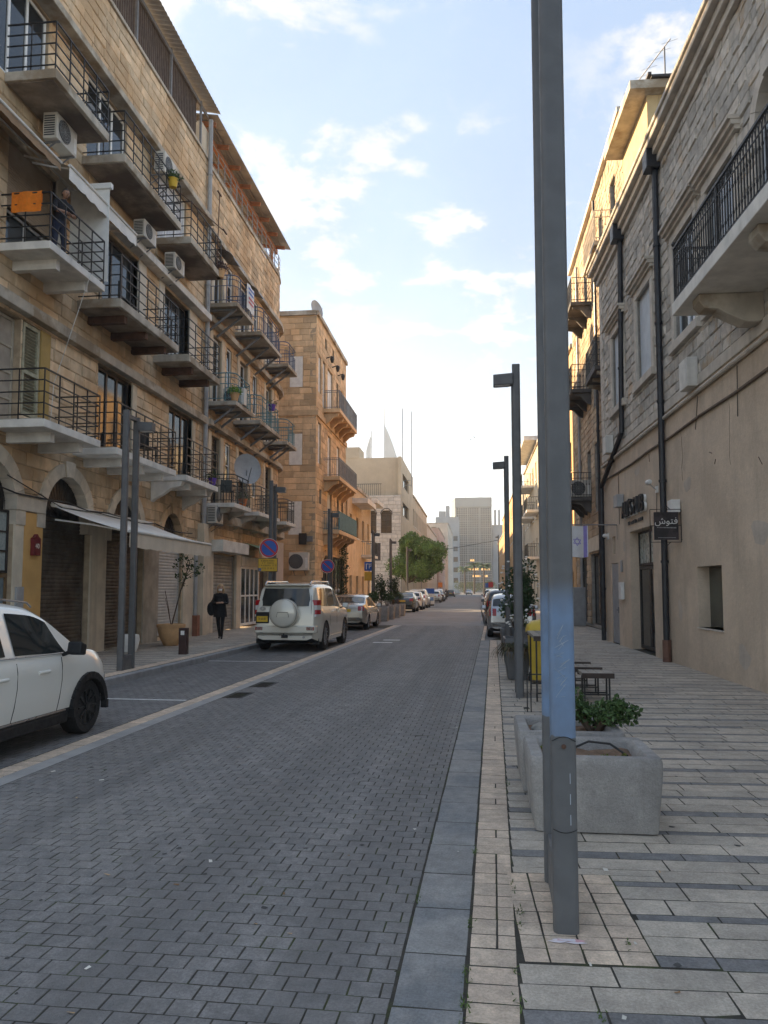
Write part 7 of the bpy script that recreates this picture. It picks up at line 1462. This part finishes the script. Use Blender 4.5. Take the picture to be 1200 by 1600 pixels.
dish(-8.35, 28.0, 5.3, RAD(35), RAD(-12), .52, 'big pale satellite dish on the first-floor balcony'); dish(-8.9, 43.2, 16.95, RAD(60), RAD(-12), .5, 'satellite dish on the roof edge of the orange house')
t = empty('sale_banner', (-8.2, 27.2, 11.9), label='white banner with blue and red lines tied to the navy railing', cat='banner'); obj('cloth', G().grid([[(.03 * math.sin(k), -.1 + .95 * k / 6, .98 - j * .95 + .04 * k / 6) for k in range(7)] for j in (0, .5, 1)]), m_frame_w, t)
for k, (z, mt) in enumerate(((.78, m_blue), (.62, m_blue), (.42, m_red), (.26, m_red))): obj('print_line', G().box(.04, .043, .0, .7 - .08 * (k % 2), z, z + .08), mt, t)
def chair(x, y, z, rz, lab, mt):
    t = empty('balcony_chair', (x, y, z), rz, label=lab, cat='chair', group='balcony chairs'); obj('seat', G().box(-.2, .2, -.2, .2, .42, .45), mt, t); obj('backrest', G().box(-.2, .2, .18, .21, .5, .88), mt, t)
    for a in (-.18, .18):
        for b_ in (-.18, .18): obj('leg', G().bar((a, b_, 0), (a, b_, .42 if b_ < 0 else .88), .03), mt, t)
chair(-8.75, 19.9, 5.02, 1., 'dark chair on the long first-floor balcony', m_iron); chair(-8.7, 26.7, 4.68, .5, 'dark green chair on the dish balcony', m_darkiron); chair(-8.8, 18.6, 8.58, 2., 'dark chair on the long second-floor balcony', m_iron)
# poles and drying lines
for (p, q, lab) in (((-8.25, 20.7, 12.95), (-7.9, 23.6, 13.15), 'thin rod sticking out beyond the top black balcony'), ((-8.25, 23.9, 11.0 + 1.1), (-8.2, 23.9, 14.6), 'upright broom handle tied to the last top balcony')): obj('drying_pole', G().tube([p, q], .016, 6).bar((q[0] - .0, q[1] - .18, q[2]), (q[0], q[1] + .18, q[2]), .04), m_rust, label=lab, cat='pole', group='balcony poles')
g = G().tube([(-9.28, 13.8, 3.75)] + [(-9.25, 13.8 + k, 3.75 - .12 * math.sin(math.pi * ((k * .37) % 1)) - .02 * k) for k in range(1, 12)], .018, 5); g.tube([(-9.26, 14.5, 3.95), (-9.24, 16.6, 3.5), (-9.24, 18.3, 3.55), (-9.26, 21.4, 3.45)], .012, 5); obj('cable_bundle', g, m_iron, label='sagging black cables along the shop arches', cat='cable')
g = G().tube([(-8.2, 15.6, 8.5), (-9.2, 16.0, 6.2), (-9.2, 15.9, 5.2)], .008, 4); obj('loose_cable', g, m_frame_w, label='pale loose cable hanging below the towel balcony', cat='cable')
g = G().tube([(-7, 92, 7.0), (-3, 93, 6.4), (2.9, 96, 7.6)], .03, 4); obj('overhead_wire', g, m_iron, label='thin overhead wire across the far street', cat='wire')
t = empty('meter_box', (-9.05, 41.12, 4.35), label='dark meter boxes on the lane wall above the large air conditioner', cat='box'); obj('case', G().box(-.3, .1, -.2, -.01, -.3, .3), m_iron, t); obj('cover', G().box(.13, .45, -.14, -.01, -.15, .15), m_grey_metal, t)
# ivy down the orange house's shop front
g = G(); r = random.Random(31)
for k in range(14): leaves(g, (-8.3 + r.uniform(-.1, .2), 48.6 + r.uniform(-.5, .5), 1.2 + k * .26), (.22, .35, .25), 60, .13, r, shell=.1)
obj('climbing_ivy', g, m_leaf2, label='dark climbing plant hanging down the orange house shop front', cat='plant')
# ================================================================== TREES
def tree(x, y, z, h0, c, rad, n, size, lab, seed, mt, trunk=.16, lobes=30, ox=0.):
    t = empty('street_tree', (x, y, z), label=lab, cat='tree'); r = random.Random(seed); g = G(); br = G(); br.tube([(0, 0, 0), (.05, .02, h0 * .5), (.0, .05, h0)], [trunk, trunk * .85, trunk * .7], 9)
    for k in range(lobes):
        while True:
            d = Vector((r.uniform(-1, 1), r.uniform(-1, 1), r.uniform(-1, 1)))
            if .35 < d.length < .95: break
        p = Vector((ox + d.x * rad[0] * .82, d.y * rad[1] * .82, c + d.z * rad[2] * .8)); br.tube([(0, .05, h0 * .95), (p * .5) + Vector((0, 0, h0 * .4)), p], [trunk * .4, trunk * .22, .02], 5)
        q = r.uniform(.26, .42); leaves(g, p, (rad[0] * q, rad[1] * q, rad[2] * q * .85), n // lobes, size, r, shell=.45)
    obj('crown', g, mt, t); obj('trunk', br, m_twig, t, smooth=True)
tree(-6.1, 70.3, .10, 2.2, 4.55, (2.9, 2.6, 2.65), 19000, .2, 'round bushy green tree standing at the kerb past the parked cars', 44, M('ficus_leaf', (.125, .215, .055), .55, .45, 1.4, spec=.4), ox=.85)
def palm(x, y, lab, h, seed):
    t = empty('palm_tree', (x, y, 0), label=lab, cat='tree', group='palms by the crossing'); r = random.Random(seed); obj('trunk', G().tube([(0, 0, 0), (.1, 0, h * .5), (0, 0, h)], [.35, .28, .25], 9), m_twig, t); g = G()
    for k in range(34):
        a = r.uniform(0, 6.28); e = r.uniform(-.1, 1.1); l_ = r.uniform(2.4, 3.2); d = Vector((math.cos(a), math.sin(a), 0)); s_ = Vector((-d.y, d.x, 0)); prev = None
        for j in range(7):
            q = j / 6; p = Vector((0, 0, h)) + d * l_ * q * math.cos(e * (1 - q * .6)) + Vector((0, 0, l_ * (math.sin(e) * q - .55 * q * q))); w_ = .32 * math.sin(math.pi * min(1, .12 + q * .88)) + .02; cur = (p - s_ * w_ - Vector((0, 0, w_ * .6)), p, p + s_ * w_ - Vector((0, 0, w_ * .6)))
            if prev: g.add([*prev, *cur], [(0, 1, 4, 3), (1, 2, 5, 4)])
            prev = cur
    obj('crown', g, M('palm_leaf', (.085, .125, .04), .6, .3, 1.), t)
palm(-.2, 262, 'date palm before the office tower, nearer the lit windows', 9.5, 3); palm(2.9, 255, 'date palm before the office tower, nearer the sunny side', 9., 5); palm(-3.4, 268, 'date palm before the office tower, nearer the shaded side', 8.5, 8)
g = G(); r = random.Random(77)
for k in range(9): leaves(g, (-6 + k * 1.6, 285, 2.5 + r.uniform(-.6, .8)), (1.6, 1.2, 1.8), 130, .5, r)
obj('hedge', g, m_leafy, label='low greenery massed at the foot of the office tower', kind='stuff')
# two birds
for x, z, lab in ((-.55, 34.2, 'small dark bird in flight, lower of the two'), (.25, 34.7, 'small dark bird in flight, higher of the two')):
    t = empty('bird', (x, 170, z), .5, label=lab, cat='bird', group='birds in flight'); obj('body', G().lathe([(0, -.2), (.07, -.08), (.08, .05), (.03, .2), (0, .24)], (0, 0, 0), 8, axis='Y'), m_iron, t, smooth=True)
    for sg in (-1, 1): obj('wing', G().add([(0, -.08, .03), (0, .1, .03), (sg * .35, .06, .22), (sg * .62, -.02, .1), (sg * .3, -.08, .2)], [(0, 1, 2, 4), (4, 2, 3)]), m_iron, t)
# ================================================================== HAZE
hz = bpy.data.materials.new('haze_air'); hz.use_nodes = True; hn = hz.node_tree; hn.nodes.clear(); ho_ = hn.nodes.new('ShaderNodeOutputMaterial'); pv = hn.nodes.new('ShaderNodeVolumePrincipled'); pv.inputs['Color'].default_value = (.93, .95, .97, 1); pv.inputs['Density'].default_value = .00045; pv.inputs['Anisotropy'].default_value = .25; hn.links.new(pv.outputs[0], ho_.inputs['Volume'])
obj('haze', G().box(-120, 60, -40, 560, -1.3, 126), hz, kind='stuff', label='thin pale haze filling the street air')
# ================================================================== SMALL LITTER AND SPOTS
r = random.Random(99); g = G(); g2 = G()
for k in range(150):                               # trodden gum and oil spots
    if r.random() < .5: p = Vector(rp(r.uniform(-4.1, -.5), r.uniform(2.6, 14), .003))
    else: p = Vector((r.uniform(.3, 4.2), r.uniform(2.6, 16), .003))
    s_ = r.uniform(.008, .022); m = 9; off = r.uniform(0, 6); g.add([p + Vector((s_ * (1 + .3 * math.sin(3 * a + off)) * math.cos(a), s_ * (1 + .3 * math.cos(2 * a + off)) * math.sin(a), 0)) for a in np.linspace(0, 6.283, m + 1)[:-1]], [tuple(range(m))])
obj('gum_spots', g, M('gum', (.06, .058, .055), .8, .2, 20), kind='stuff', label='dark trodden gum spots on road and pavement')
g = G()
for k in range(70):                                # crumbs, butts and dry leaf bits
    p = Vector(rp(r.uniform(-4.1, -.2), r.uniform(2.6, 12), .004)) if r.random() < .55 else Vector((r.uniform(.3, 4.0), r.uniform(2.6, 11), .004)); a = r.uniform(0, 6.28); d = Vector((math.cos(a), math.sin(a), 0)) * r.uniform(.008, .022); e = Vector((-d.y, d.x, 0)) * r.uniform(.25, .7)
    g.add([p - d - e, p + d - e, p + d + e + Vector((0, 0, .004)), p - d + e], [(0, 1, 2, 3)], r.choice((0, 0, 1, 2)))
obj('litter', g, [M('pale_litter', (.6, .57, .5), .8), M('dry_leaf', (.20, .11, .05), .8), M('butt_tan', (.45, .30, .16), .8)], kind='stuff', label='tiny crumbs of litter and dry leaf on the paving')
g = G(); r = random.Random(4)                      # spilt pink and white paint by the lamp foot
for k in range(7):
    x, y = .40 + r.uniform(-.03, .07), 3.955 - r.uniform(0, .05); g.add([(x + r.uniform(.02, .05) * math.cos(a) * 1.2, y + r.uniform(.008, .02) * math.sin(a), .004 + k * .0004) for a in np.linspace(0, 6.283, 9)[:-1]], [tuple(range(8))], k % 2)
tag(obj('paint_splash', g, [M('splash_white', (.72, .66, .68), .6), M('splash_pink', (.62, .36, .38), .6)], parent=rpave))
